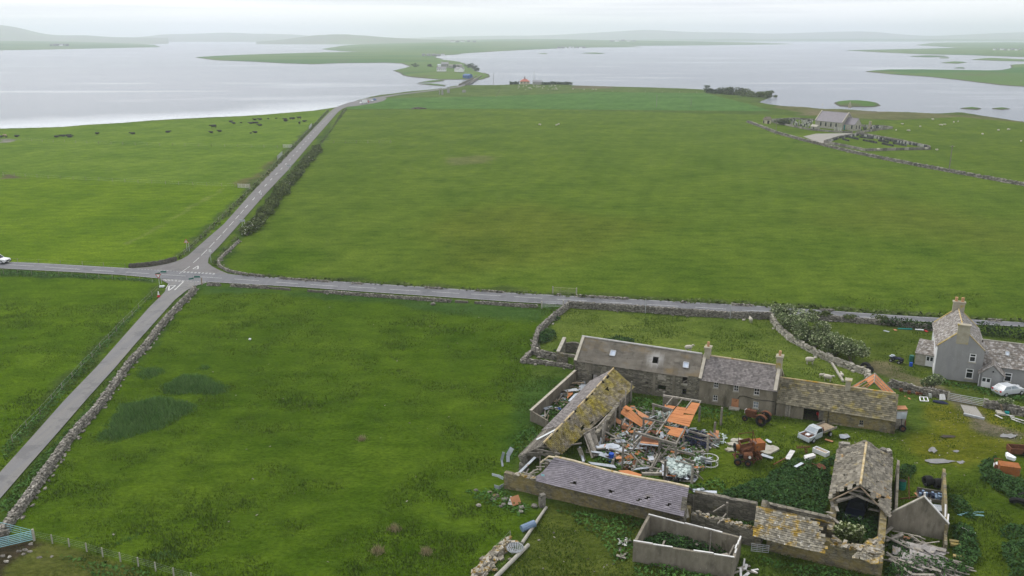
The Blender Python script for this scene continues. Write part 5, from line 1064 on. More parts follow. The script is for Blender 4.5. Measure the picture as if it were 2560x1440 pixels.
def panel_door(parent, p, q, h):
    nn = nrm(p, q); w_ = h[1] - h[0]; Wd = lambda s, z, o=0.: on_wall(p, q, s, z, o); s0, s1, z1 = h[0] + .01, h[1] - .01, h[3] - .01
    d = MB().beam(Wd((s0 + s1) / 2, .02, -.10), Wd((s0 + s1) / 2, .85, -.10), w_ - .02, .06, nn)
    for s in (s0 + .07, (s0 + s1) / 2, s1 - .07): d.beam(Wd(s, .85, -.10), Wd(s, z1, -.10), .13, .06, nn)
    d.beam(Wd(s0 + .14, z1 - .07, -.10), Wd(s1 - .14, z1 - .07, -.10), .13, .06, nn); o = d.build('door', M['upvc'], parent)
    MB().add([Wd(s0 + .1, .8, -.115), Wd(s1 - .1, .8, -.115), Wd(s1 - .1, z1 - .1, -.115), Wd(s0 + .1, z1 - .1, -.115)], [(0, 1, 2, 3)]).build('pane', M['glass'], o)
panel_door(gh, pa, pb_, pd_)
MB().blob(on_wall(pa, pb_, Lp / 2 + .1, 2.5, .08), (.10, .10, .12)).build('lamp', M['black'], gh)
la, lb = P(2286, 910), P(2335, 919); nl = nrm(la, lb); Ll = (V2(lb) - V2(la)).length
ld = opening(la, lb, 2315, 889, 2332, 918); ld = (ld[0], ld[1], -.5, min(1.8, ld[3]))
wall(MB(), la, lb, .3, 1.85, [ld]).build('lean_to_wall', M['concrete_pale'], gh); wall(MB(), V2(la) + nl * 3.0, V2(la) + nl * .003, .3, [(0, 2.9), (3., 1.85)]).build('lean_to_wall', M['concrete'], gh)
panel_door(gh, la, lb, ld)
lay(gh, 'lean_to_slate', M['slab_house'], tile_mats(V2(la) - nl * .15 - dh * .1 + zz * 1.8, V2(lb) - nl * .15 + zz * 1.8, V2(lb) + nl * 3. + zz * 3., V2(la) + nl * 3. - dh * .1 + zz * 3., 9, 9, .03, jit=.8, seed=23), 100)
MB().tube([Wh(.1, 0, .08) - dh * .12, Wh(.1, ze - .2, .08) - dh * .12], .05, 6).build('downpipe', M['upvc'], gh); MB().tube([on_wall(pa, pb_, -.08, 0, -.1), on_wall(pa, pb_, -.08, 1.9, -.1)], .05, 6).build('downpipe', M['upvc'], gh)
# ================================================================ FIELD WALLS, FENCES, GATES, SIGNS
def path_pts(px, z=0.): return [P(a, b, z) for a, b in px]
def along(pts, step):
    out = []; carry = 0.
    for a, b in zip(pts[:-1], pts[1:]):
        L = (b - a).length; d = (b - a) / max(L, 1e-6); s = carry
        while s < L: out.append((a + d * s, d)); s += step
        carry = s - L
    return out
def stone_mesh(seed):
    r = random.Random(seed); return mesh_np('stone_%d' % seed, [(x + r.uniform(-.14, .14), y + r.uniform(-.14, .14), z + r.uniform(-.14, .14)) for x, y, z in UNIT], BOXF, None)
stone_bases = [stone_mesh(i) for i in range(5)]
def drystone(label, px, h, th=.5, sz=.30, nparts=0, m='stone_wall', dens=1., gap=0., name='drystone_wall', core=True, tumbled=.2):
    pts = path_pts(px); root = thing(name, label, 'wall', tuple(pts[0])); rn = random.Random(len(px) * 7 + int(px[0][0]))
    if core:
        c = MB()
        for (a, d), (b, d2) in zip(along(pts, 1.2)[:-1], along(pts, 1.2)[1:]):
            k = h * (.80 + .15 * rn.random()); n = Vector((-d.y, d.x, 0)); n2 = Vector((-d2.y, d2.x, 0))
            if gap and rn.random() < gap: continue
            lo, hi = th * .48, th * .36; Z = Vector((0, 0, 1))
            c.add([a - n * lo - Z * .3, a + n * lo - Z * .3, a + n * hi + Z * k, a - n * hi + Z * k, b - n2 * lo - Z * .3, b + n2 * lo - Z * .3, b + n2 * hi + Z * k, b - n2 * hi + Z * k], [(0, 1, 2, 3), (7, 6, 5, 4), (0, 4, 5, 1), (1, 5, 6, 2), (2, 6, 7, 3), (3, 7, 4, 0)])
        if c.v: c.build('core', M['stone_core'], root, kind='stuff')
    groups = {}
    for p, d in along(pts, sz * .62 / dens):
        n = Vector((-d.y, d.x, 0))
        if gap and vnoise(p.x, p.y, 5., 3) < gap: continue
        rows = max(1, int(h / (sz * .5)))
        for r_ in range(rows + 1):
            for side in ((-1, 1) if r_ < rows else (0,)):
                if r_ < rows and rn.random() < .22: continue
                t = r_ / rows; off = side * th * (.5 - .12 * t) if side else rn.uniform(-.3, .3) * th
                q = p + d * rn.uniform(-.5, .5) * sz + n * off + Vector((0, 0, h * t * rn.uniform(.9, 1.05) + sz * .12))
                if rn.random() < .04 * tumbled * 5: q += n * rn.uniform(-1, 1) * .7; q.z = .08
                s = (sz * rn.uniform(.7, 1.5), sz * rn.uniform(.55, 1.0), sz * rn.uniform(.32, .62))
                k = Matrix.Translation(q) @ Matrix.Rotation(math.atan2(d.y, d.x) + rn.uniform(-.5, .5), 4, 'Z') @ Matrix.Rotation(rn.uniform(-.3, .3), 4, 'X') @ Matrix.Rotation(rn.uniform(-.3, .3), 4, 'Y') @ Matrix.Diagonal((*s, 1))
                groups.setdefault(rn.randrange(5), []).append(k)
    for g, ms_ in groups.items(): lay(root, 'stone', M[m], ms_, nparts // 5, stone_bases[g])
    return root
drystone('pale tumbled drystone wall along the right verge of the single track lane', [(-20, 1372), (8, 1335), (35, 1298), (62, 1262), (105, 1200), (160, 1120), (200, 1070), (240, 1030), (290, 960), (330, 905), (365, 868), (400, 820), (440, 775), (478, 737), (487, 724)], .75, .62, .29, 300, tumbled=.6)
drystone('short broken end of drystone wall beside the turquoise gate', [(-30, 1340), (4, 1347), (20, 1344)], .7, .7, .4, 40)
drystone('low drystone wall along the near verge of the main road', [(522, 713), (640, 719), (760, 728), (900, 739), (1100, 753), (1280, 765), (1350, 769)], .42, .5, .30, 60, gap=.3)
drystone('tall dark-faced drystone wall between the main road and the sheep paddock', [(1420, 768), (1515, 774), (1613, 780), (1720, 788), (1826, 795), (1930, 796)], 1.05, .5, .28, 120)
drystone('drystone wall climbing from the road corner down to the stone pens', [(1418, 771), (1380, 800), (1347, 830), (1338, 858), (1334, 878)], .9, .5, .28, 100)
drystone('low curved drystone pen wall left of the outhouse', [(1334, 880), (1318, 892), (1306, 906), (1345, 908), (1390, 915), (1430, 922)], .5, .5, .29, 80)
drystone('short drystone wall running into the roofless outhouse', [(1336, 884), (1360, 893), (1392, 900)], .9, .5, .36, 60)
drystone('old flagstone garden wall under the flowering willows', [(1929, 797), (1945, 825), (1975, 850), (2010, 872), (2060, 897), (2110, 917), (2168, 938), (2172, 955)], .75, .38, .5, 120, 'concrete_pale')
drystone('drystone wall beside the road behind the overgrown garden', [(2003, 797), (2080, 801), (2130, 805), (2230, 813), (2335, 825)], .75, .5, .30, 80)
drystone('lichen white drystone wall ending at the galvanised yard gate', [(2225, 966), (2262, 976), (2300, 986), (2340, 992), (2366, 998)], 1.0, .5, .30, 120)
drystone('drystone wall with rounded end on the far side of the yard gate', [(2464, 1018), (2500, 1024), (2540, 1034), (2600, 1050)], .95, .5, .32, 80)
drystone('white and orange lichened tumbled wall at the bottom edge beside the long poles', [(1190, 1452), (1212, 1420), (1235, 1392), (1258, 1372), (1278, 1354)], .4, .85, .40, 100, 'stone_lichen', tumbled=.8)
drystone('curved low drystone wall round the corner of the big field at the crossroads', [(597, 604), (575, 625), (556, 642), (545, 655), (549, 667), (572, 679), (610, 687), (660, 693)], .36, .4, .28, 60)
drystone('tumbled line of stones on the far verge of the main road', [(700, 697), (900, 710), (1060, 720), (1250, 731), (1400, 738)], .2, .6, .30, 0, gap=.60, core=False)
drystone('gappy rubble line on the far verge opposite the farm', [(1440, 741), (1560, 748), (1690, 756), (1850, 764), (1990, 772), (2120, 781), (2260, 790), (2560, 806)], .25, .7, .32, 0, gap=.62, core=False)
drystone('dark curved retaining wall at the left corner of the crossroads', [(324, 669), (370, 665), (410, 659), (440, 651)], .7, .5, .36, 40, 'stone_core', tumbled=0)
drystone('long low kirk road wall running to the right edge of the picture', [(1870, 306), (1900, 317), (1940, 333), (2000, 350), (2060, 365), (2130, 382), (2240, 405), (2400, 435), (2580, 468)], .7, .8, .9, 0, tumbled=.1, gap=.1)
def fence(label, px, step=3., h=1.1, wires=3, r=.06, m='wood_grey', name='fence', jit=.1, lines=True):
    pts = path_pts(px); root = thing(name, label, 'fence', tuple(pts[0])); r0 = Vector(pts[0]); pm = MB().tube([(0, 0, -.3), (0, 0, h)], r, 6).v
    me = None; tops = []
    for p, d in along(pts, step):
        q = p + Vector((R.uniform(-jit, jit), R.uniform(-jit, jit), 0)); tops.append(q)
        if me is None: o = MB().tube([(q.x, q.y, -.3), (q.x, q.y, h)], r, 6).build('post', M['wood_grey' if m == 'galv' else m], root); me = o.data; base = q
        else: o = link('post', me, root); o.location = q - base
        o.rotation_euler = (0, 0, 0)
    if lines:
        w = MB()
        for k in range(wires): w.tube([t + Vector((0, 0, h * (.35 + .6 * k / max(1, wires - 1)))) for t in tops], .006, 3, False)
        w.build('wire', M['galv'], root)
    return root
fence('wire fence on pale round posts along the bottom left corner', [(88, 1350), (147, 1361), (204, 1377), (263, 1393), (323, 1409), (384, 1427), (447, 1446), (530, 1470)], 2.05, .95, 4, .065, 'wood_pole', jit=.05)
fence('post and wire fence along the left verge of the lane', [(396, 724), (300, 820), (210, 915), (100, 1035), (0, 1140)], 4., .95, 2, .04)
fence('post and wire fence below the left end of the main road', [(-60, 682), (60, 685), (200, 692), (330, 700), (394, 706)], 3., .9, 2, .04)
fence('thin fence above the left end of the main road', [(-60, 651), (60, 657), (200, 663), (322, 670)], 5., .9, 2, .045)
fence('post and wire fence along the left verge of the side road', [(443, 650), (480, 620), (560, 540), (640, 462), (700, 400), (742, 358), (790, 308), (822, 272)], 5., 1.0, 2, .045)
fence('fence crossing the left fields just above the darker grass', [(-80, 434), (0, 438), (150, 448), (300, 455), (450, 462), (594, 468)], 5., 1.1, 2, .05, 'wood_grey')
fence('fence crossing the left fields below the black cattle', [(-80, 347), (0, 350), (200, 358), (400, 364), (600, 368), (707, 370)], 6., 1.2, 2, .06, 'wood_grey')
fence('thin shoreline fence above the left loch', [(0, 323), (150, 319), (300, 308), (450, 299), (600, 292), (720, 284), (820, 271)], 9., 1.1, 0, .08, lines=False)
fence('few short posts beside the fallen poles', [(1206, 1440), (1238, 1385), (1275, 1348), (1312, 1318)], 3.2, .9, 2, .04)
fence('fence across the top of the big field from the side road', [(807, 358), (835, 358), (900, 358), (980, 357)], 5., 1.2, 2, .08)
fence('fence along the shore side of the far strip field', [(1065, 231), (1240, 243), (1250, 226), (1490, 229), (1760, 233)], 14., 1.2, 0, .10, lines=False)
def gate(label, p, q, h=1.15, bars=5, m='galv', name='field_gate', posts=True, r=.03):
    a, b = P(*p), P(*q); root = thing(name, label, 'gate', tuple(a)); d = (b - a).normalized(); Z = Vector((0, 0, 1)); L = (b - a).length; k = 1 if L < 4.5 else 2
    for g in range(k):
        u, v = a + (b - a) * (g / k) + d * .05, a + (b - a) * ((g + 1) / k) - d * .05
        for i in range(bars): MB().tube([u + Z * (.18 + (h - .2) * i / (bars - 1)), v + Z * (.18 + (h - .2) * i / (bars - 1))], r * .8, 5).build('rail', M[m], root)
        for t in (0., .33, .66, 1.): MB().tube([u.lerp(v, t) + Z * .15, u.lerp(v, t) + Z * h], r if t in (0., 1.) else r * .7, 5).build('upright', M[m], root)
    if posts:
        for t in (a, b): MB().tube([t - Z * .3, t + Z * (h + .15)], .11, 8).build('gate_post', M['wood_pole'], root)
    return root
gate('turquoise tubular field gate at the bottom left corner', (-8, 1374), (86, 1352), 1.1, 6, 'galv_blue', r=.05)
gate('second turquoise gate folded back against the lane wall', (4, 1327), (80, 1346), .95, 4, 'galv_blue', posts=False)
gate('long galvanised double gate into the farmyard', (2370, 1002), (2458, 1018), 1.1, 5, 'galv', r=.045)
gate('galvanised gate on the near side of the road by the wall corner', (1354, 770), (1408, 768), 1.1, 5)
gate('grey field gate on the far side of the road opposite the wall corner', (1382, 733), (1441, 737), 1.2, 5, 'wood_grey')
gate('white field gate beside the side road at the nearer cross fence', (595, 470), (625, 471), 1.3, 5, 'wood_white', r=.06)
gate('white field gate beside the side road at the farther cross fence', (708, 370), (730, 370), 1.4, 5, 'wood_white', r=.07)
gate('small metal gate across the doorway of the lichen roofed byre', (1876, 1381), (1922, 1386), .95, 5, 'galv', posts=False)
gate('grey gate seen edge-on where the fence meets the side road', (694, 399), (706, 388), 1.5, 5, 'galv', r=.06)
gate('small gate seen edge-on further up the side road', (773, 324), (779, 316), 1.6, 4, 'galv', r=.08)
def pole(label, px, h, r=.06, m='wood_grey', cross=0., name='pole', cat='pole'):
    p = P(*px); t = thing(name, label, cat, tuple(p)); MB().tube([p - Vector((0, 0, .3)), p + Vector((0, 0, h))], [r, r * .75], 7).build('shaft', M[m], t)
    if cross: MB().box(p + Vector((0, 0, h - .25)), (cross, .14, .14)).build('crossarm', M[m], t)
    return t
pole('slim grey marker post in the paddock wall, the left of two', (1613, 783), 2.6, .06, 'galv'); pole('slim grey marker post in the paddock wall, the right of two', (1825, 798), 2.6, .06, 'galv')
pole('telegraph pole on the grass to the right of the new graveyard', (2372, 428), 9., .17, cross=1.8); pole('bare telegraph pole in front of the old graveyard', (1939, 337), 8., .15, cross=.0)
pole('lone telegraph pole in the far strip field', (1641, 268), 8., .16, cross=1.4); pole('short telegraph pole further right in the strip field', (1727, 268), 6, .14)
pole('telegraph pole on the causeway beside the bridge', (1157, 213), 9., .22); pole('thin pole by the loch right of the bridge', (1234, 212), 11., .18)
pole('tall mast beside the long low shed by the loch', (1335, 211), 12., .28, 'galv')
def sign_post(label, px, h, kind, name='road_sign', cat='sign', rz=0.):
    p = P(*px); t = thing(name, label, cat, tuple(p)); Z = Vector((0, 0, 1)); c = p + Z * h; ry = Matrix.Rotation(rz, 4, 'Z')
    def lp(x, z, y=0.): return c + (ry @ Vector((x, y, z)))
    MB().tube([p - Z * .2, c + Z * .1], .05, 6).build('pole', M['galv'], t)
    if kind in ('give', 'warn'):
        s = 1 if kind == 'warn' else -1; k = .55
        def tri(k, y, nm, m): MB().add([lp(-k, -s * k * .55, y), lp(k, -s * k * .55, y), lp(0, s * k * 1.15, y), lp(-k, -s * k * .55, y + .02), lp(k, -s * k * .55, y + .02), lp(0, s * k * 1.15, y + .02)], [(0, 1, 2), (5, 4, 3), (0, 3, 4, 1), (1, 4, 5, 2), (2, 5, 3, 0)]).build(nm, M[m], t)
        tri(k, -.08, 'plate', 'sign_red'); tri(k * .66, -.105, 'sign_face', 'sign_white')
        if kind == 'warn': MB().beam(lp(0, -.22, -.11), lp(0, .3, -.11), .09, .01).beam(lp(-.16, .0, -.11), lp(.16, .0, -.11), .09, .01).build('crossroads_symbol', M['black'], t); MB().tube([p - Z * .2 + Vector((.5, 0, 0)), c + Vector((.5, 0, -.2))], .05, 6).build('pole', M['galv'], t)
    elif kind == 'finger': MB().box(lp(.55, -.1), (1.2, .05, .3), rz).build('finger_board', M['sign_green'], t); MB().box(lp(-.5, -.45), (1.0, .05, .26), rz + .7).build('finger_board', M['sign_green'], t)
    elif kind == 'plate': MB().box(lp(0, -.05), (1.5, .05, .5), rz).build('sign_board', M['galv'], t); MB().tube([p + ry @ Vector((.6, 0, -.2)), p + ry @ Vector((.6, 0, h))], .04, 6).build('pole', M['galv'], t)
    elif kind == 'small': MB().box(lp(0, -.1), (.5, .04, .5), rz).build('sign_board', M['sign_white'], t)
    return t
sign_post('red and white inverted triangle give way sign at the lane end', (399, 715), 2.1, 'give'); sign_post('green finger signpost just behind the give way sign', (404, 708), 2.4, 'finger')
sign_post('red triangle warning sign on two posts left of the side road', (468, 628), 2.2, 'warn'); sign_post('green finger post on a wooden pole at the right mouth of the lane', (488, 724), 2.6, 'finger')
sign_post('slim white topped post on the inner corner of the side road', (528, 656), 2.6, 'small'); sign_post('grey direction board beside the nearest part of the roadside hedge', (606, 566), 1.5, 'plate', rz=.3)
sign_post('small grey sign beside the middle of the roadside hedge', (653, 497), 1.6, 'small'); sign_post('small pale sign halfway up the roadside hedge', (723, 428), 2.0, 'plate', rz=.5)
t = thing('marker_post', 'short brown marker post on the verge beside the crossroads', 'post', tuple(P(505, 711))); MB().beam(P(505, 711) - Vector((0, 0, .2)), P(505, 711) + Vector((0, 0, 1.3)), .18).build('post', M['wood_brown'], t)
t = thing('traffic_cone', 'red and white traffic cone on the lane verge', 'traffic cone', tuple(P(397, 742))); p = P(397, 742)
MB().box(p + Vector((0, 0, .04)), (.55, .55, .08)).build('base', M['sign_red'], t); MB().tube([p + Vector((0, 0, .08)), p + Vector((0, 0, .4))], [.24, .18], 10).build('lower_band', M['sign_red'], t); MB().tube([p + Vector((0, 0, .4)), p + Vector((0, 0, .95)), p + Vector((0, 0, 1.05))], [.18, .08, .06], 10).build('sleeve', M['sign_white'], t)
p = P(404, 718); t = thing('sack', 'white plastic sack lying below the give way sign', 'sack', tuple(p)); MB().blob(p + Vector((0, 0, .15)), (.5, .3, .2), noise_=.25).blob(p + Vector((.35, .1, .2)), (.3, .22, .16), noise_=.25).build('sack_body', M['sheet_white'], t)
for lab, a, b, r_ in (('long grey timber pole lying on the grass, the upper of two', (1366, 1268), (1305, 1358), .17), ('long grey timber pole lying at the bottom edge, the lower of two', (1321, 1362), (1236, 1446), .21)):
    tag(MB().tube([P(*a, .2), P(*b, .2)], [r_ * .85, r_], 9).build('timber_pole', M['wood_pole']), lab, 'pole')
# field markers of the ploughed-in mound, standing stones
for lab, px, w, h_ in (('tall thin grey standing stone, leftmost of the stone circle', (1099, 236), 1.0, 5.2), ('thick grey standing stone, second from the left of the circle', (1106, 237), 1.8, 5.2), ('broad slanting standing stone, third of the circle', (1121, 232), 2.6, 4.8), ('low broad standing stone, rightmost of the circle', (1160, 231), 3.4, 2.2)):
    p = P(*px); t = MB(); t.add([p + Vector((-w * .5, -.3, -.3)), p + Vector((w * .5, -.3, -.3)), p + Vector((w * .5, .3, -.3)), p + Vector((-w * .5, .3, -.3)), p + Vector((-w * .42, -.25, h_ * .86)), p + Vector((w * .40, -.25, h_)), p + Vector((w * .40, .25, h_)), p + Vector((-w * .42, .25, h_ * .86))], BOXF)
    tag(t.build('standing_stone', M['far_stone']), lab, 'standing stone', 'standing stones by the loch')
# ================================================================ VEGETATION
def leaf_quads(c, size, up=.5, rng=NR, aspect=1.6):
    n = len(c); d = rng.normal(size=(n, 3)); d[:, 2] = np.abs(d[:, 2]) + up; d /= np.linalg.norm(d, axis=1)[:, None]
    t = rng.normal(size=(n, 3)); t -= d * (t * d).sum(1)[:, None]; t /= np.linalg.norm(t, axis=1)[:, None]; b = np.cross(d, t)
    s = (size * rng.uniform(.6, 1.3, n))[:, None]; t = t * s * .5 * aspect; b = b * s * .5
    V = np.stack([c - t, c - b * .8 + t * .1, c + t, c + b * .8 + t * .1], 1).reshape(-1, 3); return V, np.arange(4 * n).reshape(n, 4)
def blades(x, y, h, lean, rng=NR, w=.06, z0=-.05):
    n = len(x); a = rng.uniform(0, 2 * math.pi, n); hh = h * rng.uniform(.6, 1.2, n); l = lean * rng.normal(size=(n, 2)) * hh[:, None] * .5
    wx, wy = np.cos(a) * w, np.sin(a) * w; z = np.full(n, z0)
    V = np.stack([np.stack([x - wx, y - wy, z], 1), np.stack([x + wx, y + wy, z], 1), np.stack([x + l[:, 0], y + l[:, 1], hh], 1)], 1).reshape(-1, 3); return V, np.arange(3 * n).reshape(n, 3)
def sample_poly(poly, dens, rng=NR):
    x0, y0 = poly.min(0); x1, y1 = poly.max(0); n = int((x1 - x0) * (y1 - y0) * dens); x, y = rng.uniform(x0, x1, n), rng.uniform(y0, y1, n); k = inside(poly, x, y); return x[k], y[k]
def patch(name, label, polys, h, dens, size, m, up=.6, edge=1.0, rag=.8):
    Vs, Fs, b = [], [], 0
    for px in polys:
        poly = XY(px); x, y = sample_poly(poly, dens); jit = (fbm(x, y, 2.5, 41, 3) - .5) * 4 * rag; d = pdist(poly, x, y) + jit; k = d > 0; x, y, d = x[k], y[k], d[k]
        top = h * (sstep(0, edge, d) * .75 + .25) * (.55 + .8 * fbm(x, y, 1.6, 42, 3)); z = top * np.sqrt(NR.uniform(.05, 1, len(x)))
        V, Fq = leaf_quads(np.stack([x, y, z], 1), size, up); Vs.append(V); Fs.append(Fq + b); b += len(V)
    return tag(link(name, mesh_np(name, np.vstack(Vs), np.vstack(Fs), M[m])), label, kind='stuff')
kz = [(1600, 1372), (1632, 1318), (1850, 1362), (1830, 1402)]
patch('nettles', 'dense dark green nettle beds in the yard and ruins', [
    [(1940, 1164), (1985, 1156), (2030, 1156), (2075, 1150), (2088, 1140), (2085, 1170), (2072, 1250), (2058, 1305), (1900, 1270), (1830, 1252), (1795, 1240), (1850, 1218), (1900, 1195)], kz,
    [(2088, 1285), (2200, 1296), (2203, 1350), (2160, 1372), (2080, 1345)], [(2442, 1148), (2490, 1143), (2503, 1185), (2560, 1212), (2600, 1250), (2600, 1290), (2520, 1250), (2445, 1195)],
    [(2374, 1240), (2410, 1262), (2440, 1290), (2438, 1300), (2376, 1290)], [(2374, 1315), (2432, 1318), (2440, 1360), (2452, 1392), (2432, 1425), (2400, 1450), (2380, 1400)], [(2500, 1330), (2600, 1300), (2600, 1460), (2530, 1460), (2505, 1400)],
    [(2215, 1350), (2290, 1352), (2300, 1390), (2380, 1400), (2420, 1446), (2210, 1450)], [(1736, 1287), (1884, 1314), (1878, 1330), (1742, 1303)], [(1505, 846), (1585, 850), (1602, 858), (1545, 863), (1500, 856)], [(1345, 838), (1385, 828), (1392, 850), (1350, 862)], [(1385, 796), (1416, 789), (1408, 801), (1386, 806)],
    [(1370, 880), (1395, 872), (1388, 885)], [(2160, 930), (2220, 955), (2230, 975), (2195, 960)], [(2245, 1160), (2290, 1165), (2290, 1200), (2243, 1215)]], .9, 85, .20, 'leaf_nettle')
patch('rank_grass', 'rank dark growth against the walls of the farm', [
    [(1640, 1306), (1600, 1338), (1570, 1400), (1535, 1412), (1500, 1350), (1420, 1292), (1370, 1270)], [(1160, 1228), (1250, 1220), (1352, 1268), (1300, 1292), (1200, 1262)], [(1225, 1190), (1300, 1138), (1352, 1086), (1332, 1062), (1290, 1092), (1255, 1150)],
    [(1585, 988), (1640, 1004), (1760, 1014), (1840, 1034), (1800, 1050), (1640, 1032), (1560, 1046), (1520, 1080)], [(1500, 1120), (1560, 1180), (1720, 1218), (1800, 1200), (1850, 1250), (1722, 1226), (1480, 1160)], [(1575, 1402), (1840, 1452), (1700, 1470), (1590, 1440)],
    [(1880, 1385), (2190, 1444), (2100, 1470), (1890, 1410)], [(1440, 962), (1480, 965), (1395, 1070), (1365, 1068), (1335, 1055)], [(2240, 985), (2260, 1000), (2250, 1080), (2240, 1085)], [(2336, 946), (2446, 966), (2500, 980), (2600, 1000), (2600, 1012), (2440, 985), (2330, 958)]], .5, 24, .22, 'leaf_dock')
patch('verge_weeds', 'leafy docks and cow parsley on the verge of the lane', [[(150, 1092), (300, 930), (440, 765), (474, 740), (300, 955), (115, 1190), (20, 1300), (0, 1310), (0, 1262)], [(0, 1168), (235, 905), (390, 735), (394, 726), (300, 812), (205, 905), (0, 1125)],
    [(0, 676), (200, 686), (390, 700), (392, 706), (200, 697), (0, 690)], [(110, 1380), (250, 1400), (420, 1446), (250, 1446)]], .45, 16, .22, 'leaf_dock', rag=.4)
patch('roadside_weeds', 'rough weeds along the far verges', [[(600, 691), (900, 709), (1280, 735), (1600, 753), (1600, 748), (1280, 729), (900, 703), (610, 686)], [(1600, 752), (2000, 773), (2560, 808), (2560, 800), (2000, 764), (1600, 744)], [(527, 660), (545, 640), (590, 590), (600, 595), (556, 645), (548, 672)],
    [(620, 558), (720, 445), (822, 332), (850, 285), (862, 270), (868, 274), (845, 305), (745, 440), (640, 560)], [(445, 652), (560, 552), (700, 410), (824, 278), (818, 276), (690, 408), (540, 555), (440, 648)]], .5, 3.5, .5, 'leaf_hedge', rag=.6)
Vs, Fs, b = [], [], 0
for px, h_ in [([(228, 1106), (262, 1050), (300, 1012), (400, 988), (495, 1008), (492, 1030), (400, 1078), (290, 1112)], .95), ([(398, 965), (450, 936), (520, 936), (578, 966), (570, 988), (500, 992), (400, 988)], .95), ([(325, 952), (345, 917), (422, 916), (422, 936), (370, 957)], .8), ([(478, 926), (500, 910), (542, 916), (522, 936)], .8),
               ([(305, 1262), (345, 1235), (374, 1240), (330, 1268)], .7), ([(172, 1350), (246, 1318), (242, 1345)], .6), ([(262, 1364), (350, 1328), (362, 1342), (300, 1366)], .7), ([(362, 1396), (400, 1368), (462, 1382), (450, 1404)], .8)]:
    poly = XY(px); x, y = sample_poly(poly, 85); d = pdist(poly, x, y) + (fbm(x, y, 1.5, 9, 3) - .5) * 1.6; k = d > NR.uniform(-.2, 1.1, len(d)); x, y = x[k], y[k]
    V, Fq = blades(x, y, h_ * .8 * (.55 + .8 * fbm(x, y, 2., 12, 3)) * sstep(-.2, 2.2, d[k]) + .1, .9, w=.045); Vs.append(V); Fs.append(Fq + b); b += len(V)
tag(link('rushes', mesh_np('rushes', np.vstack(Vs), np.vstack(Fs), M['leaf_rush'], 3)), 'tall blue green rushes in clumps on the pasture', kind='stuff')
# short grass blades that give the near pasture its nap
n = 260000; yv = NR.uniform(0, 1, n) ** 1.3 * 95 + 58; xv = NR.uniform(-.66, .66, n) * yv
ok = np.ones(n, bool)
for p_ in RP.values(): ok &= sdist(p_, xv, yv) < -.25
tuss = fbm(xv, yv, 3.5, 51, 4); ok &= tuss > .42 + .1 * NR.normal(size=n) * .5
xv, yv, tuss = xv[ok], yv[ok], tuss[ok]
V, Fq = blades(xv, yv, .12 + .35 * np.maximum(0, tuss - .45), .9, w=.07, z0=-.12); tag(link('grass', mesh_np('grass', V, Fq, M['grass_blade'], 3)), 'rough pasture grass', kind='stuff')
for i, (a, b_) in enumerate([(985, 1324), (945, 1379), (1066, 1382), (905, 1100)]):
    p = P(a, b_); x, y = NR.normal(p.x, .3, 170), NR.normal(p.y, .3, 170); V, Fq = blades(x, y, .55 * np.exp(-((x - p.x) ** 2 + (y - p.y) ** 2) * 2) + .1, .7, w=.03)
    tag(link('grass_tussock', mesh_np('grass_tussock', V, Fq, M['leaf_straw'], 3)), ['straw coloured tussock, largest in the near pasture', 'straw tussock lower left of the largest one', 'straw tussock nearest the bottom edge', 'small bleached tussock high in the pasture'][i], 'tussock', 'dry tussocks in the pasture')
# --- shrubs and trees
def crown_pts(n, d, seed, lobes=7, hollow=.55):
    g = np.random.default_rng(seed); out = []
    L = [(g.normal(size=3) * np.array(d) * .42, g.uniform(.42, .68)) for _ in range(lobes)]
    for c, r in L:
        k = int(n / lobes); v = g.normal(size=(k, 3)); v /= np.linalg.norm(v, axis=1)[:, None]; v *= (hollow + (1 - hollow) * g.uniform(0, 1, k) ** .6)[:, None]
        out.append(c + v * np.array(d) * r)
    return np.vstack(out)
def shrub(name, label, cat, p, d, n, size, m, trunk=.7, blossom=None, seed=1, nb=200, group=None, up=.3, lobes=7):
    t = thing(name, label, cat, tuple(p), group); g = np.random.default_rng(seed); c = crown_pts(n, d, seed, lobes); c[:, 2] += trunk + d[2] * .75; c = c[c[:, 2] > .12]
    V, Fq = leaf_quads(c, size, up, g); link('crown', mesh_np('crown', V, Fq, M[m]), t)
    tk = MB(); rr = random.Random(seed)
    for k in range(5):
        a = rr.uniform(0, 6.28); e = Vector((math.cos(a) * d[0] * .5, math.sin(a) * d[1] * .5, trunk + d[2] * .9)); tk.tube([(rr.uniform(-.15, .15), rr.uniform(-.15, .15), -.2), e * .45 + Vector((0, 0, .1)), e], [.10, .06, .02], 5)
    tk.build('trunk', M['bark'], t, local=True)
    if blossom:
        b_ = c[g.integers(0, len(c), nb)]; b_ = b_[b_[:, 2] > trunk + d[2] * .5] + g.normal(size=3) * .02
        ctr = np.array([0, 0, trunk + d[2] * .7]); V, Fq = leaf_quads(ctr + (b_ - ctr) * 1.07, size * 1.0, .6, g, 1.1); link('blossom', mesh_np('blossom', V, Fq, M[blossom]), t)
    return t
WL = ['leftmost willow of the row, beside the road wall', 'second willow from the road in the garden row', 'third willow from the road in the garden row', 'middle willow of the garden row, above the flagstone wall', 'large pale flowered willow, second from the track', 'broad willow at the track end of the garden row']
for i, (a, b_, s) in enumerate([(1962, 815, 1.35), (1985, 833, 1.4), (2012, 852, 1.5), (2040, 868, 1.55), (2088, 888, 1.6), (2128, 908, 1.65)]):
    shrub('willow_tree', WL[i], 'tree', P(a, b_), (1.5 * s, 1.4 * s, 1.05 * s), 1900, .24, 'leaf_willow', .75, 'blossom', 60 + i, 620, 'flowering willows in the garden row')
shrub('willow_bush', 'pale leafed bush beside the track below the tall house', 'bush', P(2330, 974), (1.5, 1.4, 1.0), 1500, .22, 'leaf_willow', .4, 'blossom', 71, 260)
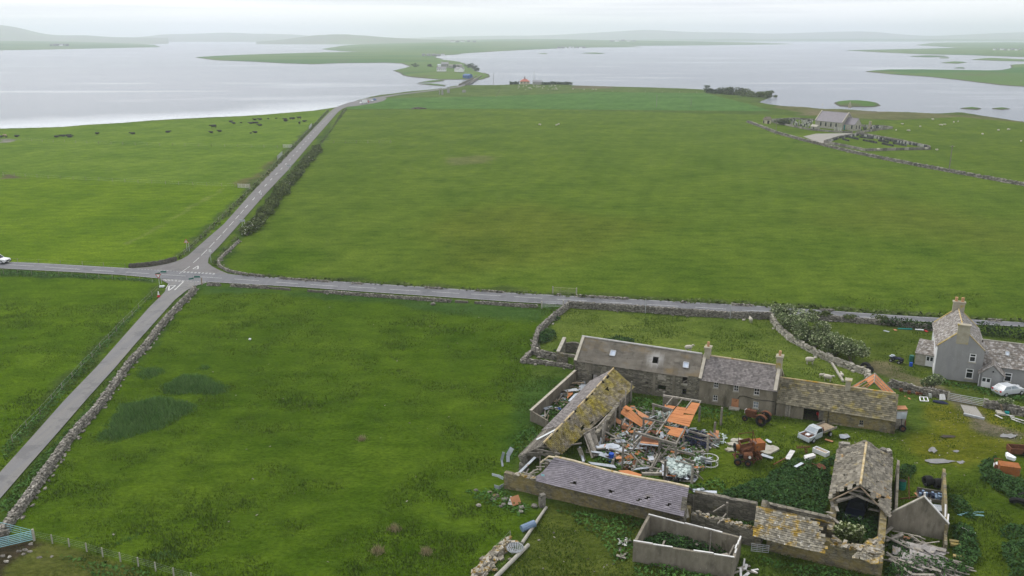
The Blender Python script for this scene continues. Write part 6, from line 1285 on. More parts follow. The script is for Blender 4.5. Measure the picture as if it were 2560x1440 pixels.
shrub('willow_bush', 'small pale bush in front of the silver hatchback', 'bush', P(2508, 1022), (1.0, .9, .8), 800, .2, 'leaf_willow', .3, 'blossom', 72, 240)
shrub('elder_bush', 'cream flowering bush growing inside the collapsed byre', 'bush', P(2128, 1372), (1.5, 1.3, 1.3), 1700, .24, 'leaf_hedge', .7, 'blossom', 73, 520)
shrub('bush', 'bright green bush against the inner wall of the collapsed byre', 'bush', P(2092, 1352), (.7, .7, .8), 600, .22, 'leaf_bright', .3, None, 74)
HL = []
hp = path_pts([(617, 588), (640, 570), (655, 545), (680, 520), (700, 490), (725, 462), (750, 430), (775, 400), (797, 372)])
hs = along(hp, 2.6)
for i, (p, d_) in enumerate(hs):
    f_ = i / len(hs); s = .75 + .4 * math.sin(i * 1.7) ** 2; bl = 'blossom_white' if (i < 3 or i % 11 == 4) else None
    shrub('hawthorn', 'white blossomed hawthorn in the hedge beside the side road' if bl else 'dull green hawthorn in the hedge beside the side road', 'bush', p + Vector((R.uniform(-.3, .3), R.uniform(-.3, .3), 0)), (1.75 * s, 1.9 * s, 1.0 * s), 420, .42, 'leaf_hedge', .25, bl, 100 + i, 70, 'blossoming hawthorns in the roadside hedge' if bl else 'hawthorns in the roadside hedge', lobes=6)
def hedge(name, label, px, w, h_, m, dens=70, size=.3):
    pts = path_pts(px); t = thing(name, label, 'hedge', tuple(pts[0])); c = []
    for p, d_ in along(pts, .5):
        n_ = Vector((-d_.y, d_.x, 0)); k = int(dens * .5); a = NR.uniform(-1, 1, k); z = np.abs(NR.normal(.6, .35, k)).clip(.05, 1.1); hh = h_ * (.75 + .5 * float(vnoise(p.x, p.y, 1.8, 7)))
        c.append(np.stack([p.x + n_.x * a * w / 2 + NR.normal(0, .2, k), p.y + n_.y * a * w / 2 + NR.normal(0, .2, k), z * hh], 1))
    c = np.vstack(c) - np.array(pts[0]); V, Fq = leaf_quads(c, size, .3); link('foliage', mesh_np('foliage', V, Fq, M[m]), t)
    k = MB()
    for p, d_ in along(pts, 1.5): k.tube([p - Vector((0, 0, .1)), p + Vector((R.uniform(-.3, .3), R.uniform(-.3, .3), h_ * .8))], [.05, .02], 4)
    k.build('stems', M['bark'], t); return t
hedge('hedge', 'dark clipped roadside hedge left of the tall house', [(2205, 812), (2262, 817), (2345, 826)], 1.2, 1.15, 'leaf_dark'); hedge('hedge', 'dark roadside hedge right of the tall house', [(2445, 835), (2500, 840), (2600, 851)], 1.5, 1.5, 'leaf_dark')
for lab, a, b_, s in (('rounded dark bush on the road wall right of the willows', 2030, 797, 1.2), ('dark bush on the road wall, second from the willows', 2060, 799, 1.1), ('pair of small bushes over the road wall', 2125, 803, .9), ('twiggy bush where the dark hedge begins', 2205, 808, 1.2)): shrub('bush', lab, 'bush', P(a, b_), (1.1 * s, .8 * s, .5 * s), 400, .26, 'leaf_hedge', .3, None, a)
for i, (a, b_, w, h_, m, lab) in enumerate([(1772, 233, 6, 4, 'leaf_dark', 'dark tree at the left end of the lochside wood'), (1792, 234, 4.5, 4.2, 'leaf_dark', 'second dark tree of the lochside wood'), (1815, 236, 6, 4.8, 'gorse', 'pale greyish tree in the middle of the lochside wood'), (1830, 237, 4.5, 4.6, 'gorse', 'tallest grey green tree of the lochside wood'), (1848, 237, 4.5, 3.6, 'gorse', 'bare topped tree of the lochside wood'),
        (1872, 241, 8, 4.2, 'leaf_hedge', 'broad dome shaped tree right of the lochside wood'), (1893, 243, 7, 3.2, 'leaf_hedge', 'low spreading tree right of the dome'), (1910, 243, 6, 3.0, 'leaf_hedge', 'low tree second from the point'), (1924, 243, 4, 3.4, 'leaf_hedge', 'dark round tree nearest the point')]):
    shrub('tree', lab, 'tree', P(a, b_), (w, w * .8, h_ * .62), 700, .8, m, .5, None, 200 + i, group='trees of the lochside wood')
for i, (a, b_, s, lab) in enumerate([(1175, 169, 1.5, 'larger round tree by the bend of the peninsula road'), (1184, 172, 1., 'smaller tree right of the bend tree'), (1138, 170, .9, 'tree beside the peninsula cottages'), (1040, 167, .9, 'shrub on the left of the peninsula houses'), (1074, 167, .8, 'shrub left of the grey peninsula house'), (1190, 177, .8, 'roadside bush on the peninsula')]): shrub('tree', lab, 'tree', P(a, b_, 2.), (4.5 * s, 4 * s, 2.4 * s), 300, 1.2, 'leaf_dark', .5, None, 300 + i)
shrub('bush', 'brown bush beside the cream sheds at the old graveyard', 'bush', P(1952, 312), (5, 3, 1.5), 500, .7, 'gorse', .3, None, 320)
# ================================================================ VEHICLES, MACHINES, ANIMALS, DEBRIS
def head(p, q): a, b = P(*p), P(*q); return math.atan2(b.y - a.y, b.x - a.x)
def inset(q, fx, fy, off, fy2=None):
    a, b, c, d = [Vector(v) for v in q]; n = (b - a).cross(d - a).normalized(); fy2 = fy if fy2 is None else fy2
    S = lambda u, v: (a * (1 - u) + b * u) * (1 - v) + (d * (1 - u) + c * u) * v + n * off
    return [S(fx, fy), S(1 - fx, fy), S(1 - fx, 1 - fy2), S(fx, 1 - fy2)]
I4 = Matrix.Identity(4)
def car(name, label, cat, pos, rz, body, kind='hatch', group=None, glass='glass', detail=True):
    t = thing(name, label, cat, tuple(pos), group, rz); b = MB(); L, Wd = 2.1, 1.72; low = .28
    bb = lambda mb, nm, m, par=t, **k: mb.build(nm, M[m], par, local=True, **k)
    if kind in ('hatch', 'saloon'): prof = [(-2.05, low), (-2.12, .55), (-2.05, .88), (-1.85, .96), (.85, .96), (1.75, .82), (2.05, .68), (2.1, .42), (2.0, low)]; cb = (-1.8 if kind == 'hatch' else -1.35, .95, -1.25 if kind == 'hatch' else -.95, .15, 1.40)
    elif kind == 'pickup': prof = [(-2.6, .45), (-2.62, 1.0), (-.95, 1.0), (1.1, 1.05), (2.35, .95), (2.55, .75), (2.55, .4), (2.3, .35), (-2.3, .42)]; cb = (-.95, 1.15, -.75, .35, 1.72); Wd = 1.82
    elif kind == 'wreck': prof = [(-.25, .42), (-.25, 1.0), (.95, 1.0), (1.05, .72), (2.0, .68), (2.15, .84), (2.22, .62), (2.2, .42), (1.9, .34), (-.1, .34)]; cb = (-.3, 1.05, -.2, .45, 1.52); Wd = 1.66
    else: prof = [(-2.7, .35), (-2.75, 1.1), (-2.7, 1.3), (1.9, 1.2), (2.6, .95), (2.7, .4), (2.5, .3)]; cb = (-2.7, 1.95, -2.65, 1.45, 2.5); Wd = 2.0
    n = len(prof); b.extrude(prof, [Wd * (.93 if z < .5 or z > 1.2 else 1.) for x, z in prof], I4)
    x0, x1, y0, y1, zt = cb; zb = {'pickup': 1.02, 'wreck': .98, 'van': 1.18}.get(kind, .94); wb, wt = Wd * .96, Wd * .78
    q = [(x0, -wb / 2, zb), (x1, -wb / 2, zb), (x1, wb / 2, zb), (x0, wb / 2, zb), (y0, -wt / 2, zt), (y1, -wt / 2, zt), (y1, wt / 2, zt), (y0, wt / 2, zt)]
    b.add(q, BOXF); bo = bb(b, 'body', body)
    quads = {'windscreen': [q[1], q[2], q[6], q[5]], 'rear_window': [q[3], q[0], q[4], q[7]], 'side_window': [q[0], q[1], q[5], q[4]], 'side_window2': [q[2], q[3], q[7], q[6]]}
    for k, s in quads.items():
        if kind == 'van' and k != 'windscreen': continue
        if k.startswith('side') and kind in ('hatch', 'saloon'):
            a_, b_, c_, d_ = [Vector(v) for v in s]
            for h_ in ((a_, (a_ + b_) / 2, (c_ + d_) / 2, d_), ((a_ + b_) / 2, b_, c_, (c_ + d_) / 2)): bb(MB().add(inset(h_, .06, .14, .012), [(0, 1, 2, 3)]), 'side_window', glass)
        else: bb(MB().add(inset(s, .07, .12, .012), [(0, 1, 2, 3)]), k.rstrip('2'), 'glass_pale' if (kind == 'wreck' and k == 'windscreen') else glass)
    xs = {'pickup': (-1.65, 1.55), 'wreck': (-1.75, 1.35), 'van': (-1.8, 1.7)}.get(kind, (-1.25, 1.3)); r = {'pickup': .39, 'van': .36}.get(kind, .31)
    for x in xs:
        for s in (-1, 1):
            w = bb(MB().wheel((x, s * (Wd / 2 - .10), r), r, .22, (0, 1, 0), 14), 'wheel', 'tyre'); bb(MB().disc((x, s * (Wd / 2 - .05), r), r * .6, .18, (0, 1, 0), 10), 'rim', 'galv', w)
    fx = prof[[i for i, p_ in enumerate(prof) if p_[0] == max(a for a, _ in prof)][0]][0]
    if detail:
        for s in (-1, 1):
            bb(MB().box((fx - .06, s * Wd * .34, .70 if kind != 'pickup' else .80), (.14, .36, .16)), 'headlight', 'lens_clear')
            if kind != 'wreck': bb(MB().box((prof[1][0] + .03, s * Wd * .40, .78), (.1, .24, .22)), 'tail_light', 'lens_red')
        bb(MB().box((fx, 0, .42), (.16, Wd * .98, .2)), 'bumper', 'black' if kind == 'pickup' else body)
        if kind == 'pickup': bb(MB().box((fx - .02, 0, .66), (.1, .9, .22)), 'grille', 'black'); bb(MB().box((fx + .09, 0, .46), (.02, .5, .11)), 'number_plate', 'plate_white'); bb(MB().box((.2, -Wd / 2 - .008, .78), (.75, .012, .10)), 'door_lettering', 'plate_yellow')
        elif kind != 'wreck': bb(MB().box((prof[0][0] - .06, 0, .62), (.03, .55, .12)), 'number_plate', 'plate_yellow')
    return t
wr = car('wrecked_pickup', 'abandoned silver flatbed pickup with no bonnet and a timber bed', 'pickup', P(2038, 1094), head((2068, 1079), (2016, 1099)), 'car_dirty', 'wreck')
lb = lambda mb, nm, m, par: mb.build(nm, M[m], par, local=True)
lb(MB().box((-1.55, 0, .86), (2.4, 1.75, .1)), 'bed', 'wood_brown', wr)
for s in (-1, 1): lb(MB().box((-1.55, s * .87, 1.0), (2.4, .05, .22)), 'bed_side', 'wood_grey', wr)
lb(MB().box((-1.4, 0, .55), (2.6, .8, .16)), 'chassis', 'rust', wr); lb(MB().box((-.38, 0, 1.15), (.05, 1.6, .4)).box((-.6, .2, 1.1), (.4, .6, .3), .4), 'headboard', 'rust', wr)
eb = MB().box((1.55, 0, .72), (1.1, 1.35, .08)); lb(eb, 'engine_bay', 'rust', wr); lb(MB().box((1.55, .05, .82), (.5, .4, .16)), 'air_box', 'car_white', wr)
lb(MB().box((1.85, -.4, .8), (.25, .3, .14)).box((1.3, .45, .8), (.3, .25, .16)).tube([(1.2, -.5, .82), (1.6, -.3, .86), (1.9, .3, .8)], .05, 5), 'engine_part', 'rust', wr)
for s in (-1, 1): lb(MB().box((1.55, s * .76, .80), (1.25, .16, .10)), 'wing', 'car_dirty', wr)
car('hatchback', 'dirty silver hatchback parked on the grass beside the house porch', 'car', P(2521, 984), head((2496, 986), (2548, 979)), 'car_silver', 'hatch', glass='glass_pale')
car('pickup', 'white pickup driving along the main road at the left edge', 'pickup', P(-6, 657.5) + Vector((0, 0, .04)), head((0, 659), (100, 663.5)), 'car_white', 'pickup')
car('parked_car', 'dark car with white headlamps stored inside the ruined barn', 'car', P(2140, 1284), head((2152, 1244), (2138, 1284)), 'car_blue', 'saloon')
# --- tractor
tp = P(1893, 1056); tr = thing('tractor', 'derelict rusty red tractor with big black tyres in front of the farmhouse', 'tractor', tuple(tp), None, head((1910, 1060), (1876, 1050)))
T = lambda mb, nm, m, par=tr: mb.build(nm, M[m], par, local=True)
T(MB().extrude([(.25, .85), (1.55, .85), (1.6, 1.3), (1.45, 1.42), (.25, 1.46)], .55, I4), 'bonnet', 'rust'); T(MB().box((1.62, 0, 1.08), (.06, .5, .5)), 'grille', 'wood_white')
T(MB().box((.5, 0, .72), (2.0, .36, .4)).box((-.6, 0, .75), (.7, .5, .55)), 'engine_block', 'rust'); T(MB().box((1.35, 0, .42), (.16, 1.3, .12)), 'front_axle', 'rust')
for s in (-1, 1):
    w = T(MB().wheel((-.75, s * .72, .68), .68, .38, (0, 1, 0), 18), 'rear_wheel', 'tyre'); T(MB().disc((-.75, s * .80, .68), .24, .28), 'rim', 'rust', w)
    w = T(MB().wheel((1.35, s * .66, .38), .38, .22, (0, 1, 0), 14), 'front_wheel', 'tyre'); T(MB().disc((1.35, s * .72, .38), .13, .16), 'rim', 'rust', w)
    pf = [(-.75 + .82 * math.cos(a), .68 + .82 * math.sin(a)) for a in np.linspace(.45, 2.6, 7)] + [(-.75 + .76 * math.cos(a), .68 + .76 * math.sin(a)) for a in np.linspace(2.6, .45, 7)]
    T(MB().extrude(pf, .4, Matrix.Translation((0, s * .70, 0))), 'mudguard', 'rust')
T(MB().box((-.55, 0, 1.15), (.4, .42, .08)).box((-.75, 0, 1.3), (.08, .42, .25)), 'seat', 'rust'); T(MB().tube([(.2, 0, 1.3), (-.15, 0, 1.6)], .025, 5).tube([(-.15 + .05 * math.cos(a), .2 * math.sin(a), 1.6 + .2 * math.cos(a) * .9) for a in np.linspace(0, 6.28, 11)], .02, 5), 'steering_wheel', 'black'); T(MB().tube([(.9, .15, 1.4), (.9, .15, 1.8)], .04, 6), 'exhaust', 'rust')
# --- the rusty combine
cp = P(1864, 1152); cb_ = thing('combine', 'tall rusted harvesting machine standing in the yard', 'farm machine', tuple(cp)); Cq = lambda mb, nm, m, par=cb_: mb.build(nm, M[m], par, local=True)
st_ = MB()
for k in range(26): q_ = Vector((R.uniform(-1.2, 1.3), R.uniform(-1., 1.), R.uniform(.2, 1.9))); st_.beam(q_, q_ + Vector((R.gauss(0, .45), R.gauss(0, .4), R.gauss(0, .45))), R.uniform(.05, .14))
Cq(st_, 'linkage', 'rust')
Cq(MB().box((.2, .4, 1.35), (1.9, 1.1, .6), .25, 0, -.18), 'threshing_body', 'rust'); Cq(MB().box((1.35, .5, 1.75), (1.25, 1.2, .95), .3), 'grain_tank', 'rust_orange')
hp_ = MB(); 
for a, b in (((-.7, -.2, 1.9), (.5, -.2, 2.2)), ((-.7, .9, 1.9), (.5, .9, 2.2)), ((-.7, -.2, 1.9), (-.7, .9, 1.9)), ((.5, -.2, 2.2), (.5, .9, 2.2))): hp_.beam(a, b, .08, .4)
Cq(hp_, 'hopper', 'rust'); Cq(MB().tube([(-1.15, .3, 1.5), (-.75, .3, 1.5)], .36, 12), 'pulley', 'rust_orange'); Cq(MB().wheel((-1.25, .35, 1.55), .45, .16, (1, 0, 0), 14), 'belt_wheel', 'tyre')
Cq(MB().tube([(-.5, -.75, .95), (.45, -.65, 1.05)], .42, 12), 'drum', 'rust')
Cq(MB().beam((-1.3, -1., .35), (1.3, -.5, .45), .14).beam((-1.3, .9, .35), (1.5, 1.1, .45), .14).beam((-1.2, -1., .35), (-1.2, .9, .4), .12).beam((1.2, -.5, .45), (1.4, 1.1, .45), .12).beam((1.3, -.4, .4), (1.7, .5, 1.4), .1).beam((-.2, -.9, .1), (.6, -.6, 1.9), .1).beam((-1., -.9, .2), (-.5, -.5, 1.6), .09).beam((.6, -.9, .1), (1.5, -.3, 1.), .08), 'chassis', 'rust')
Cq(MB().tube([(-.75, .9, 1.9), (-.75, .9, 2.9), (.75, .6, 3.25), (.75, .6, 2.2)], .05, 5).tube([(.75, .6, 3.5), (.75, .6, 2.2)], .05, 5).tube([(.75, .6, 3.3), (1.1, .2, 2.2)], .045, 5).tube([(.4, -.8, 2.2), (.6, -.9, .3)], .04, 5), 'pipe_frame', 'rust')
for x, y, r_ in ((-.1, -1.3, .36), (-1.2, -1.1, .42), (1.3, .9, .42)): w = Cq(MB().wheel((x, y, r_), r_, .26, (.25, 1, 0), 12), 'wheel', 'tyre'); Cq(MB().disc((x, y, r_), r_ * .5, .28, (.25, 1, 0), 8), 'rim', 'rust', w)
Cq(MB().box((-.85, -.9, 1.0), (.4, .3, .35), .3), 'gearbox', 'black'); Cq(MB().disc((.1, -1.1, 1.0), .17, .05, (.2, -1, .3)), 'badge_plate', 'wood_white')
for k in range(5): Cq(MB().box((.9 + .16 * k, -.2, 1.0 - .1 * k), (.1, .6, .5), .3), 'straw_walker', 'rust')
# --- quad bike
qp = P(2240, 906); qb_ = thing('quad_bike', 'dark quad bike with pale blue plastic on the grass left of the tall house', 'quad bike', tuple(qp), None, head((2230, 902), (2252, 908))); Q = lambda mb, nm, m, par=qb_: mb.build(nm, M[m], par, local=True)
for x in (-.6, .6):
    for s in (-1, 1): w = Q(MB().wheel((x, s * .42, .28), .28, .24, (0, 1, 0), 12), 'wheel', 'tyre'); Q(MB().disc((x, s * .46, .28), .12, .2), 'rim', 'galv', w)
Q(MB().extrude([(-.9, .62), (-.3, .62), (0, .5), (.4, .62), (.95, .55), (.9, .7), (.4, .82), (-.2, .74), (-.85, .74)], .75, I4), 'body', 'navy'); Q(MB().blob((-.25, 0, .82), (.4, .17, .09)), 'seat', 'black'); Q(MB().tube([(.3, -.4, 1.02), (.35, 0, .95), (.3, .4, 1.02)], .025, 5), 'handlebar', 'black'); Q(MB().box((-.75, 0, .8), (.5, .6, .06)).blob((-.6, .05, .92), (.35, .3, .14), noise_=.2), 'rack_load', 'sheet_pale'); Q(MB().box((.75, 0, .76), (.4, .6, .05)), 'front_rack', 'black')
# --- tipping trailer stood against the byre end
tp = P(2252, 1078); tt = thing('trailer', 'old wooden trailer tipped on end against the right gable of the byre', 'trailer', tuple(tp)); T = lambda mb, nm, m: mb.build(nm, M[m], tt, local=True)
T(MB().box((0, .5, 1.25), (1.3, .12, 2.5), .0, .12), 'deck', 'wood_grey'); T(MB().box((0, .35, 1.9), (1.2, .06, .9), 0, .12), 'front_panel', 'sheet_pale'); T(MB().box((0, .75, 2.75), (1.35, .7, .12), 0, .2), 'tailboard', 'orange_faded')
for s in (-1, 1): T(MB().beam((s * .62, .3, .05), (s * .62, .75, 2.7), .12), 'side_rail', 'rust' if s > 0 else 'wood_grey')
T(MB().beam((0, -.1, .3), (.05, .3, 1.5), .06), 'drawbar', 'black'); w = T(MB().wheel((.12, -.1, .42), .42, .26, (.2, 1, 0), 16), 'wheel', 'tyre'); MB().disc((.12, -.18, .42), .2, .2, (.2, 1, 0)).build('rim', M['rust'], w, local=True)
# --- orange tank, rusty trailer, planter, drums, bins
p = P(2519, 1186); t = thing('tank', 'square orange rusty tank sitting in the nettles by the right edge', 'tank', tuple(p), None, -.32); MB().box((0, 0, .62), (1.95, 1.25, 1.1)).build('tank_body', M['rust_orange'], t, local=True); MB().box((0, 0, 1.20), (2.0, 1.3, .06)).build('lid', M['rust_orange'], t, local=True); MB().beam((-1.4, -.4, .3), (-1.3, -.3, 1.1), .28).build('side_flap', M['rust'], t, local=True)
for a_, b_ in (((-1.2, .6, .6), (-1.2, 1.3, 1.1)), ((-1.2, 1.3, 1.1), (-.4, 1.3, 1.1)), ((-.4, 1.3, 1.1), (-.4, 1.3, .3)), ((-1.2, 1.3, .5), (-.4, 1.3, .5))): MB().tube([a_, b_], .05, 5).build('frame_tube', M['rust'], t, local=True)
p = P(2548, 1140); t = thing('trailer', 'low dark rust red trailer box cut by the right edge', 'trailer', tuple(p), None, -.15); MB().box((.3, 0, .55), (2.6, .1, .65)).box((.3, 1.2, .55), (2.6, .1, .65)).box((-.95, .6, .55), (.1, 1.2, .65)).box((.3, .6, .28), (2.5, 1.2, .08)).build('trailer_box', M['rust'], t, local=True); MB().wheel((.6, -.1, .3), .3, .2).build('wheel', M['tyre'], t, local=True)
for k in range(3): MB().beam((-.4 + k * .7, -.06, .25), (-.4 + k * .7, -.06, .9), .07).build('stake', M['rust'], t, local=True)
p = P(2052, 1134); t = thing('planter', 'long white trough full of earth lying in the yard', 'trough', tuple(p), None, head((2035, 1122), (2068, 1136)))
pl = MB()
for a_, d_ in (((0, -.35, .25), (1.75, .07, .5)), ((0, .35, .25), (1.75, .07, .5)), ((-.84, 0, .25), (.07, .64, .5)), ((.84, 0, .25), (.07, .64, .5)), ((0, 0, .08), (1.6, .62, .1))): pl.box(a_, d_)
pl.build('trough_shell', M['upvc'], t, local=True); MB().box((0, 0, .32), (1.58, .60, .06)).build('earth', M['wood_brown'], t, local=True)
def drum(label, px, r, h, m, name='drum', tilt=0., lid=None):
    p = P(*px); t = thing(name, label, 'barrel', tuple(p), None, 0); t.rotation_euler = (tilt, 0, .3); MB().tube([(0, 0, 0), (0, 0, h * .3), (0, 0, h * .33), (0, 0, h * .36), (0, 0, h * .64), (0, 0, h * .67), (0, 0, h * .7), (0, 0, h)], [r, r, r * 1.06, r, r, r * 1.06, r, r * .97], 14).build('shell', M[m], t, local=True); MB().tube([(0, 0, h), (0, 0, h + .03)], r * .9, 12).build('lid', M[lid or m], t, local=True); return t
drum('bright blue plastic barrel standing in the debris', (1528, 1153), .32, .95, 'plastic_blue', 'barrel'); drum('green plastic bin between the ruined barn and the thin wall', (2254, 1222), .38, .95, 'plastic_green', 'bin', lid='black')
drum('blue drum by the lean-to door of the house', (2277, 915), .25, .5, 'plastic_blue'); drum('dark green water butt at the lean-to corner of the house', (2278, 905), .35, 1.0, 'sign_green')
p = P(1397, 1027); tag(MB().blob(p + Vector((0, 0, .2)), (.38, .3, .22), noise_=.15).build('tub', M['plastic_blue']), 'small bright blue tub inside the enclosure wall', 'tub')
def tyres(label, px, r, w, ax, z=None, name='tyre', group=None): p = P(*px); return tag(MB().wheel(p + Vector((0, 0, r if z is None else z)), r, w, ax, 16).build(name, M['tyre']), label, 'tyre', group)
tyres('large tractor tyre behind the pallet, left of two', (2318, 1213), .55, .75, (1, .1, 0)); tyres('large tractor tyre behind the pallet, right of two', (2343, 1218), .5, .8, (1, .1, 0)); tyres('big dark tyre ring lying in nettles at the right edge, lower one', (2545, 1262), .85, .35, (.3, .6, .7), .35); tyres('dark tyre ring at the right edge, upper one', (2550, 1243), .8, .3, (-.3, .5, .8), .35)
tyres('black tractor tyre leaning at the end of the willow row', (2163, 930), .75, .5, (.7, .7, .1)); tyres('second black tyre at the end of the willow row', (2172, 934), .6, .4, (.7, .7, .1))
p = P(2326, 1247); t = thing('pallet_load', 'pallet stacked with rows of dark blue grey buckets behind the concrete gable', 'pallet', tuple(p), None, head((2300, 1243), (2352, 1252)))
for k in range(5): MB().box((0, -.6 + .3 * k, .2), (2.6, .12, .08)).build('board', M['wood_grey'], t, local=True)
MB().box((0, -.72, .22), (2.7, .06, .36)).box((0, .72, .4), (2.6, .06, .7), 0, .2).build('side_board', M['wood_grey'], t, local=True)
for i in range(8):
    for j in range(3):
        if (i in (2, 3) and j != 1): continue
        MB().tube([(-1.05 + .30 * i, -.42 + .32 * j, .25), (-1.05 + .30 * i, -.42 + .32 * j, .28 + .14 * R.randrange(2, 4))], [.12, .14], 9).build('bucket', M['pipe_blue' if i > 4 else 'navy' if (i + j) % 3 else 'pipe_blue'], t, local=True)
def bits(name, label, cat, parts, m, group=None):
    mb = MB()
    for a_, z0, b_, z1, w, h_ in parts: mb.beam(P(*a_, z0), P(*b_, z1), w, h_)
    return tag(mb.build(name, M[m]), label, cat, group)
t = thing('clothes_post', 'rusty T shaped post standing behind the concrete gable', 'post', tuple(P(2273, 1248))); MB().beam(P(2273, 1248), P(2272, 1192, 1.6), .09).build('shaft', M['rust'], t); MB().beam(P(2250, 1247, .1), P(2297, 1241, .1), .08).build('bar', M['rust'], t)
bits('board', 'rusty red board lying behind the concrete gable', 'board', [((2290, 1232), .1, (2302, 1245), .15, .4, .04)], 'orange_faded'); bits('sheet', 'pale sheet propped inside the concrete gable', 'sheet', [((2342, 1262), .1, (2352, 1278), .3, .9, .05)], 'sheet_pale')
bits('beam', 'grey concrete beam lying by the track below the yard gate', 'beam', [((2409, 1035), .15, (2461, 1047), .15, .26, .26)], 'galv'); bits('beam', 'silver metal channel lying among the broken boards at bottom right', 'beam', [((2228, 1411), .25, (2287, 1437), .15, .3, .2)], 'galv')
bits('board', 'white and red board lying right of the concrete gable', 'board', [((2405, 1318), .2, (2437, 1334), .15, .4, .05)], 'wood_white')
t = thing('window_frame', 'white double window frame lying flat by the yard wall', 'window frame', tuple(P(2310, 1000)))
q = [P(2299, 992, .15), P(2318, 993, .15), P(2321, 1003, .12), P(2301, 1002, .12)]; wf = MB()
for k in range(4): wf.beam(q[k], q[(k + 1) % 4], .12, .07)
wf.beam((q[0] + q[1]) / 2, (q[2] + q[3]) / 2, .1, .07).build('frame', M['upvc'], t)
bits('board', 'white board leaning on the yard wall beside the window frame', 'board', [((2326, 996), .0, (2325, 984), .9, .35, .05)], 'upvc'); bits('board', 'orange plank on the grass left of the window frame', 'board', [((2262, 990), .06, (2276, 998), .06, .25, .04)], 'orange_faded')
p = P(2350, 1008); tag(MB().blob(p + Vector((0, 0, .15)), (1.0, .35, .22), Matrix.Rotation(-.5, 3, 'Z'), noise_=.3).build('tarpaulin', M['navy']), 'crumpled navy tarpaulin at the foot of the yard wall', 'tarpaulin'); p = P(2356, 1001); tag(MB().slab([p + Vector(v) for v in ((-.4, 0, .1), (.4, -.1, .1), (.35, .3, .8), (-.3, .35, .75))], .05).build('panel', M['wood_white']), 'white square panel leaning at the end of the yard wall', 'panel')
for i, (x, y) in enumerate(((2252, 979), (2272, 985), (2293, 988), (2302, 988))): p = P(x, y); tag(MB().box(p + Vector((0, 0, .25)), (.42, .3, .34), R.uniform(-.6, .3)).build('clay_block', M['rust']), 'reddish block at the foot of the yard wall', 'block', 'reddish blocks along the yard wall')
t = thing('hay_rack', 'grey ladder-like hay rack beside the far gate wall', 'rack', tuple(P(2540, 1040)))
for x in (2530, 2539, 2547, 2555): MB().beam(P(x, 1037), P(x - 2, 1020, .8), .07).build('upright', M['wood_grey'], t)
for z_ in (.25, .7): MB().beam(P(2529, 1037, z_), P(2556, 1041, z_), .07).build('rail', M['wood_grey'], t)
t = thing('post', 'leaning wooden post in front of the far gate wall', 'post', tuple(P(2507, 1031))); MB().beam(P(2508, 1032), P(2502, 1012, 1.3), .14).build('shaft', M['wood_brown'], t)
bits('millstone', 'flat pinkish slab lying by the leaning post', 'slab', [((2491, 1031), .15, (2511, 1033), .15, 1.1, .25)], 'concrete_pale'); bits('tub', 'teal trough beside the leaning post', 'trough', [((2512, 1031), .2, (2523, 1033), .2, .5, .3)], 'teal')
for i, (a_, b_) in enumerate((((2488, 1037), (2506, 1046)), ((2525, 1042), (2560, 1052)), ((2528, 1047), (2560, 1058)), ((2540, 1052), (2575, 1062)), ((2512, 1036), (2536, 1041)))): bits('plank', 'pale plank on the grass below the hay rack', 'plank', [(a_, .1, b_, .1, .18, .06)], 'wood_white', 'planks below the hay rack')
# --- flats on the ground
def sheet_flat(name, label, px, z, m, kind=None, cat=None, t_=.05):
    o = MB().slab([P(a, b, z) for a, b in px], t_).build(name, M[m]); return tag(o, label, cat, None, kind)
M['puddle'] = mat('puddle', (.14, .14, .13), (.20, .195, .18), 1.5, rough=.12, spec=.5)
def ragged(cx, cy, rx, ry, n=14, s=1): r = random.Random(s); return [(cx + rx * math.cos(a) * r.uniform(.55, 1.2), cy + ry * math.sin(a) * r.uniform(.5, 1.3)) for a in np.linspace(0, 6.28, n, endpoint=False)]
for i, (a, b, c, d) in enumerate(((2350, 1153, 38, 6), (2332, 1124, 13, 8), (2402, 1155, 10, 5), (2523, 1089, 24, 6), (2390, 1128, 10, 3), (2368, 1090, 22, 4))): flat('puddle', ragged(a, b, c, d, s=i), .13, M['puddle' if i < 5 else 'soil'], 'shallow grey puddle in the mossy yard')
flat('concrete_apron', [(2401, 1011), (2440, 1017), (2452, 1034), (2458, 1042), (2412, 1034)], .14, M['gravel'], 'concrete apron below the yard gate')
for i, (px, lab) in enumerate([(ragged(1845, 1099, 19, 5, s=3), 'small grey concrete slab above left of the rusted machine'), (ragged(1832, 1109, 17, 5, s=4), 'grey concrete slab left of the rusted machine'), (ragged(1826, 1122, 16, 5.5, s=5), 'lowest of the concrete slabs left of the rusted machine'), (ragged(1922, 1122, 25, 11, s=6), 'largest pale concrete slab right of the rusted machine'), (ragged(1905, 1110, 16, 5, s=7), 'concrete slab just behind the rusted machine'), (ragged(1877, 1102, 8, 3, s=8), 'smallest concrete slab behind the rusted machine')]): sheet_flat('concrete_slab', lab, px, .17, 'concrete_pale', cat='slab', t_=.25)
for px, lab in ([[(1887, 1130), (1893, 1129), (1934, 1143), (1931, 1147), (1888, 1135)], 'long pale blue sheet lying right of the rusted machine'], [[(1913, 1099), (1918, 1097), (1930, 1104), (1928, 1107), (1922, 1106)], 'small pale blue sheet above the large concrete slab'], [[(2097, 1086), (2118, 1084), (2126, 1092), (2112, 1096), (2101, 1095)], 'pale grey sheet of metal on the grass right of the wrecked pickup'], [[(1728, 1223), (1757, 1219), (1762, 1223), (1735, 1229)], 'pale sheet at the end of the purple roof, upper'], [[(1732, 1229), (1768, 1226), (1792, 1227), (1792, 1233), (1745, 1233)], 'long pale sheet at the end of the purple roof, lower']): sheet_flat('metal_sheet', lab, px, .22, 'sheet_pale', cat='sheet')
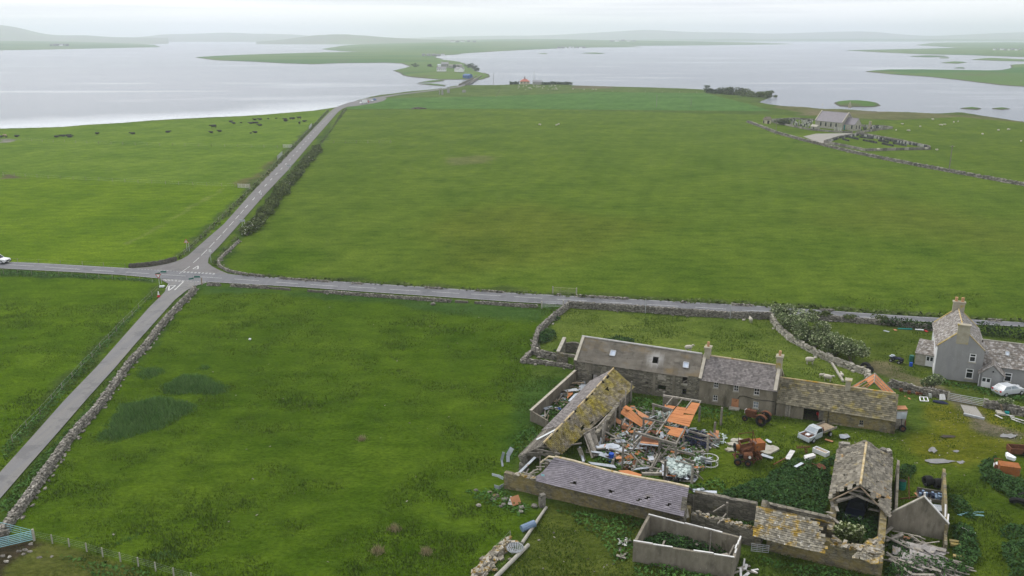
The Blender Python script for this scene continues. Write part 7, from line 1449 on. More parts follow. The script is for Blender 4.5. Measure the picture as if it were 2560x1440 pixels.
bits('plank', 'short orange plank beside the rear of the wrecked pickup', 'plank', [((2063, 1098), .1, (2082, 1104), .1, .35, .04)], 'orange_faded'); bits('panel', 'white and orange panel lying at the edge of the nettles', 'panel', [((1982, 1126), .25, (1968, 1148), .15, .55, .05)], 'wood_white'); bits('plank', 'fallen bent plank at the edge of the nettles', 'plank', [((1964, 1145), .2, (1934, 1161), .3, .12, .06)], 'rust')
def implement(label, px, s, seed):
    r = random.Random(seed); p = P(*px); t = thing('farm_implement', label, 'farm implement', tuple(p)); 
    MB().tube([(-.8 * s, 0, .5), (.8 * s, .1, .6)], .07, 5).build('beam', M['rust'], t, local=True)
    for k in range(7): a = -.7 + .23 * k; MB().tube([(a * s, .05, .55), (a * s + .1, .4 * s, .65), (a * s + .1, .6 * s, .15)], .035, 4).build('tine', M['rust'], t, local=True)
    MB().wheel((.2, -.3, .3), .3, .08, (1, .2, 0), 10).build('wheel', M['rust'], t, local=True)
    return t
implement('spiky rusty harrow at the top edge of the nettles', (2008, 1130), 1., 1); implement('small rusty plough frame in the nettles with pale metal beside it', (2008, 1172), .7, 2)
p = P(2051, 1186); t = thing('farm_implement', 'red rusty disc implement half sunk in the nettles', 'farm implement', tuple(p)); MB().disc((0, 0, .95), .5, .06, (.2, -.2, 1), 14).build('disc', M['rust'], t, local=True); MB().tube([(0, 0, .1), (0, 0, .95)], .1, 6).tube([(0, 0, .9), (-.9, .5, 1.1)], .05, 5).build('stem', M['rust'], t, local=True)
bits('metal_strip', 'pale metal strip in the nettles beside the plough frame', 'sheet', [((1988, 1167), .9, (2006, 1157), .95, .35, .03)], 'sheet_pale')
sheet_flat('bath_panel', 'white grey box panel lying just left of the white trough', [(2010, 1138), (2033, 1132), (2040, 1138), (2014, 1146)], .45, 'wood_white', cat='panel', t_=.3)
for i, (px, lab) in enumerate([([(2514, 1131), (2519, 1130), (2541, 1143), (2536, 1146), (2518, 1140)], 'crumpled white plastic beside the rust red trailer'), ([(2484, 1157), (2494, 1154), (2494, 1165), (2486, 1163)], 'white sheet wedged against the orange tank')]): sheet_flat('plastic_sheet', lab, px, .7, 'sheet_white', cat='plastic sheet', t_=.35)
for k in range(9): a = (R.uniform(2388, 2448), R.uniform(1277, 1288)); bits('pipe_offcut', 'thin turquoise strip scattered in the grass right of the thin wall', 'strip', [(a, .25, (a[0] + R.uniform(8, 26), a[1] + R.uniform(-4, 5)), .25, .06, .03)], 'galv_blue', 'turquoise strips in the grass')
for lab, pts, m, w in (('white fluttering sheet hooked upright on the fence, left of two', [(1257, 1166, 0), (1254, 1150, .5), (1259, 1131, 1.6)], 'sheet_pale', .3), ('white leaf shaped sheet standing in the field, right of two', [(1270, 1155, .0), (1270, 1138, .7), (1280, 1120, 1.5)], 'sheet_pale', .5), ('pale sheet lying off the corner of the south barn', [(1230, 1186, .3), (1246, 1190, .35), (1258, 1196, .25)], 'sheet_pale', .35), ('dented grey sheet below the corner of the south barn', [(1236, 1216, .3), (1248, 1219, .4), (1258, 1214, .3)], 'sheet_pale', .5)):
    mb = MB(); q = [P(*v) for v in pts]
    for k in range(len(q) - 1): mb.beam(q[k], q[k + 1].lerp(q[k], -.02), w * (1 if k else .8), .04, (.3, 1, 0))
    tag(mb.build('torn_sheet', M[m]), lab, 'sheet')
t = thing('pipe_roll', 'roll of ribbed blue grey pipe beside the fallen timber pole', 'pipe', tuple(P(1318, 1322)))
q0, q1 = P(1304, 1322, .35), P(1337, 1308, .5)
for k in range(12): a = q0.lerp(q1, k / 12); MB().tube([a, q0.lerp(q1, (k + .8) / 12)], .36, 10).build('coil', M['pipe_blue'], t)
for i, (x, y, s, m) in enumerate([(1240, 1243, .5, 'stone_lichen'), (1233, 1252, .45, 'stone_wall'), (1264, 1252, .55, 'stone_wall'), (1259, 1264, .4, 'stone_wall'), (1252, 1268, .3, 'stone_wall'), (1197, 1266, .4, 'stone_wall'), (1303, 1272, .5, 'stone_wall'), (1303, 1282, .45, 'concrete_pale'), (1336, 1268, .5, 'stone_wall'), (1225, 1234, .4, 'stone_lichen'), (1190, 1228, .35, 'stone_wall'), (1275, 1400, .3, 'stone_lichen'), (1238, 1428, .4, 'stone_lichen'), (1232, 1418, .35, 'stone_lichen')]): p = P(x, y); tag(MB().blob(p + Vector((0, 0, s * .35)), (s * .75, s * .5, s * .38), n=7, m=5, noise_=.25).build('boulder', M[m]), 'loose pale stone lying in the grass off the south barn corner', 'stone', 'loose stones off the south barn corner')
bits('roof_panel', 'orange panel lying against rubble below the south barn', 'panel', [((1285, 1240), .9, (1293, 1262), .2, 1.0, .08)], 'orange_faded'); bits('roof_panel', 'grey panel propped beside the orange panel', 'panel', [((1282, 1242), .7, (1275, 1262), .1, .5, .08)], 'wood_white')
for i, (x, y) in enumerate([(8, 1392), (24, 1395), (48, 1380), (60, 1387), (62, 1377), (75, 1381), (78, 1362), (16, 1406), (98, 1396), (130, 1394)]): p = P(x, y); tag(MB().blob(p + Vector((0, 0, .08)), (R.uniform(.15, .32), .18, .14), n=7, m=4, noise_=.25).build('stone', M['stone_wall']), 'pale stone on the trampled earth by the turquoise gate', 'stone', 'stones on the bare earth by the turquoise gate')
p = P(1303, 1380); t = thing('wire_roll', 'round heap of old wire mesh between the wall and the poles', 'wire netting', tuple(P(1288, 1380)))
for k in range(10): a = k * .31; c = P(1288, 1380); MB().tube([(c.x + .8 * math.cos(u) * math.cos(a), c.y + .7 * math.sin(u), .45 + .4 * math.cos(u) * math.sin(a)) for u in np.linspace(0, 6.28, 12)], .03, 4).build('wire_loop', M['galv'], t)
# ---------------------------------------------------------------- the collapsed shed in the yard
zx, zy = lambda x: 1460 + x / 5.12, lambda y: 960 + y / 5.12
Z5 = lambda x, y, z=0.: P(zx(x), zy(y), z)
sh = thing('collapsed_shed', 'collapsed open shed of grey posts and beams under broken orange roof boards', 'shed', tuple(Z5(1000, 700)))
posts = [((1017, 370), 100), ((885, 440), 260), ((760, 630), 450), ((637, 830), 582), ((488, 1090), 780), ((365, 1085), 972), ((955, 960), 730), ((1168, 1000), 800), ((1378, 1290), 1030), ((1472, 470), 285), ((1580, 870), 650), ((1665, 660), 487), ((1752, 520), 297), ((1270, 790), 660), ((1065, 720), 590), ((1028, 1235), 975), ((1066, 1200), 1060)]
for (x, y), yt in posts:
    a = Z5(x, y); hh_ = PW(a - Vector((1, 0, 0)), a + Vector((1, 0, 0)), zx(x), zy(yt))[1]; MB().beam(a - Vector((0, 0, .3)), a + Vector((R.uniform(-.06, .06), R.uniform(-.05, .05), hh_)), .22).build('post', M['wood_grey'], sh)
for (x0, y0, z0), (x1, y1, z1), w in [((660, 622, 2.4), (1190, 775, 2.3), .26), ((755, 435, 2.3), (1045, 505, 2.3), .24), ((873, 258, 2.2), (1135, 335, 2.3), .24), ((1015, 148, 2.7), (1500, 225, 2.5), .22), ((1145, 160, 2.7), (1055, 268, 2.45), .13), ((1262, 188, 2.6), (1188, 285, 2.4), .13), ((1388, 200, 2.6), (1305, 308, 2.4), .13), ((1492, 215, 2.6), (1478, 250, 2.5), .13), ((915, 470, 2.3), (780, 645, 2.3), .15), ((1130, 345, 2.3), (925, 650, 2.2), .14), ((742, 660, 2.3), (640, 762, 1.9), .14), ((735, 690, 2.2), (605, 868, .9), .15), ((1305, 545, 2.1), (1178, 762, 2.2), .14), ((1080, 650, 2.1), (1030, 740, 2.2), .12), ((1190, 510, 2.1), (1160, 540, 2.1), .12), ((600, 880, 1.2), (745, 1040, .3), .16), ((685, 980, 1.3), (630, 1115, .2), .16), ((940, 900, 1.0), (850, 1090, .3), .2), ((985, 880, 1.2), (870, 1100, .2), .14), ((1100, 790, 2.1), (960, 970, .3), .16),
        ((1100, 830, .9), (1400, 905, .7), .22), ((1170, 980, .8), (1375, 1030, .9), .12), ((740, 1150, .7), (1000, 1150, .8), .28), ((1340, 600, .8), (1580, 670, .7), .2), ((1400, 1110, .9), (1525, 1225, .1), .1), ((20, 640, 1.9), (135, 930, .2), .22), ((520, 610, 1.), (620, 695, .4), .14), ((620, 510, 1.4), (530, 620, .3), .13), ((720, 560, 1.2), (690, 610, .3), .1), ((490, 460, 1.6), (465, 570, .2), .12), ((835, 1105, .6), (880, 1120, .5), .2)]: MB().beam(Z5(x0, y0, z0), Z5(x1, y1, z1), w).build('beam', M['wood_grey'], sh)
def board_strips(poly, zf, n, m, axis, name='roof_board', t_=.04):
    """a roof sheet cut into strips across the given axis (0: left-right, 1: along)"""
    p = [Z5(x, y, z) for (x, y), z in zip(poly, zf)]; a, b, c, d = p
    for k in range(n):
        u0, u1 = k / n + .006, (k + 1) / n - .006; q = [a.lerp(d, u0), b.lerp(c, u0), b.lerp(c, u1), a.lerp(d, u1)] if axis else [a.lerp(b, u0), a.lerp(b, u1), d.lerp(c, u1), d.lerp(c, u0)]
        q = [v + Vector((0, 0, R.uniform(-.03, .03))) for v in q]; MB().slab(q, t_).build(name, M[m], sh)
board_strips([(1192, 285), (1312, 305), (1262, 400), (1120, 375)], (2.5, 2.5, 2.45, 2.4), 3, 'orange', 1)
board_strips([(1378, 232), (1486, 247), (1412, 395), (1275, 372)], (2.6, 2.55, 2.4, 2.45), 4, 'orange', 1)
board_strips([(1120, 378), (1410, 398), (1345, 548), (1048, 468)], (2.42, 2.4, 2.2, 2.2), 5, 'orange', 1)
board_strips([(1035, 262), (1175, 285), (1135, 332), (1028, 295)], (2.4, 2.4, 2.3, 2.3), 2, 'orange', 1)
board_strips([(1008, 530), (1302, 572), (1290, 610), (1110, 578)], (2.2, 2.15, 2.1, 2.1), 2, 'orange', 1); board_strips([(1110, 580), (1290, 612), (1250, 690), (1060, 640)], (2.1, 2.1, 2., 1.95), 3, 'orange', 1)
board_strips([(540, 268), (765, 470), (735, 552), (455, 372)], (1.9, 1.5, .9, 1.1), 5, 'orange', 1); board_strips([(540, 268), (640, 330), (560, 330), (500, 300)], (1.95, 1.7, 1.75, 1.9), 2, 'orange', 0)
board_strips([(650, 315), (835, 420), (780, 450), (700, 400)], (.9, .8, .6, .7), 3, 'orange_faded', 1); board_strips([(380, 410), (560, 520), (600, 570), (420, 500)], (.5, .4, .3, .3), 3, 'orange_faded', 1); board_strips([(780, 460), (880, 490), (850, 530), (770, 500)], (.8, .8, .6, .6), 2, 'orange', 1)
pA, pB = Z5(1012, 372), Z5(1195, 400); wall(MB(), pA, pB, .12, [(0, 2.4), ((V2(pB) - V2(pA)).length, 2.2)], zb=0).build('back_panel', M['concrete'], sh)
bx = thing('cart_body', 'dark slatted cart body with red and white top edge inside the debris', 'cart', tuple(Z5(830, 900))); c0, c1 = Z5(712, 895), Z5(960, 920); nb_ = nrm(c0, c1)
for s_ in (0, .5, 1.): 
    for g in range(6): q = Vector(c0).lerp(c1, g / 5) + nb_ * (s_ * 1.8); MB().beam(q, q + Vector((0, 0, 1.25)), .07).build('slat_post', M['rust'], bx)
MB().beam(c0 + Vector((0, 0, 1.25)), c1 + Vector((0, 0, 1.25)), .25, .08).build('white_rail', M['sheet_pale'], bx)
for g in range(4): o_ = nb_ * (.35 + .45 * g); MB().beam(c0 + o_ + Vector((0, 0, 1.3)), c1 + o_ + Vector((0, 0, 1.3)), .40, .05).build('roof_plank', M['rust' if g else 'orange_faded'], bx)
MB().box((c0 + c1) / 2 + nb_ * 1.7 + Vector((0, 0, .55)), (2.2, .06, 1.1), ang(c0, c1)).build('back_board', M['dark_void'], bx)
# hoop and trough
t = thing('feeder', 'round feeding hoop with a grey metal panel at the edge of the debris', 'feeder', tuple(Z5(1590, 1020))); ctr = Z5(1600, 1040)
for z_ in (.25, .95): MB().tube([(ctr.x + .95 * math.cos(a), ctr.y + .95 * math.sin(a), z_) for a in np.linspace(-2.2, 2.2, 20)], .045, 5).build('hoop', M['wood_white'], t)
for a in np.linspace(-2.2, 2.2, 8): MB().tube([(ctr.x + .95 * math.cos(a), ctr.y + .95 * math.sin(a), 0), (ctr.x + .95 * math.cos(a), ctr.y + .95 * math.sin(a), .95)], .03, 4).build('bar', M['galv'], t)
MB().slab([Z5(1490, 1000, .1), Z5(1640, 1030, .1), Z5(1640, 965, .95), Z5(1490, 925, .95)], .05).build('panel', M['galv'], t)
heap = [(1492, 1105), (1560, 1060), (1560, 1030), (1600, 1020), (1680, 1040), (1720, 1075), (1790, 1090), (1800, 1105), (1760, 1135), (1770, 1165), (1735, 1205), (1700, 1210), (1640, 1190), (1560, 1175), (1500, 1150), (1470, 1125)]
def scatter(name, label, cat, group, px, n, ln, wd, th, mats, zr, tilt=.35, base=None, rz=None, seed=1):
    r = random.Random(seed); poly = XY(px); x, y = sample_poly(poly, 6, np.random.default_rng(seed)); ix = list(range(len(x))); r.shuffle(ix); made = {}
    for k in ix[:n]:
        m = r.choice(mats); key = m
        if key not in made: made[key] = mesh_of(base or unit_tile, M[m])
        o = link(name, made[key]); a = r.uniform(0, 6.28) if rz is None else rz + r.gauss(0, .35)
        z = r.uniform(*zr); w = r.uniform(*wd); l = r.uniform(*ln)
        o.location = (x[k], y[k], z); o.rotation_euler = (r.gauss(0, tilt), r.gauss(0, tilt * .7), a); o.scale = (l, w, th if base is None else th)
        tag(o, label, cat, group)
scatter('timber', 'weathered grey timber lying in the collapsed shed debris', 'timber', 'grey timbers in the collapsed shed debris', heap, 85, (1.0, 3.2), (.10, .22), .10, ['wood_grey'], (.15, .7), .28, seed=2)
scatter('metal_sheet', 'pale blue grey metal sheet lying in the collapsed shed debris', 'sheet', 'pale sheets in the collapsed shed debris', heap, 55, (.7, 2.0), (.35, .8), .03, ['sheet_pale'], (.12, .55), .25, seed=3)
scatter('roof_board', 'broken orange board lying in the collapsed shed debris', 'board', 'orange boards in the collapsed shed debris', heap, 42, (.6, 1.8), (.3, .75), .04, ['orange', 'orange_faded'], (.12, .5), .22, seed=4)
scatter('rusty_panel', 'dark rust panel lying in the collapsed shed debris', 'panel', 'rusty panels in the collapsed shed debris', heap, 18, (.6, 1.4), (.4, .8), .05, ['rust'], (.12, .5), .25, seed=5)
for px, lab in (([(1489, 1113), (1533, 1107), (1550, 1113), (1548, 1120), (1496, 1123)], 'large pale metal sheet at the left of the debris, upper'), ([(1538, 1125), (1555, 1118), (1568, 1126), (1547, 1133), (1540, 1133)], 'crumpled pale metal sheet at the left of the debris, lower'), ([(1470, 1154), (1535, 1162), (1541, 1170), (1478, 1160)], 'long pale sheet behind the purple roof ridge'), ([(1655, 1155), (1670, 1150), (1668, 1176), (1656, 1178)], 'narrow pale sheet standing out at the front of the debris'), ([(1650, 1080), (1657, 1079), (1660, 1094), (1653, 1095)], 'small pale sheet hanging under the orange boards')): sheet_flat('metal_sheet', lab, px, .6, 'sheet_pale', cat='sheet')
sheet_flat('metal_sheet', 'tall narrow pale sheet leaning on the mossy barn', [(1447, 1117), (1451, 1116), (1462, 1153), (1456, 1154)], .8, 'sheet_pale', cat='sheet')
sheet_flat('roof_panel', 'orange corrugated panel lying just behind the purple ridge', [(1546, 1176), (1570, 1175), (1604, 1186), (1602, 1192), (1560, 1186)], .9, 'orange', cat='panel')
M['insulation'] = mat('insulation', (.36, .44, .41), (.54, .60, .57), 2., tint=.25)
M['litter_mix'] = mat('litter_mix', (.08, .07, .055), (.40, .39, .37), 1.1, tint=.6)
def litter(name, label, px, n, size, m, z, seed, flatn=.25):
    g = np.random.default_rng(seed); poly = XY(px); x, y = sample_poly(poly, n / 10., g); k = min(n, len(x)); x, y = x[:k], y[:k]; mats = []
    for i in range(k): mats.append(Matrix.Translation((x[i], y[i], g.uniform(.03, z))) @ Matrix.Rotation(g.uniform(0, 6.28), 4, 'Z') @ Matrix.Rotation(g.normal(0, .4), 4, 'X') @ Matrix.Diagonal((size * g.uniform(.5, 1.6), size * g.uniform(.3, 1.), size * flatn * g.uniform(.4, 1.2), 1)))
    bv = np.array([v.co[:] + (1.,) for v in stone_bases[1].vertices]); A_ = np.array([np.array(q) for q in mats]); Vv = np.einsum('kij,vj->kvi', A_, bv)[:, :, :3].reshape(-1, 3); Fv = (np.array(BOXF)[None] + (np.arange(k) * 8)[:, None, None]).reshape(-1, 4)
    return tag(link(name, mesh_np(name, Vv, Fv, M[m])), label, kind='stuff')
litter('insulation_heap', 'heap of torn mint white insulation in the debris', [(1668, 1165), (1700, 1155), (1728, 1180), (1728, 1196), (1700, 1205), (1668, 1190)], 420, .38, 'insulation', .75, 5, .5)
litter('insulation_heap', 'loose mint white scraps beside the feeding hoop', [(1738, 1138), (1752, 1150), (1748, 1168), (1735, 1165)], 90, .3, 'insulation', .5, 6, .5); litter('insulation_heap', 'pale scraps under the orange boards', [(1640, 1035), (1672, 1040), (1668, 1052), (1640, 1050)], 120, .32, 'insulation', .6, 7, .5)
litter('rubble', 'mixed small rubble through the collapsed shed', heap, 1900, .24, 'litter_mix', .35, 8); patch('nettles', 'nettles growing up through the collapsed shed', [heap], .55, 14, .2, 'leaf_dock'); litter('rubble', 'dark plastic and rags in the debris', [(1700, 1075), (1780, 1095), (1770, 1125), (1700, 1110)], 260, .36, 'navy', .5, 9, .5); litter('rubble', 'dark scraps round the insulation heap', [(1660, 1160), (1735, 1165), (1735, 1205), (1665, 1205)], 130, .4, 'black', .5, 10, .5)
litter('rubble', 'pale scraps right of the debris', [(1700, 1070), (1820, 1090), (1815, 1110), (1770, 1120), (1700, 1100)], 260, .2, 'insulation', .3, 11)
litter('rubble', 'pale scraps of litter strewn over the yard', [(1560, 1000), (1900, 1050), (2230, 1090), (2400, 1020), (2560, 1100), (2400, 1200), (2000, 1110), (1830, 1180), (1780, 1060)], 150, .11, 'stone_wall', .12, 12); litter('rubble', 'pale stones and scraps in the grass in front of the byre', [(1240, 1440), (1360, 1280), (1600, 1360), (1580, 1410), (1850, 1450), (2200, 1450), (2000, 1500), (1300, 1500)], 50, .15, 'stone_wall', .1, 13); litter('rubble', 'pale stones dotted over the pasture', [(100, 1350), (500, 750), (1350, 800), (1200, 1440), (500, 1440)], 50, .16, 'stone_wall', .1, 14)
# debris in the enclosure left of the mossy barn
enc = [(1345, 1050), (1370, 1062), (1440, 985), (1478, 962), (1455, 955), (1430, 965)]
scatter('timber', 'grey timber lying in the walled enclosure beside the mossy barn', 'timber', 'grey timbers in the enclosure', enc, 26, (.8, 2.8), (.1, .22), .09, ['wood_grey', 'wood_brown'], (.15, .6), .35, seed=21); scatter('metal_sheet', 'pale metal sheet lying in the walled enclosure', 'sheet', 'pale sheets in the enclosure', enc, 10, (.8, 1.8), (.4, .8), .03, ['sheet_pale'], (.15, .5), .25, seed=22)
for px, z_, m, lab in (([(1448, 962), (1468, 960), (1466, 976), (1446, 975)], .5, 'sheet_pale', 'largest pale sheet at the top of the enclosure'), ([(1437, 984), (1448, 982), (1432, 1004), (1420, 1002)], .7, 'sheet_pale', 'slanting pale sheet in the middle of the enclosure'), ([(1417, 980), (1432, 977), (1432, 984), (1418, 996)], .6, 'orange', 'orange panel in the middle of the enclosure'), ([(1410, 975), (1440, 970), (1448, 976), (1416, 979)], .8, 'galv', 'bent dark metal strip above the orange panel')): sheet_flat('metal_sheet', lab, px, z_, m, cat='sheet')
for k in range(2):
    t = thing('slatted_hurdle', ['slatted wooden hurdle leaning in the enclosure, left of two', 'slatted wooden hurdle leaning in the enclosure, right of two'][k], 'hurdle', tuple(P(1376 + 12 * k, 1022)))
    for j in range(7): MB().beam(P(1371 + 13 * k, 1020, .1 + .17 * j), P(1383 + 13 * k, 1022, .1 + .17 * j), .12, .03, (0, 1, 0)).build('slat', M['wood_grey'], t)
# broken boards bottom right
brk = [(2235, 1350), (2290, 1350), (2330, 1378), (2360, 1405), (2420, 1425), (2400, 1450), (2250, 1450), (2225, 1395)]
scatter('plank', 'grey weathered plank in the heap of broken boards at bottom right', 'plank', 'grey planks in the heap at bottom right', brk, 110, (.8, 3.0), (.10, .28), .05, ['wood_grey'], (.1, .75), .22, None, head((2240, 1380), (2350, 1420)), seed=31)
scatter('roof_sheet', 'grey corrugated roof sheet in the heap of broken boards', 'sheet', 'grey roof sheets in the heap at bottom right', [(2250, 1370), (2340, 1380), (2360, 1410), (2290, 1440), (2240, 1400)], 16, (1.4, 2.6), (.8, 1.3), .05, ['sheet_grey'], (.3, .8), .15, unit_sheet, head((2240, 1380), (2350, 1420)), seed=32)
litter('rubble', 'splintered wood in the heap at bottom right', brk, 420, .3, 'wood_grey', .3, 33)
bits('board', 'red brown board lying under the concrete gable', 'board', [((2258, 1344), .12, (2282, 1350), .12, .7, .05)], 'orange_faded'); bits('post', 'thick pale timber sticking out below the concrete gable', 'timber', [((2230, 1345), .3, (2258, 1333), .8, .25, .2)], 'wood_grey')
for i, (x, y) in enumerate([(2385, 1362), (2388, 1370), (2395, 1400)]): p = P(x, y); tag(MB().box(p + Vector((0, 0, .35)), (.9, .35, .2), -.3).build('mossy_block', M['verge_moss']), 'yellow mossed block among the nettles by the wall stub', 'block', 'mossed blocks by the wall stub')
scatter('plank', 'pale plank left outside the low concrete shed', 'plank', 'planks round the low concrete shed', [(1545, 1355), (1570, 1350), (1565, 1410), (1550, 1400)], 9, (.6, 1.6), (.12, .3), .05, ['wood_white', 'wood_grey'], (.1, .2), .1, seed=41); scatter('plank', 'pale board lying by the byre doorway gate', 'plank', 'boards by the byre doorway gate', [(1845, 1405), (1885, 1400), (1890, 1440), (1845, 1440)], 9, (.6, 1.7), (.12, .3), .05, ['wood_white', 'wood_grey'], (.1, .2), .1, seed=42)
# garden junk
for a_, b_, m, lab in (((2240, 821), (2285, 823), 'teal', 'green tarpaulin strip along the garden wall'), ((2285, 823), (2312, 825), 'sheet_white', 'white strip along the garden wall'), ((2208, 826), (2224, 830), 'sheet_pale', 'pale sheet on the garden grass'), ((2235, 823), (2241, 827), 'orange_faded', 'orange thing on the garden grass'), ((2312, 825), (2319, 830), 'lens_red', 'red and white tub by the garden wall')): bits('garden_litter', lab, 'litter', [(Vector(a_).lerp(Vector(b_), .1), .1, Vector(a_).lerp(Vector(b_), .9), .14, .35, .08)], m)
t = thing('bench', 'small wooden sheep feeder standing on the garden wall beside the willows', 'feeder', tuple(P(2075, 893)))
for x in (2068, 2080): MB().beam(P(x, 895), P(x, 884, 1.0), .12).build('leg', M['wood_grey'], t)
for j in range(4): MB().beam(P(2067, 890 - j * 2.6, .9), P(2081, 892 - j * 2.6, .9), .14, .05).build('slat', M['wood_grey'], t)
bits('water_pipe', 'long grey concrete pipe lying in the paddock', 'pipe', [((2080, 908), .18, (2108, 953), .18, .28, .24)], 'concrete_pale')
p = P(1083, 762); tag(MB().blob(p + Vector((0, 0, .2)), (.5, .35, .3), n=8, m=5, noise_=.2).build('boulder', M['stone_wall']), 'single pale boulder in the pasture just below the road', 'stone'); p = P(625, 850); tag(MB().blob(p + Vector((0, 0, .15)), (.22, .18, .16), noise_=.2).build('bag', M['sheet_white']), 'tiny white bag in the middle of the left pasture', 'bag')
p = P(1048, 272); tag(MB().blob(p, (5, 2.5, 1.0), n=12, m=6, noise_=.15).build('dung_heap', M['soil']), 'brown heap at the top of the big field', 'heap')
# ---------------------------------------------------------------- animals
def sheep(p, rz, s, label, group, lying=False, lamb=False):
    t = thing('sheep', label, 'sheep', tuple(p), group, rz); z = .30 if lying else .62
    MB().tube([(-.55, 0, z), (-.5, 0, z), (-.3, 0, z + .02), (.1, 0, z + .02), (.38, 0, z + .03), (.5, 0, z + .08)], [.12, .24, .31, .31, .27, .15], 10).build('fleece', M['wool'], t, smooth=True, local=True)
    MB().tube([(.42, 0, z + .12), (.6, 0, z + .26), (.72, 0, z + .28), (.88, 0, z + .18)], [.14, .12, .11, .06], 8).tube([(.62, .08, z + .32), (.60, .22, z + .33)], [.04, .02], 5).tube([(.62, -.08, z + .32), (.60, -.22, z + .33)], [.04, .02], 5).build('head', M['wool'], t, smooth=True, local=True)
    if not lying:
        for x in (-.36, .34):
            for y in (-.14, .14): MB().tube([(x, y, z - .15), (x + (.03 if x < 0 else -.02), y, .28), (x, y, 0)], [.08, .045, .04], 6).build('leg', M['wool'], t, local=True)
    t.scale = (s, s, s); return t
for px, a, s, lab, ly in [((1876, 806), 1.6, .95, 'sheep standing near the road wall at the top of the paddock', 0), ((1859, 802), .4, .5, 'tiny lamb under the road wall', 1), ((2063, 822), 1.4, .9, 'sheep in the overgrown garden near the road wall', 0), ((2024, 910), .0, 1.15, 'big sheep standing side-on in the paddock below the willows', 0), ((2069, 953), -.6, 1.05, 'sheep walking beside the byre roof', 0), ((2053, 943), .1, .6, 'lamb above the walking sheep', 0), ((2104, 940), 1.5, .75, 'sheep lying by the end of the concrete pipe', 1), ((1721, 878), .2, 1.05, 'sheep resting just behind the barn roof ridge', 0)]: sheep(P(*px), a, s, lab, None, ly)
def cow(lying, m='cow_black'):
    t = thing('cow', 'x', 'cow', (0, 0, 0), 'black cattle in the left field'); z = .55 if lying else 1.02
    MB().tube([(-1.05, 0, z + .1), (-.95, 0, z + .08), (-.6, 0, z), (.2, 0, z - .02), (.65, 0, z + .05), (.95, 0, z + .15)], [.12, .34, .42, .45, .38, .24], 10).build('body', M[m], t, smooth=True, local=True)
    hz_ = .25 if not lying else .3; MB().tube([(.85, 0, z + .15), (1.15, 0, z + hz_), (1.35, 0, z + hz_), (1.65, 0, z + hz_ - .2)], [.25, .18, .17, .10], 8).tube([(1.25, .12, z + hz_ + .1), (1.2, .32, z + hz_ + .12)], [.06, .02], 5).tube([(1.25, -.12, z + hz_ + .1), (1.2, -.32, z + hz_ + .12)], [.06, .02], 5).build('head', M[m], t, smooth=True, local=True)
    if not lying:
        for x, k in ((-.75, .06), (.6, -.03)):
            for y in (-.2, .2): MB().tube([(x, y, z - .2), (x + k, y, .48), (x - k * .5, y, 0)], [.15, .08, .07], 7).build('leg', M[m], t, local=True)
        MB().tube([(-1.08, 0, z + .2), (-1.18, 0, z - .3), (-1.15, 0, .4)], [.04, .03, .05], 5).build('tail', M[m], t, local=True)
    return t
c_st, c_ly = cow(False), cow(True); used = {0: False, 1: False}
CL = [((3, 344), 1, 'black cow lying cut by the left edge'), ((16, 344), 1, 'black cow lying beside the pale calf at far left'), ((42, 343), 1, 'black cow lying just right of the far left pair'), ((142, 344), 1, 'leftmost black cow of the trio lying at left'), ((158, 342), 1, 'middle black cow of the trio lying at left'), ((171, 341), 1, 'black cow lying behind another at the right of the left trio'), ((175, 344), 1, 'black cow lying in front at the right of the left trio'), ((243, 336), 1, 'lone black cow lying between the left trio and the next loner'), ((332, 336), 1, 'second lone black cow lying from the left'), ((420, 332), 1, 'third lone black cow lying from the left'),
      ((534, 321), 0, 'large black cow standing side-on, the biggest of the herd'), ((528, 333), 1, 'black cow lying below the big standing cow'), ((549, 330), 1, 'black cow lying right of the one below the big cow'), ((577, 306), 1, 'black cow at the back left of the main group'), ((584, 310), 1, 'black cow just in front of the back left one'), ((603, 308), 1, 'small black calf lying alone between the groups'), ((627, 310), 1, 'left black cow of the three lying in a row'), ((634, 309), 1, 'middle black cow of the three lying in a row'), ((641, 309), 1, 'right black cow of the three lying in a row'), ((637, 301), 1, 'black cow lying behind the row of three'), ((650, 300), 1, 'black cow lying right behind the row of three'), ((650, 315), 1, 'black cow lying below the row of three'), ((638, 333), 1, 'black cow lying lowest in the middle of the herd'), ((627, 334), 1, 'small black calf beside the lowest cow'), ((671, 298), 1, 'small black calf in the back row, left'), ((690, 297), 1, 'small black calf in the back row, right'), ((713, 300), 1, 'black cow lying left of the road group'), ((714, 304), 1, 'black cow lying in front of the road group'), ((729, 300), 0, 'black cow standing in the road group'), ((733, 298), 1, 'black cow lying behind the standing cow of the road group'), ((748, 298), 0, 'black cow standing at the far right'), ((749, 311), 0, 'black cow standing end-on near the road'), ((761, 305), 1, 'black cow lying nearest the road')]
for i, (px, ly, lab) in enumerate(CL):
    src = c_ly if ly else c_st
    o = src if not used[ly] else copy_tree(src); used[ly] = True
    o.location = P(*px); s = .62 if 'calf' in lab else (1.35 if 'biggest' in lab else 1.08); o.scale = (s, s, s); o.rotation_euler = (0, 0, R.choice([0, 3.14]) + R.uniform(-.5, .5) if 'end-on' not in lab else 1.57); o['label'] = lab
tag(MB().blob(P(13, 341) + Vector((0, 0, .6)), (.9, .5, .5)).blob(P(9, 341) + Vector((0, 0, .8)), (.35, .3, .3)).build('calf', M['cow_pale']), 'pale brown calf among the far left cows', 'calf')
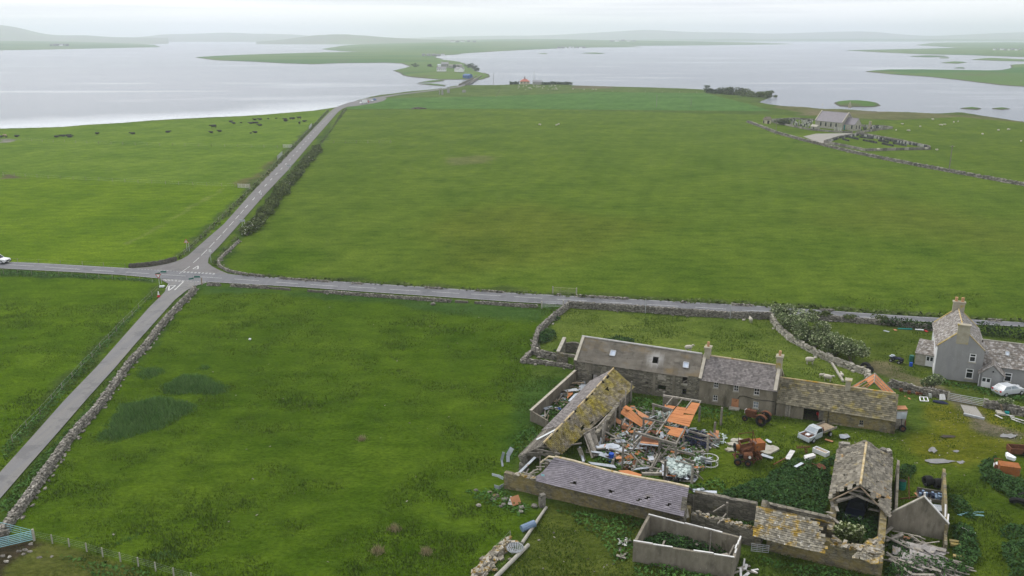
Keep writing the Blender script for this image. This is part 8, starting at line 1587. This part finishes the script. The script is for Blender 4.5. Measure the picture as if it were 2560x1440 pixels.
# ================================================================ FAR THINGS: CHURCH, GRAVEYARDS, LOCHSIDE HOUSES, PARKED CARS
def far_house(name, label, cat, a, b, he, hr, dep, mw, mr, wins=0, door=None, group=None, z=0., chim=0, sk='slate_grey'):
    a, b = P(*a, z), P(*b, z); t = thing(name, label, cat, tuple(a), group); n = nrm(a, b); L = (V2(b) - V2(a)).length; d = (V2(b) - V2(a)).normalized(); Z = Vector((0, 0, 1)); A_, B_ = V2(a), V2(b); C_, D_ = B_ + n * dep, A_ + n * dep
    hl = []
    if wins:
        w = L / wins
        for i in range(wins): hl.append((w * (i + .5) - .45, w * (i + .5) + .45, he * .35 + z, he * .78 + z))
    wall(MB(), A_, B_, .4, he + z, hl, zb=z - 1).build('front_wall', M[mw], t); wall(MB(), C_, D_, .4, he + z, zb=z - 1).build('back_wall', M[mw], t)
    for p_, q_ in ((B_ + n * .003 - d * .003, C_ - n * .003 - d * .003), (D_ - n * .003 + d * .003, A_ + n * .003 + d * .003)): wall(MB(), p_, q_, .4, [(0, he + z), (dep / 2, hr + z), (dep, he + z)], zb=z - 1).build('gable_wall', M[mw], t)
    for h in hl: MB().add([on_wall(A_, B_, s, zz_, -.15) for s, zz_ in ((h[0], h[2]), (h[1], h[2]), (h[1], h[3]), (h[0], h[3]))], [(0, 1, 2, 3)]).build('window', M['glass'], t)
    r0_, r1_ = A_.lerp(D_, .5) + Z * (hr + z), B_.lerp(C_, .5) + Z * (hr + z); o = d * .25; e = n * .25
    MB().slab([A_ - o - e + Z * (he + z - .1), B_ + o - e + Z * (he + z - .1), r1_ + o + Z * .05, r0_ - o + Z * .05], .14).slab([C_ + o + e + Z * (he + z - .1), D_ - o + e + Z * (he + z - .1), r0_ - o + Z * .05, r1_ + o + Z * .05], .14).build('roof', M[mr], t)
    for k in range(chim): c = (r0_.lerp(r1_, .06) if k == 0 else r0_.lerp(r1_, .94)); MB().box(c + Z * .5, (.9, .9, 1.6), ang(a, b)).build('chimney', M['chimney'], t)
    if door: s = door[0]; MB().beam(on_wall(A_, B_, s, z, .05), on_wall(A_, B_, s, z + door[1], .05), door[2], .08, n).build('door', M[door[3]], t)
    return t, a, b, n, d
ch, ca, cb2, cn, cd = far_house('church', 'grey stone church with purple slate roof, bellcote and teal door', 'church', (2037, 318), (2104, 325), 3.6, 8.2, 9., 'concrete_pale', 'slate', 0)
hl_ = []
for x in (2051.5, 2064, 2077, 2090): s = PW(ca, cb2, x, 315)[0]; hl_.append(s); f = MB().beam(on_wall(ca, cb2, s, 1.1, .03), on_wall(ca, cb2, s, 2.7, .03), .85, .06, cn).beam(on_wall(ca, cb2, s, 2.69, .03), on_wall(ca, cb2, s, 3.2, .03), .45, .05, cn); f.build('lancet_window', M['glass'], ch)
c2a = V2(cb2) + cd * .004 + cn * 1.6; c2b = c2a + cd * 6.2; MB()
wall(MB(), c2a, c2b, .5, 3.0).build('chancel_wall', M['concrete_pale'], ch); cq, cr = c2b + cn * 5.4, c2a + cn * 5.4
wall(MB(), c2b + cn * .003 - cd * .003, cq - cd * .003, .5, [(0, 3.), (2.7, 6.1), (5.4, 3.)]).build('chancel_gable', M['concrete_pale'], ch)
Zc = Vector((0, 0, 1)); q0, q1 = c2a + cn * 2.7 + Zc * 6.1, c2b + cn * 2.7 + Zc * 6.1
MB().slab([c2a - cn * .2 + Zc * 2.9, c2b - cn * .2 + Zc * 2.9 + cd * .1, q1 + cd * .1, q0], .15).slab([cq + Zc * 2.9, cr + Zc * 2.9, q0, q1], .15).build('chancel_roof', M['slate'], ch)
dx = PW(c2a, c2b, 2110, 318)[0]; MB().beam(on_wall(c2a, c2b, dx, 0, .05), on_wall(c2a, c2b, dx, 2.5, .05), 1.3, .1, cn).build('door', M['teal'], ch)
for s in (4.6,): MB().beam(on_wall(c2a, c2b, s, .9, .03), on_wall(c2a, c2b, s, 2.6, .03), .8, .06, cn).build('lancet_window', M['glass'], ch)
for s in (1.4, 3.8): MB().beam(on_wall(c2b, cq, s, .9, .03), on_wall(c2b, cq, s, 2.6, .03), .6, .06, nrm(c2b, cq)).build('lancet_window', M['glass'], ch)
rg0, rg1 = V2(ca) + cn * 4.5, V2(cb2) + cn * 4.5
for r_ in (rg0, rg1): 
    for sgn in (-1, 1): MB().beam(Vector((r_.x, r_.y, 8.5)), r_ + cn * 4.6 * sgn + Zc * 3.7, .5, .25).build('skew', M['skew'], ch)
MB().box(rg1 + Zc * 11.6, (1.2, .9, 1.6), ang(ca, cb2)).box(rg1 + Zc * 12.7, (.5, .5, .9), ang(ca, cb2)).tube([rg1 + Zc * 12.9, rg1 + Zc * 14.2], [.35, .05], 6).build('bellcote', M['chimney'], ch); MB().box(rg0 + Zc * 11.4, (.25, .25, 1.0)).build('finial', M['chimney'], ch)
far_house('shed', 'cream gabled shed by the old graveyard, left of the pair', 'shed', (1907, 308), (1914, 309), 2.2, 3.4, 3., 'cream', 'thatch_dark', 0, (.75, 1.6, .8, 'dark_void')); far_house('shed', 'cream gabled shed by the old graveyard, right of the pair', 'shed', (1916, 309.5), (1927, 309.5), 2.2, 3.6, 3.4, 'cream', 'thatch_dark', 1, (.9, 1.7, .9, 'dark_void'))
far_house('gate_hut', 'small white hut set in the old graveyard wall', 'hut', (2026, 325), (2040, 327), 2.0, 2.8, 2.2, 'concrete_pale', 'concrete_pale', 1)
p = P(2174, 322.5); t = thing('monument', 'tall brown stone war memorial column right of the church', 'monument', tuple(p)); MB().box(p + Zc * .5, (1.8, 1.8, 1.0)).box(p + Zc * 2.2, (1.1, 1.1, 2.6)).tube([p + Zc * 3.4, p + Zc * 3.9], [.8, .7], 8).build('column', M['chimney'], t)
def yard_wall(label, px, h, m='stone_wall'):
    t = thing('graveyard_wall', label, 'wall', tuple(P(*px[0])))
    for a, b in zip(px[:-1], px[1:]): wall(MB(), P(*a), P(*b), .32, h * .85, rag=.1, step=2.).build('wall_run', M[m], t)
yard_wall('rectangular wall round the new graveyard', [(2059, 357), (2100, 365), (2162, 378), (2326, 374), (2325, 370), (2240, 352), (2150, 336.5), (2100, 344), (2059, 356.5)], 1.3, 'stone_wall')
yard_wall('low front wall of the old graveyard below the church', [(1928, 306), (1975, 316), (2025, 326), (2085, 331), (2132, 333)], 1.1); yard_wall('back wall of the old graveyard left of the church', [(1928, 302), (1985, 298), (2035, 302)], 1.2); yard_wall('wall running right from the church to its corner', [(2140, 335), (2180, 328), (2232, 321.5), (2215, 318.5), (2150, 316)], 1.2)
def stones(n, px, mats, label, group, h, seed, wd=(.5, .9)):
    poly = XY(px); x, y = sample_poly(poly, .4, np.random.default_rng(seed)); r = random.Random(seed); base = None; ms_ = {}
    for i in range(min(n, len(x))):
        m = r.choice(mats)
        if m not in ms_: k = MB(); k.extrude([(-.5, -.15), (.5, -.15), (.5, .8), (.3, 1.), (-.3, 1.), (-.5, .8)], .22, I4); o = k.build('headstone', M[m], None); ms_[m] = o.data
        else: o = link('headstone', ms_[m])
        o.location = (x[i], y[i], 0); o.rotation_euler = (r.gauss(0, .05), 0, -.75 + r.gauss(0, .1)); o.scale = (r.uniform(*wd), 1, r.uniform(.7, 1.3) * h); tag(o, label, 'headstone', group)
def stone_row(n, a, b, mats, label, group, h, seed):
    r = random.Random(seed); A_, B_ = P(*a), P(*b); ms_ = {}
    for i in range(n):
        m = r.choice(mats); q = A_.lerp(B_, (i + r.uniform(-.2, .2)) / n)
        if m not in ms_: k = MB(); k.extrude([(-.5, -.15), (.5, -.15), (.5, .8), (.3, 1.), (-.3, 1.), (-.5, .8)], .3, I4); o = k.build('headstone', M[m], None); ms_[m] = o.data
        else: o = link('headstone', ms_[m])
        o.location = q; o.rotation_euler = (0, 0, -.75); o.scale = (r.uniform(.55, .8), 1, h * r.uniform(.7, 1.)); tag(o, label, 'headstone', group)
stones(90, [(1938, 305), (1985, 301), (2032, 304), (2036, 316), (2022, 322), (1975, 313)], ['granite_pale', 'granite_pale', 'granite_dark'], 'weathered headstone in the crowded old graveyard left of the church', 'headstones of the old graveyard', 1.1, 61); stones(26, [(2152, 331), (2165, 318), (2212, 320), (2190, 326)], ['granite_pale', 'granite_dark'], 'headstone in the churchyard right of the church', 'headstones right of the church', 1.5, 62); stones(5, [(2085, 327), (2110, 329), (2108, 331), (2085, 329)], ['granite_pale'], 'pale headstone on the lawn in front of the church', 'headstones in front of the church', 1.9, 63)
for i, (a, b, n_) in enumerate([((2155, 340), (2320, 370), 44), ((2100, 346), (2148, 339), 14), ((2068, 356), (2096, 348), 9)]): stone_row(n_, a, b, ['granite_dark', 'granite_dark', 'granite_pale'], ['dark headstone in the long row inside the far wall of the new graveyard', 'dark headstone at the near corner row of the new graveyard', 'dark headstone inside the left wall of the new graveyard'][i], ['headstones along the far wall of the new graveyard', 'headstones at the near corner of the new graveyard', 'headstones inside the left wall of the new graveyard'][i], 1.15, 70 + i)
for i, (a, b, n_) in enumerate([((2108, 350), (2124, 354), 5), ((2124, 345), (2148, 350), 8), ((2150, 344), (2186, 349), 9), ((2158, 352), (2194, 359), 11), ((2196, 353), (2224, 358), 8), ((2206, 361), (2236, 367), 8), ((2234, 360), (2268, 366), 10)]): stone_row(n_, a, b, ['granite_dark'], 'black headstone in the middle rows of the new graveyard', 'headstones in the middle of the new graveyard', 1.0, 80 + i)
# toll house and shed by the loch
t, a, b, n, d = far_house('toll_house', 'cream house with pink red roof and tall chimney by the loch', 'house', (1300, 211), (1324, 211), 2.8, 3.0, 7., 'cream', 'roof_red', 3)
MB().add([a + Zc * 2.8 - n * .8, b + Zc * 2.8 - n * .8, b + n * 8 + Zc * 2.8, a + n * 8 + Zc * 2.8, a.lerp(b, .35) + n * 3.5 + Zc * 5.2, a.lerp(b, .65) + n * 3.5 + Zc * 5.2], [(0, 1, 5, 4), (1, 2, 5), (2, 3, 4, 5), (3, 0, 4)]).build('hipped_roof', M['roof_red'], t); MB().box(a.lerp(b, .5) + n * 3.5 + Zc * 6., (.9, .9, 2.6)).build('chimney', M['rust'], t)
far_house('long_shed', 'long low grey shed beside the red roofed house', 'shed', (1332, 211.5), (1354, 211.5), 2.4, 3.8, 6., 'far_stone', 'slate_grey', 0)
hedge('hedge', 'dark lochside hedge left of the red roofed house', [(1275, 211), (1298, 211)], 3, 2.2, 'leaf_dark', 40, 1.); hedge('hedge', 'dark lochside scrub right of the long shed', [(1356, 212), (1390, 211), (1430, 212)], 4, 2., 'leaf_dark', 30, 1.)
# peninsula houses
zp = 3.
far_house('house', 'tall grey stone house on the peninsula', 'house', (1103, 167), (1121, 167), 3.8, 6.2, 8., 'far_stone', 'slate_grey', 4, None, None, zp, 2); far_house('white_shed', 'small white gabled shed beside the tall peninsula house', 'shed', (1094, 167), (1102, 167), 2.4, 3.6, 6., 'upvc', 'sheet_pale', 0, None, None, zp); far_house('long_house', 'long low white walled house with grey roof on the peninsula', 'house', (1092, 176.5), (1115, 176.5), 2.6, 4.6, 6., 'upvc', 'slate_grey', 5, None, None, zp, 1)
far_house('cottage', 'white cottage nearest the bend on the peninsula, left of two', 'house', (1136, 177), (1147, 178), 2.6, 4.6, 6., 'upvc', 'slate_grey', 3, None, None, zp, 1); far_house('cottage', 'white cottage nearest the bend on the peninsula, right of two', 'house', (1150, 177), (1160, 177), 2.6, 4.4, 6., 'upvc', 'slate_grey', 2, None, None, zp, 1); far_house('byre', 'long grey byre behind the peninsula cottages', 'barn', (1123, 168), (1155, 168), 2.4, 3.8, 6., 'far_stone', 'sheet_grey', 0, None, None, zp)
far_house('blue_shed', 'bright blue shed beside the causeway road', 'shed', (1157, 194), (1172, 194.5), 2.6, 4.0, 7., 'roof_blue', 'roof_blue', 0, None, None, 1.)
# causeway road and parapets
for i, (a, b) in enumerate((((1148, 214.5), (1193, 191.5)), ((1164, 214), (1205, 192)))):
    t = thing('parapet', ['stone parapet on the left side of the causeway', 'stone parapet on the right side of the causeway'][i], 'wall', tuple(P(*a))); wall(MB(), P(*a), P(*b), .6, 1.6).build('parapet_wall', M['masonry'], t)
ribbon('causeway_road', [(1168, 209), (1186, 197), (1194, 189), (1210, 182)], [(1178, 210), (1195, 198), (1202, 190), (1216, 182.5)], .5, M['asphalt_north'], 'tarmac road over the causeway')
# parked vehicles in the lay-by
car('campervan', 'white campervan parked first in the lay-by', 'campervan', P(909, 259), head((905, 258), (915, 262)) - 1.2, 'car_white', 'van', detail=False); car('parked_car', 'dark red car parked next to the campervan in the lay-by', 'car', P(919, 256), -1.2, 'car_red', 'hatch', detail=False); car('parked_car', 'silver car parked third in the lay-by', 'car', P(929, 253), -1.1, 'car_silver', 'hatch', detail=False); car('parked_car', 'blue car parked last in the lay-by', 'car', P(936, 251), -1.1, 'roof_blue', 'hatch', detail=False)
# far farmsteads
M['farm_far'] = mat('farm_far', (.16, .16, .17), (.26, .26, .27), .02)
def farmstead(group, label, cx, y0, n, sp, z, seed, s=1.):
    r = random.Random(seed)
    for i in range(n):
        x = cx + (i - n / 2) * sp + r.uniform(-1, 1); y = y0 + r.uniform(-.8, .8); w = sp * r.uniform(.5, .9); a, b = P(x, y, z), P(x + w, y, z); L = (b - a).length
        far_house('farm_building', label, 'barn', (x, y), (x + w, y), L * .10 + 1.5, L * .18 + 2.5, L * .5, r.choice(['farm_far', 'farm_far', 'upvc']), r.choice(['farm_far', 'slate_grey']), 0, None, group, z)
farmstead('farmstead on the hazy shore behind the loch', 'grey building of the farmstead on the hazy shore behind the loch', 1430, 119.5, 8, 9, 8, 1); farmstead('farmstead on the far left shore', 'building of the farmstead on the far left shore', 148, 113, 6, 8, 22, 2); farmstead('farmstead on the right headland', 'building of the farmstead on the second right headland', 2520, 124.5, 8, 9, 6, 3); farmstead('houses at the back of the peninsula', 'small building at the back of the peninsula', 1085, 139, 5, 12, 4, 4); farmstead('houses on the green rise', 'tiny building on the green rise beyond the peninsula', 1160, 104.5, 5, 14, 24, 5); farmstead('houses below the right ridge', 'tiny pale building on the hazy shore below the right ridge', 1560, 103, 5, 14, 20, 6)
# distant sheep, a body and a head each
fs = MB().blob((0, 0, .62), (.55, .32, .34), n=8, m=5).blob((.62, 0, .78), (.2, .14, .15), n=6, m=4); fo = None
def far_sheep(pts, label, group):
    global fo
    for x, y in pts:
        if fo is None: fo = fs.build('sheep', M['wool'], None); o = fo
        else: o = link('sheep', fo.data)
        o.location = P(x, y); o.rotation_euler = (0, 0, R.uniform(0, 6.28)); s = R.uniform(1., 1.35); o.scale = (s, s, s); tag(o, label, 'sheep', group)
r9 = random.Random(4)
far_sheep([(r9.uniform(1290, 1400), r9.uniform(215, 227)) for _ in range(34)] + [(1432, 225), (1460, 226), (1482, 226), (1490, 226)], 'distant white sheep in the field below the red roofed house', 'sheep below the red roofed house'); far_sheep([(1348, 314), (1351, 315), (1390, 316), (1393, 315), (1397, 314)], 'white sheep in the middle of the big field', 'sheep in the big field')
far_sheep([(2332, 302), (2256, 313), (2240, 328), (2268, 329), (2300, 319), (2350, 315), (2355, 316), (2362, 314), (2384, 309), (2395, 307), (2496, 329), (2520, 327), (2456, 339), (2552, 356), (2342, 378), (2300, 374), (2315, 375), (2195, 378), (2272, 330)], 'white sheep grazing in the field right of the church', 'sheep right of the church')
# ================================================================ HAZE
hz = MB(); hz.add([(-13000, -400, -3.6), (13000, -400, -3.6), (13000, 15000, -3.6), (-13000, 15000, -3.6), (-13000, -400, 190), (13000, -400, 190), (13000, 15000, 190), (-13000, 15000, 190)], BOXF)
hm = bpy.data.materials.new('haze'); hm.use_nodes = True; hm.node_tree.nodes.clear()
ho = hm.node_tree.nodes.new('ShaderNodeOutputMaterial'); hv = hm.node_tree.nodes.new('ShaderNodeVolumePrincipled')
hv.inputs['Color'].default_value = (.88, .945, 1, 1); hv.inputs['Density'].default_value = HAZE; hv.inputs['Anisotropy'].default_value = .35
hm.node_tree.links.new(hv.outputs[0], ho.inputs['Volume'])
tag(hz.build('haze', hm), 'thin pale haze over the lochs', kind='stuff')
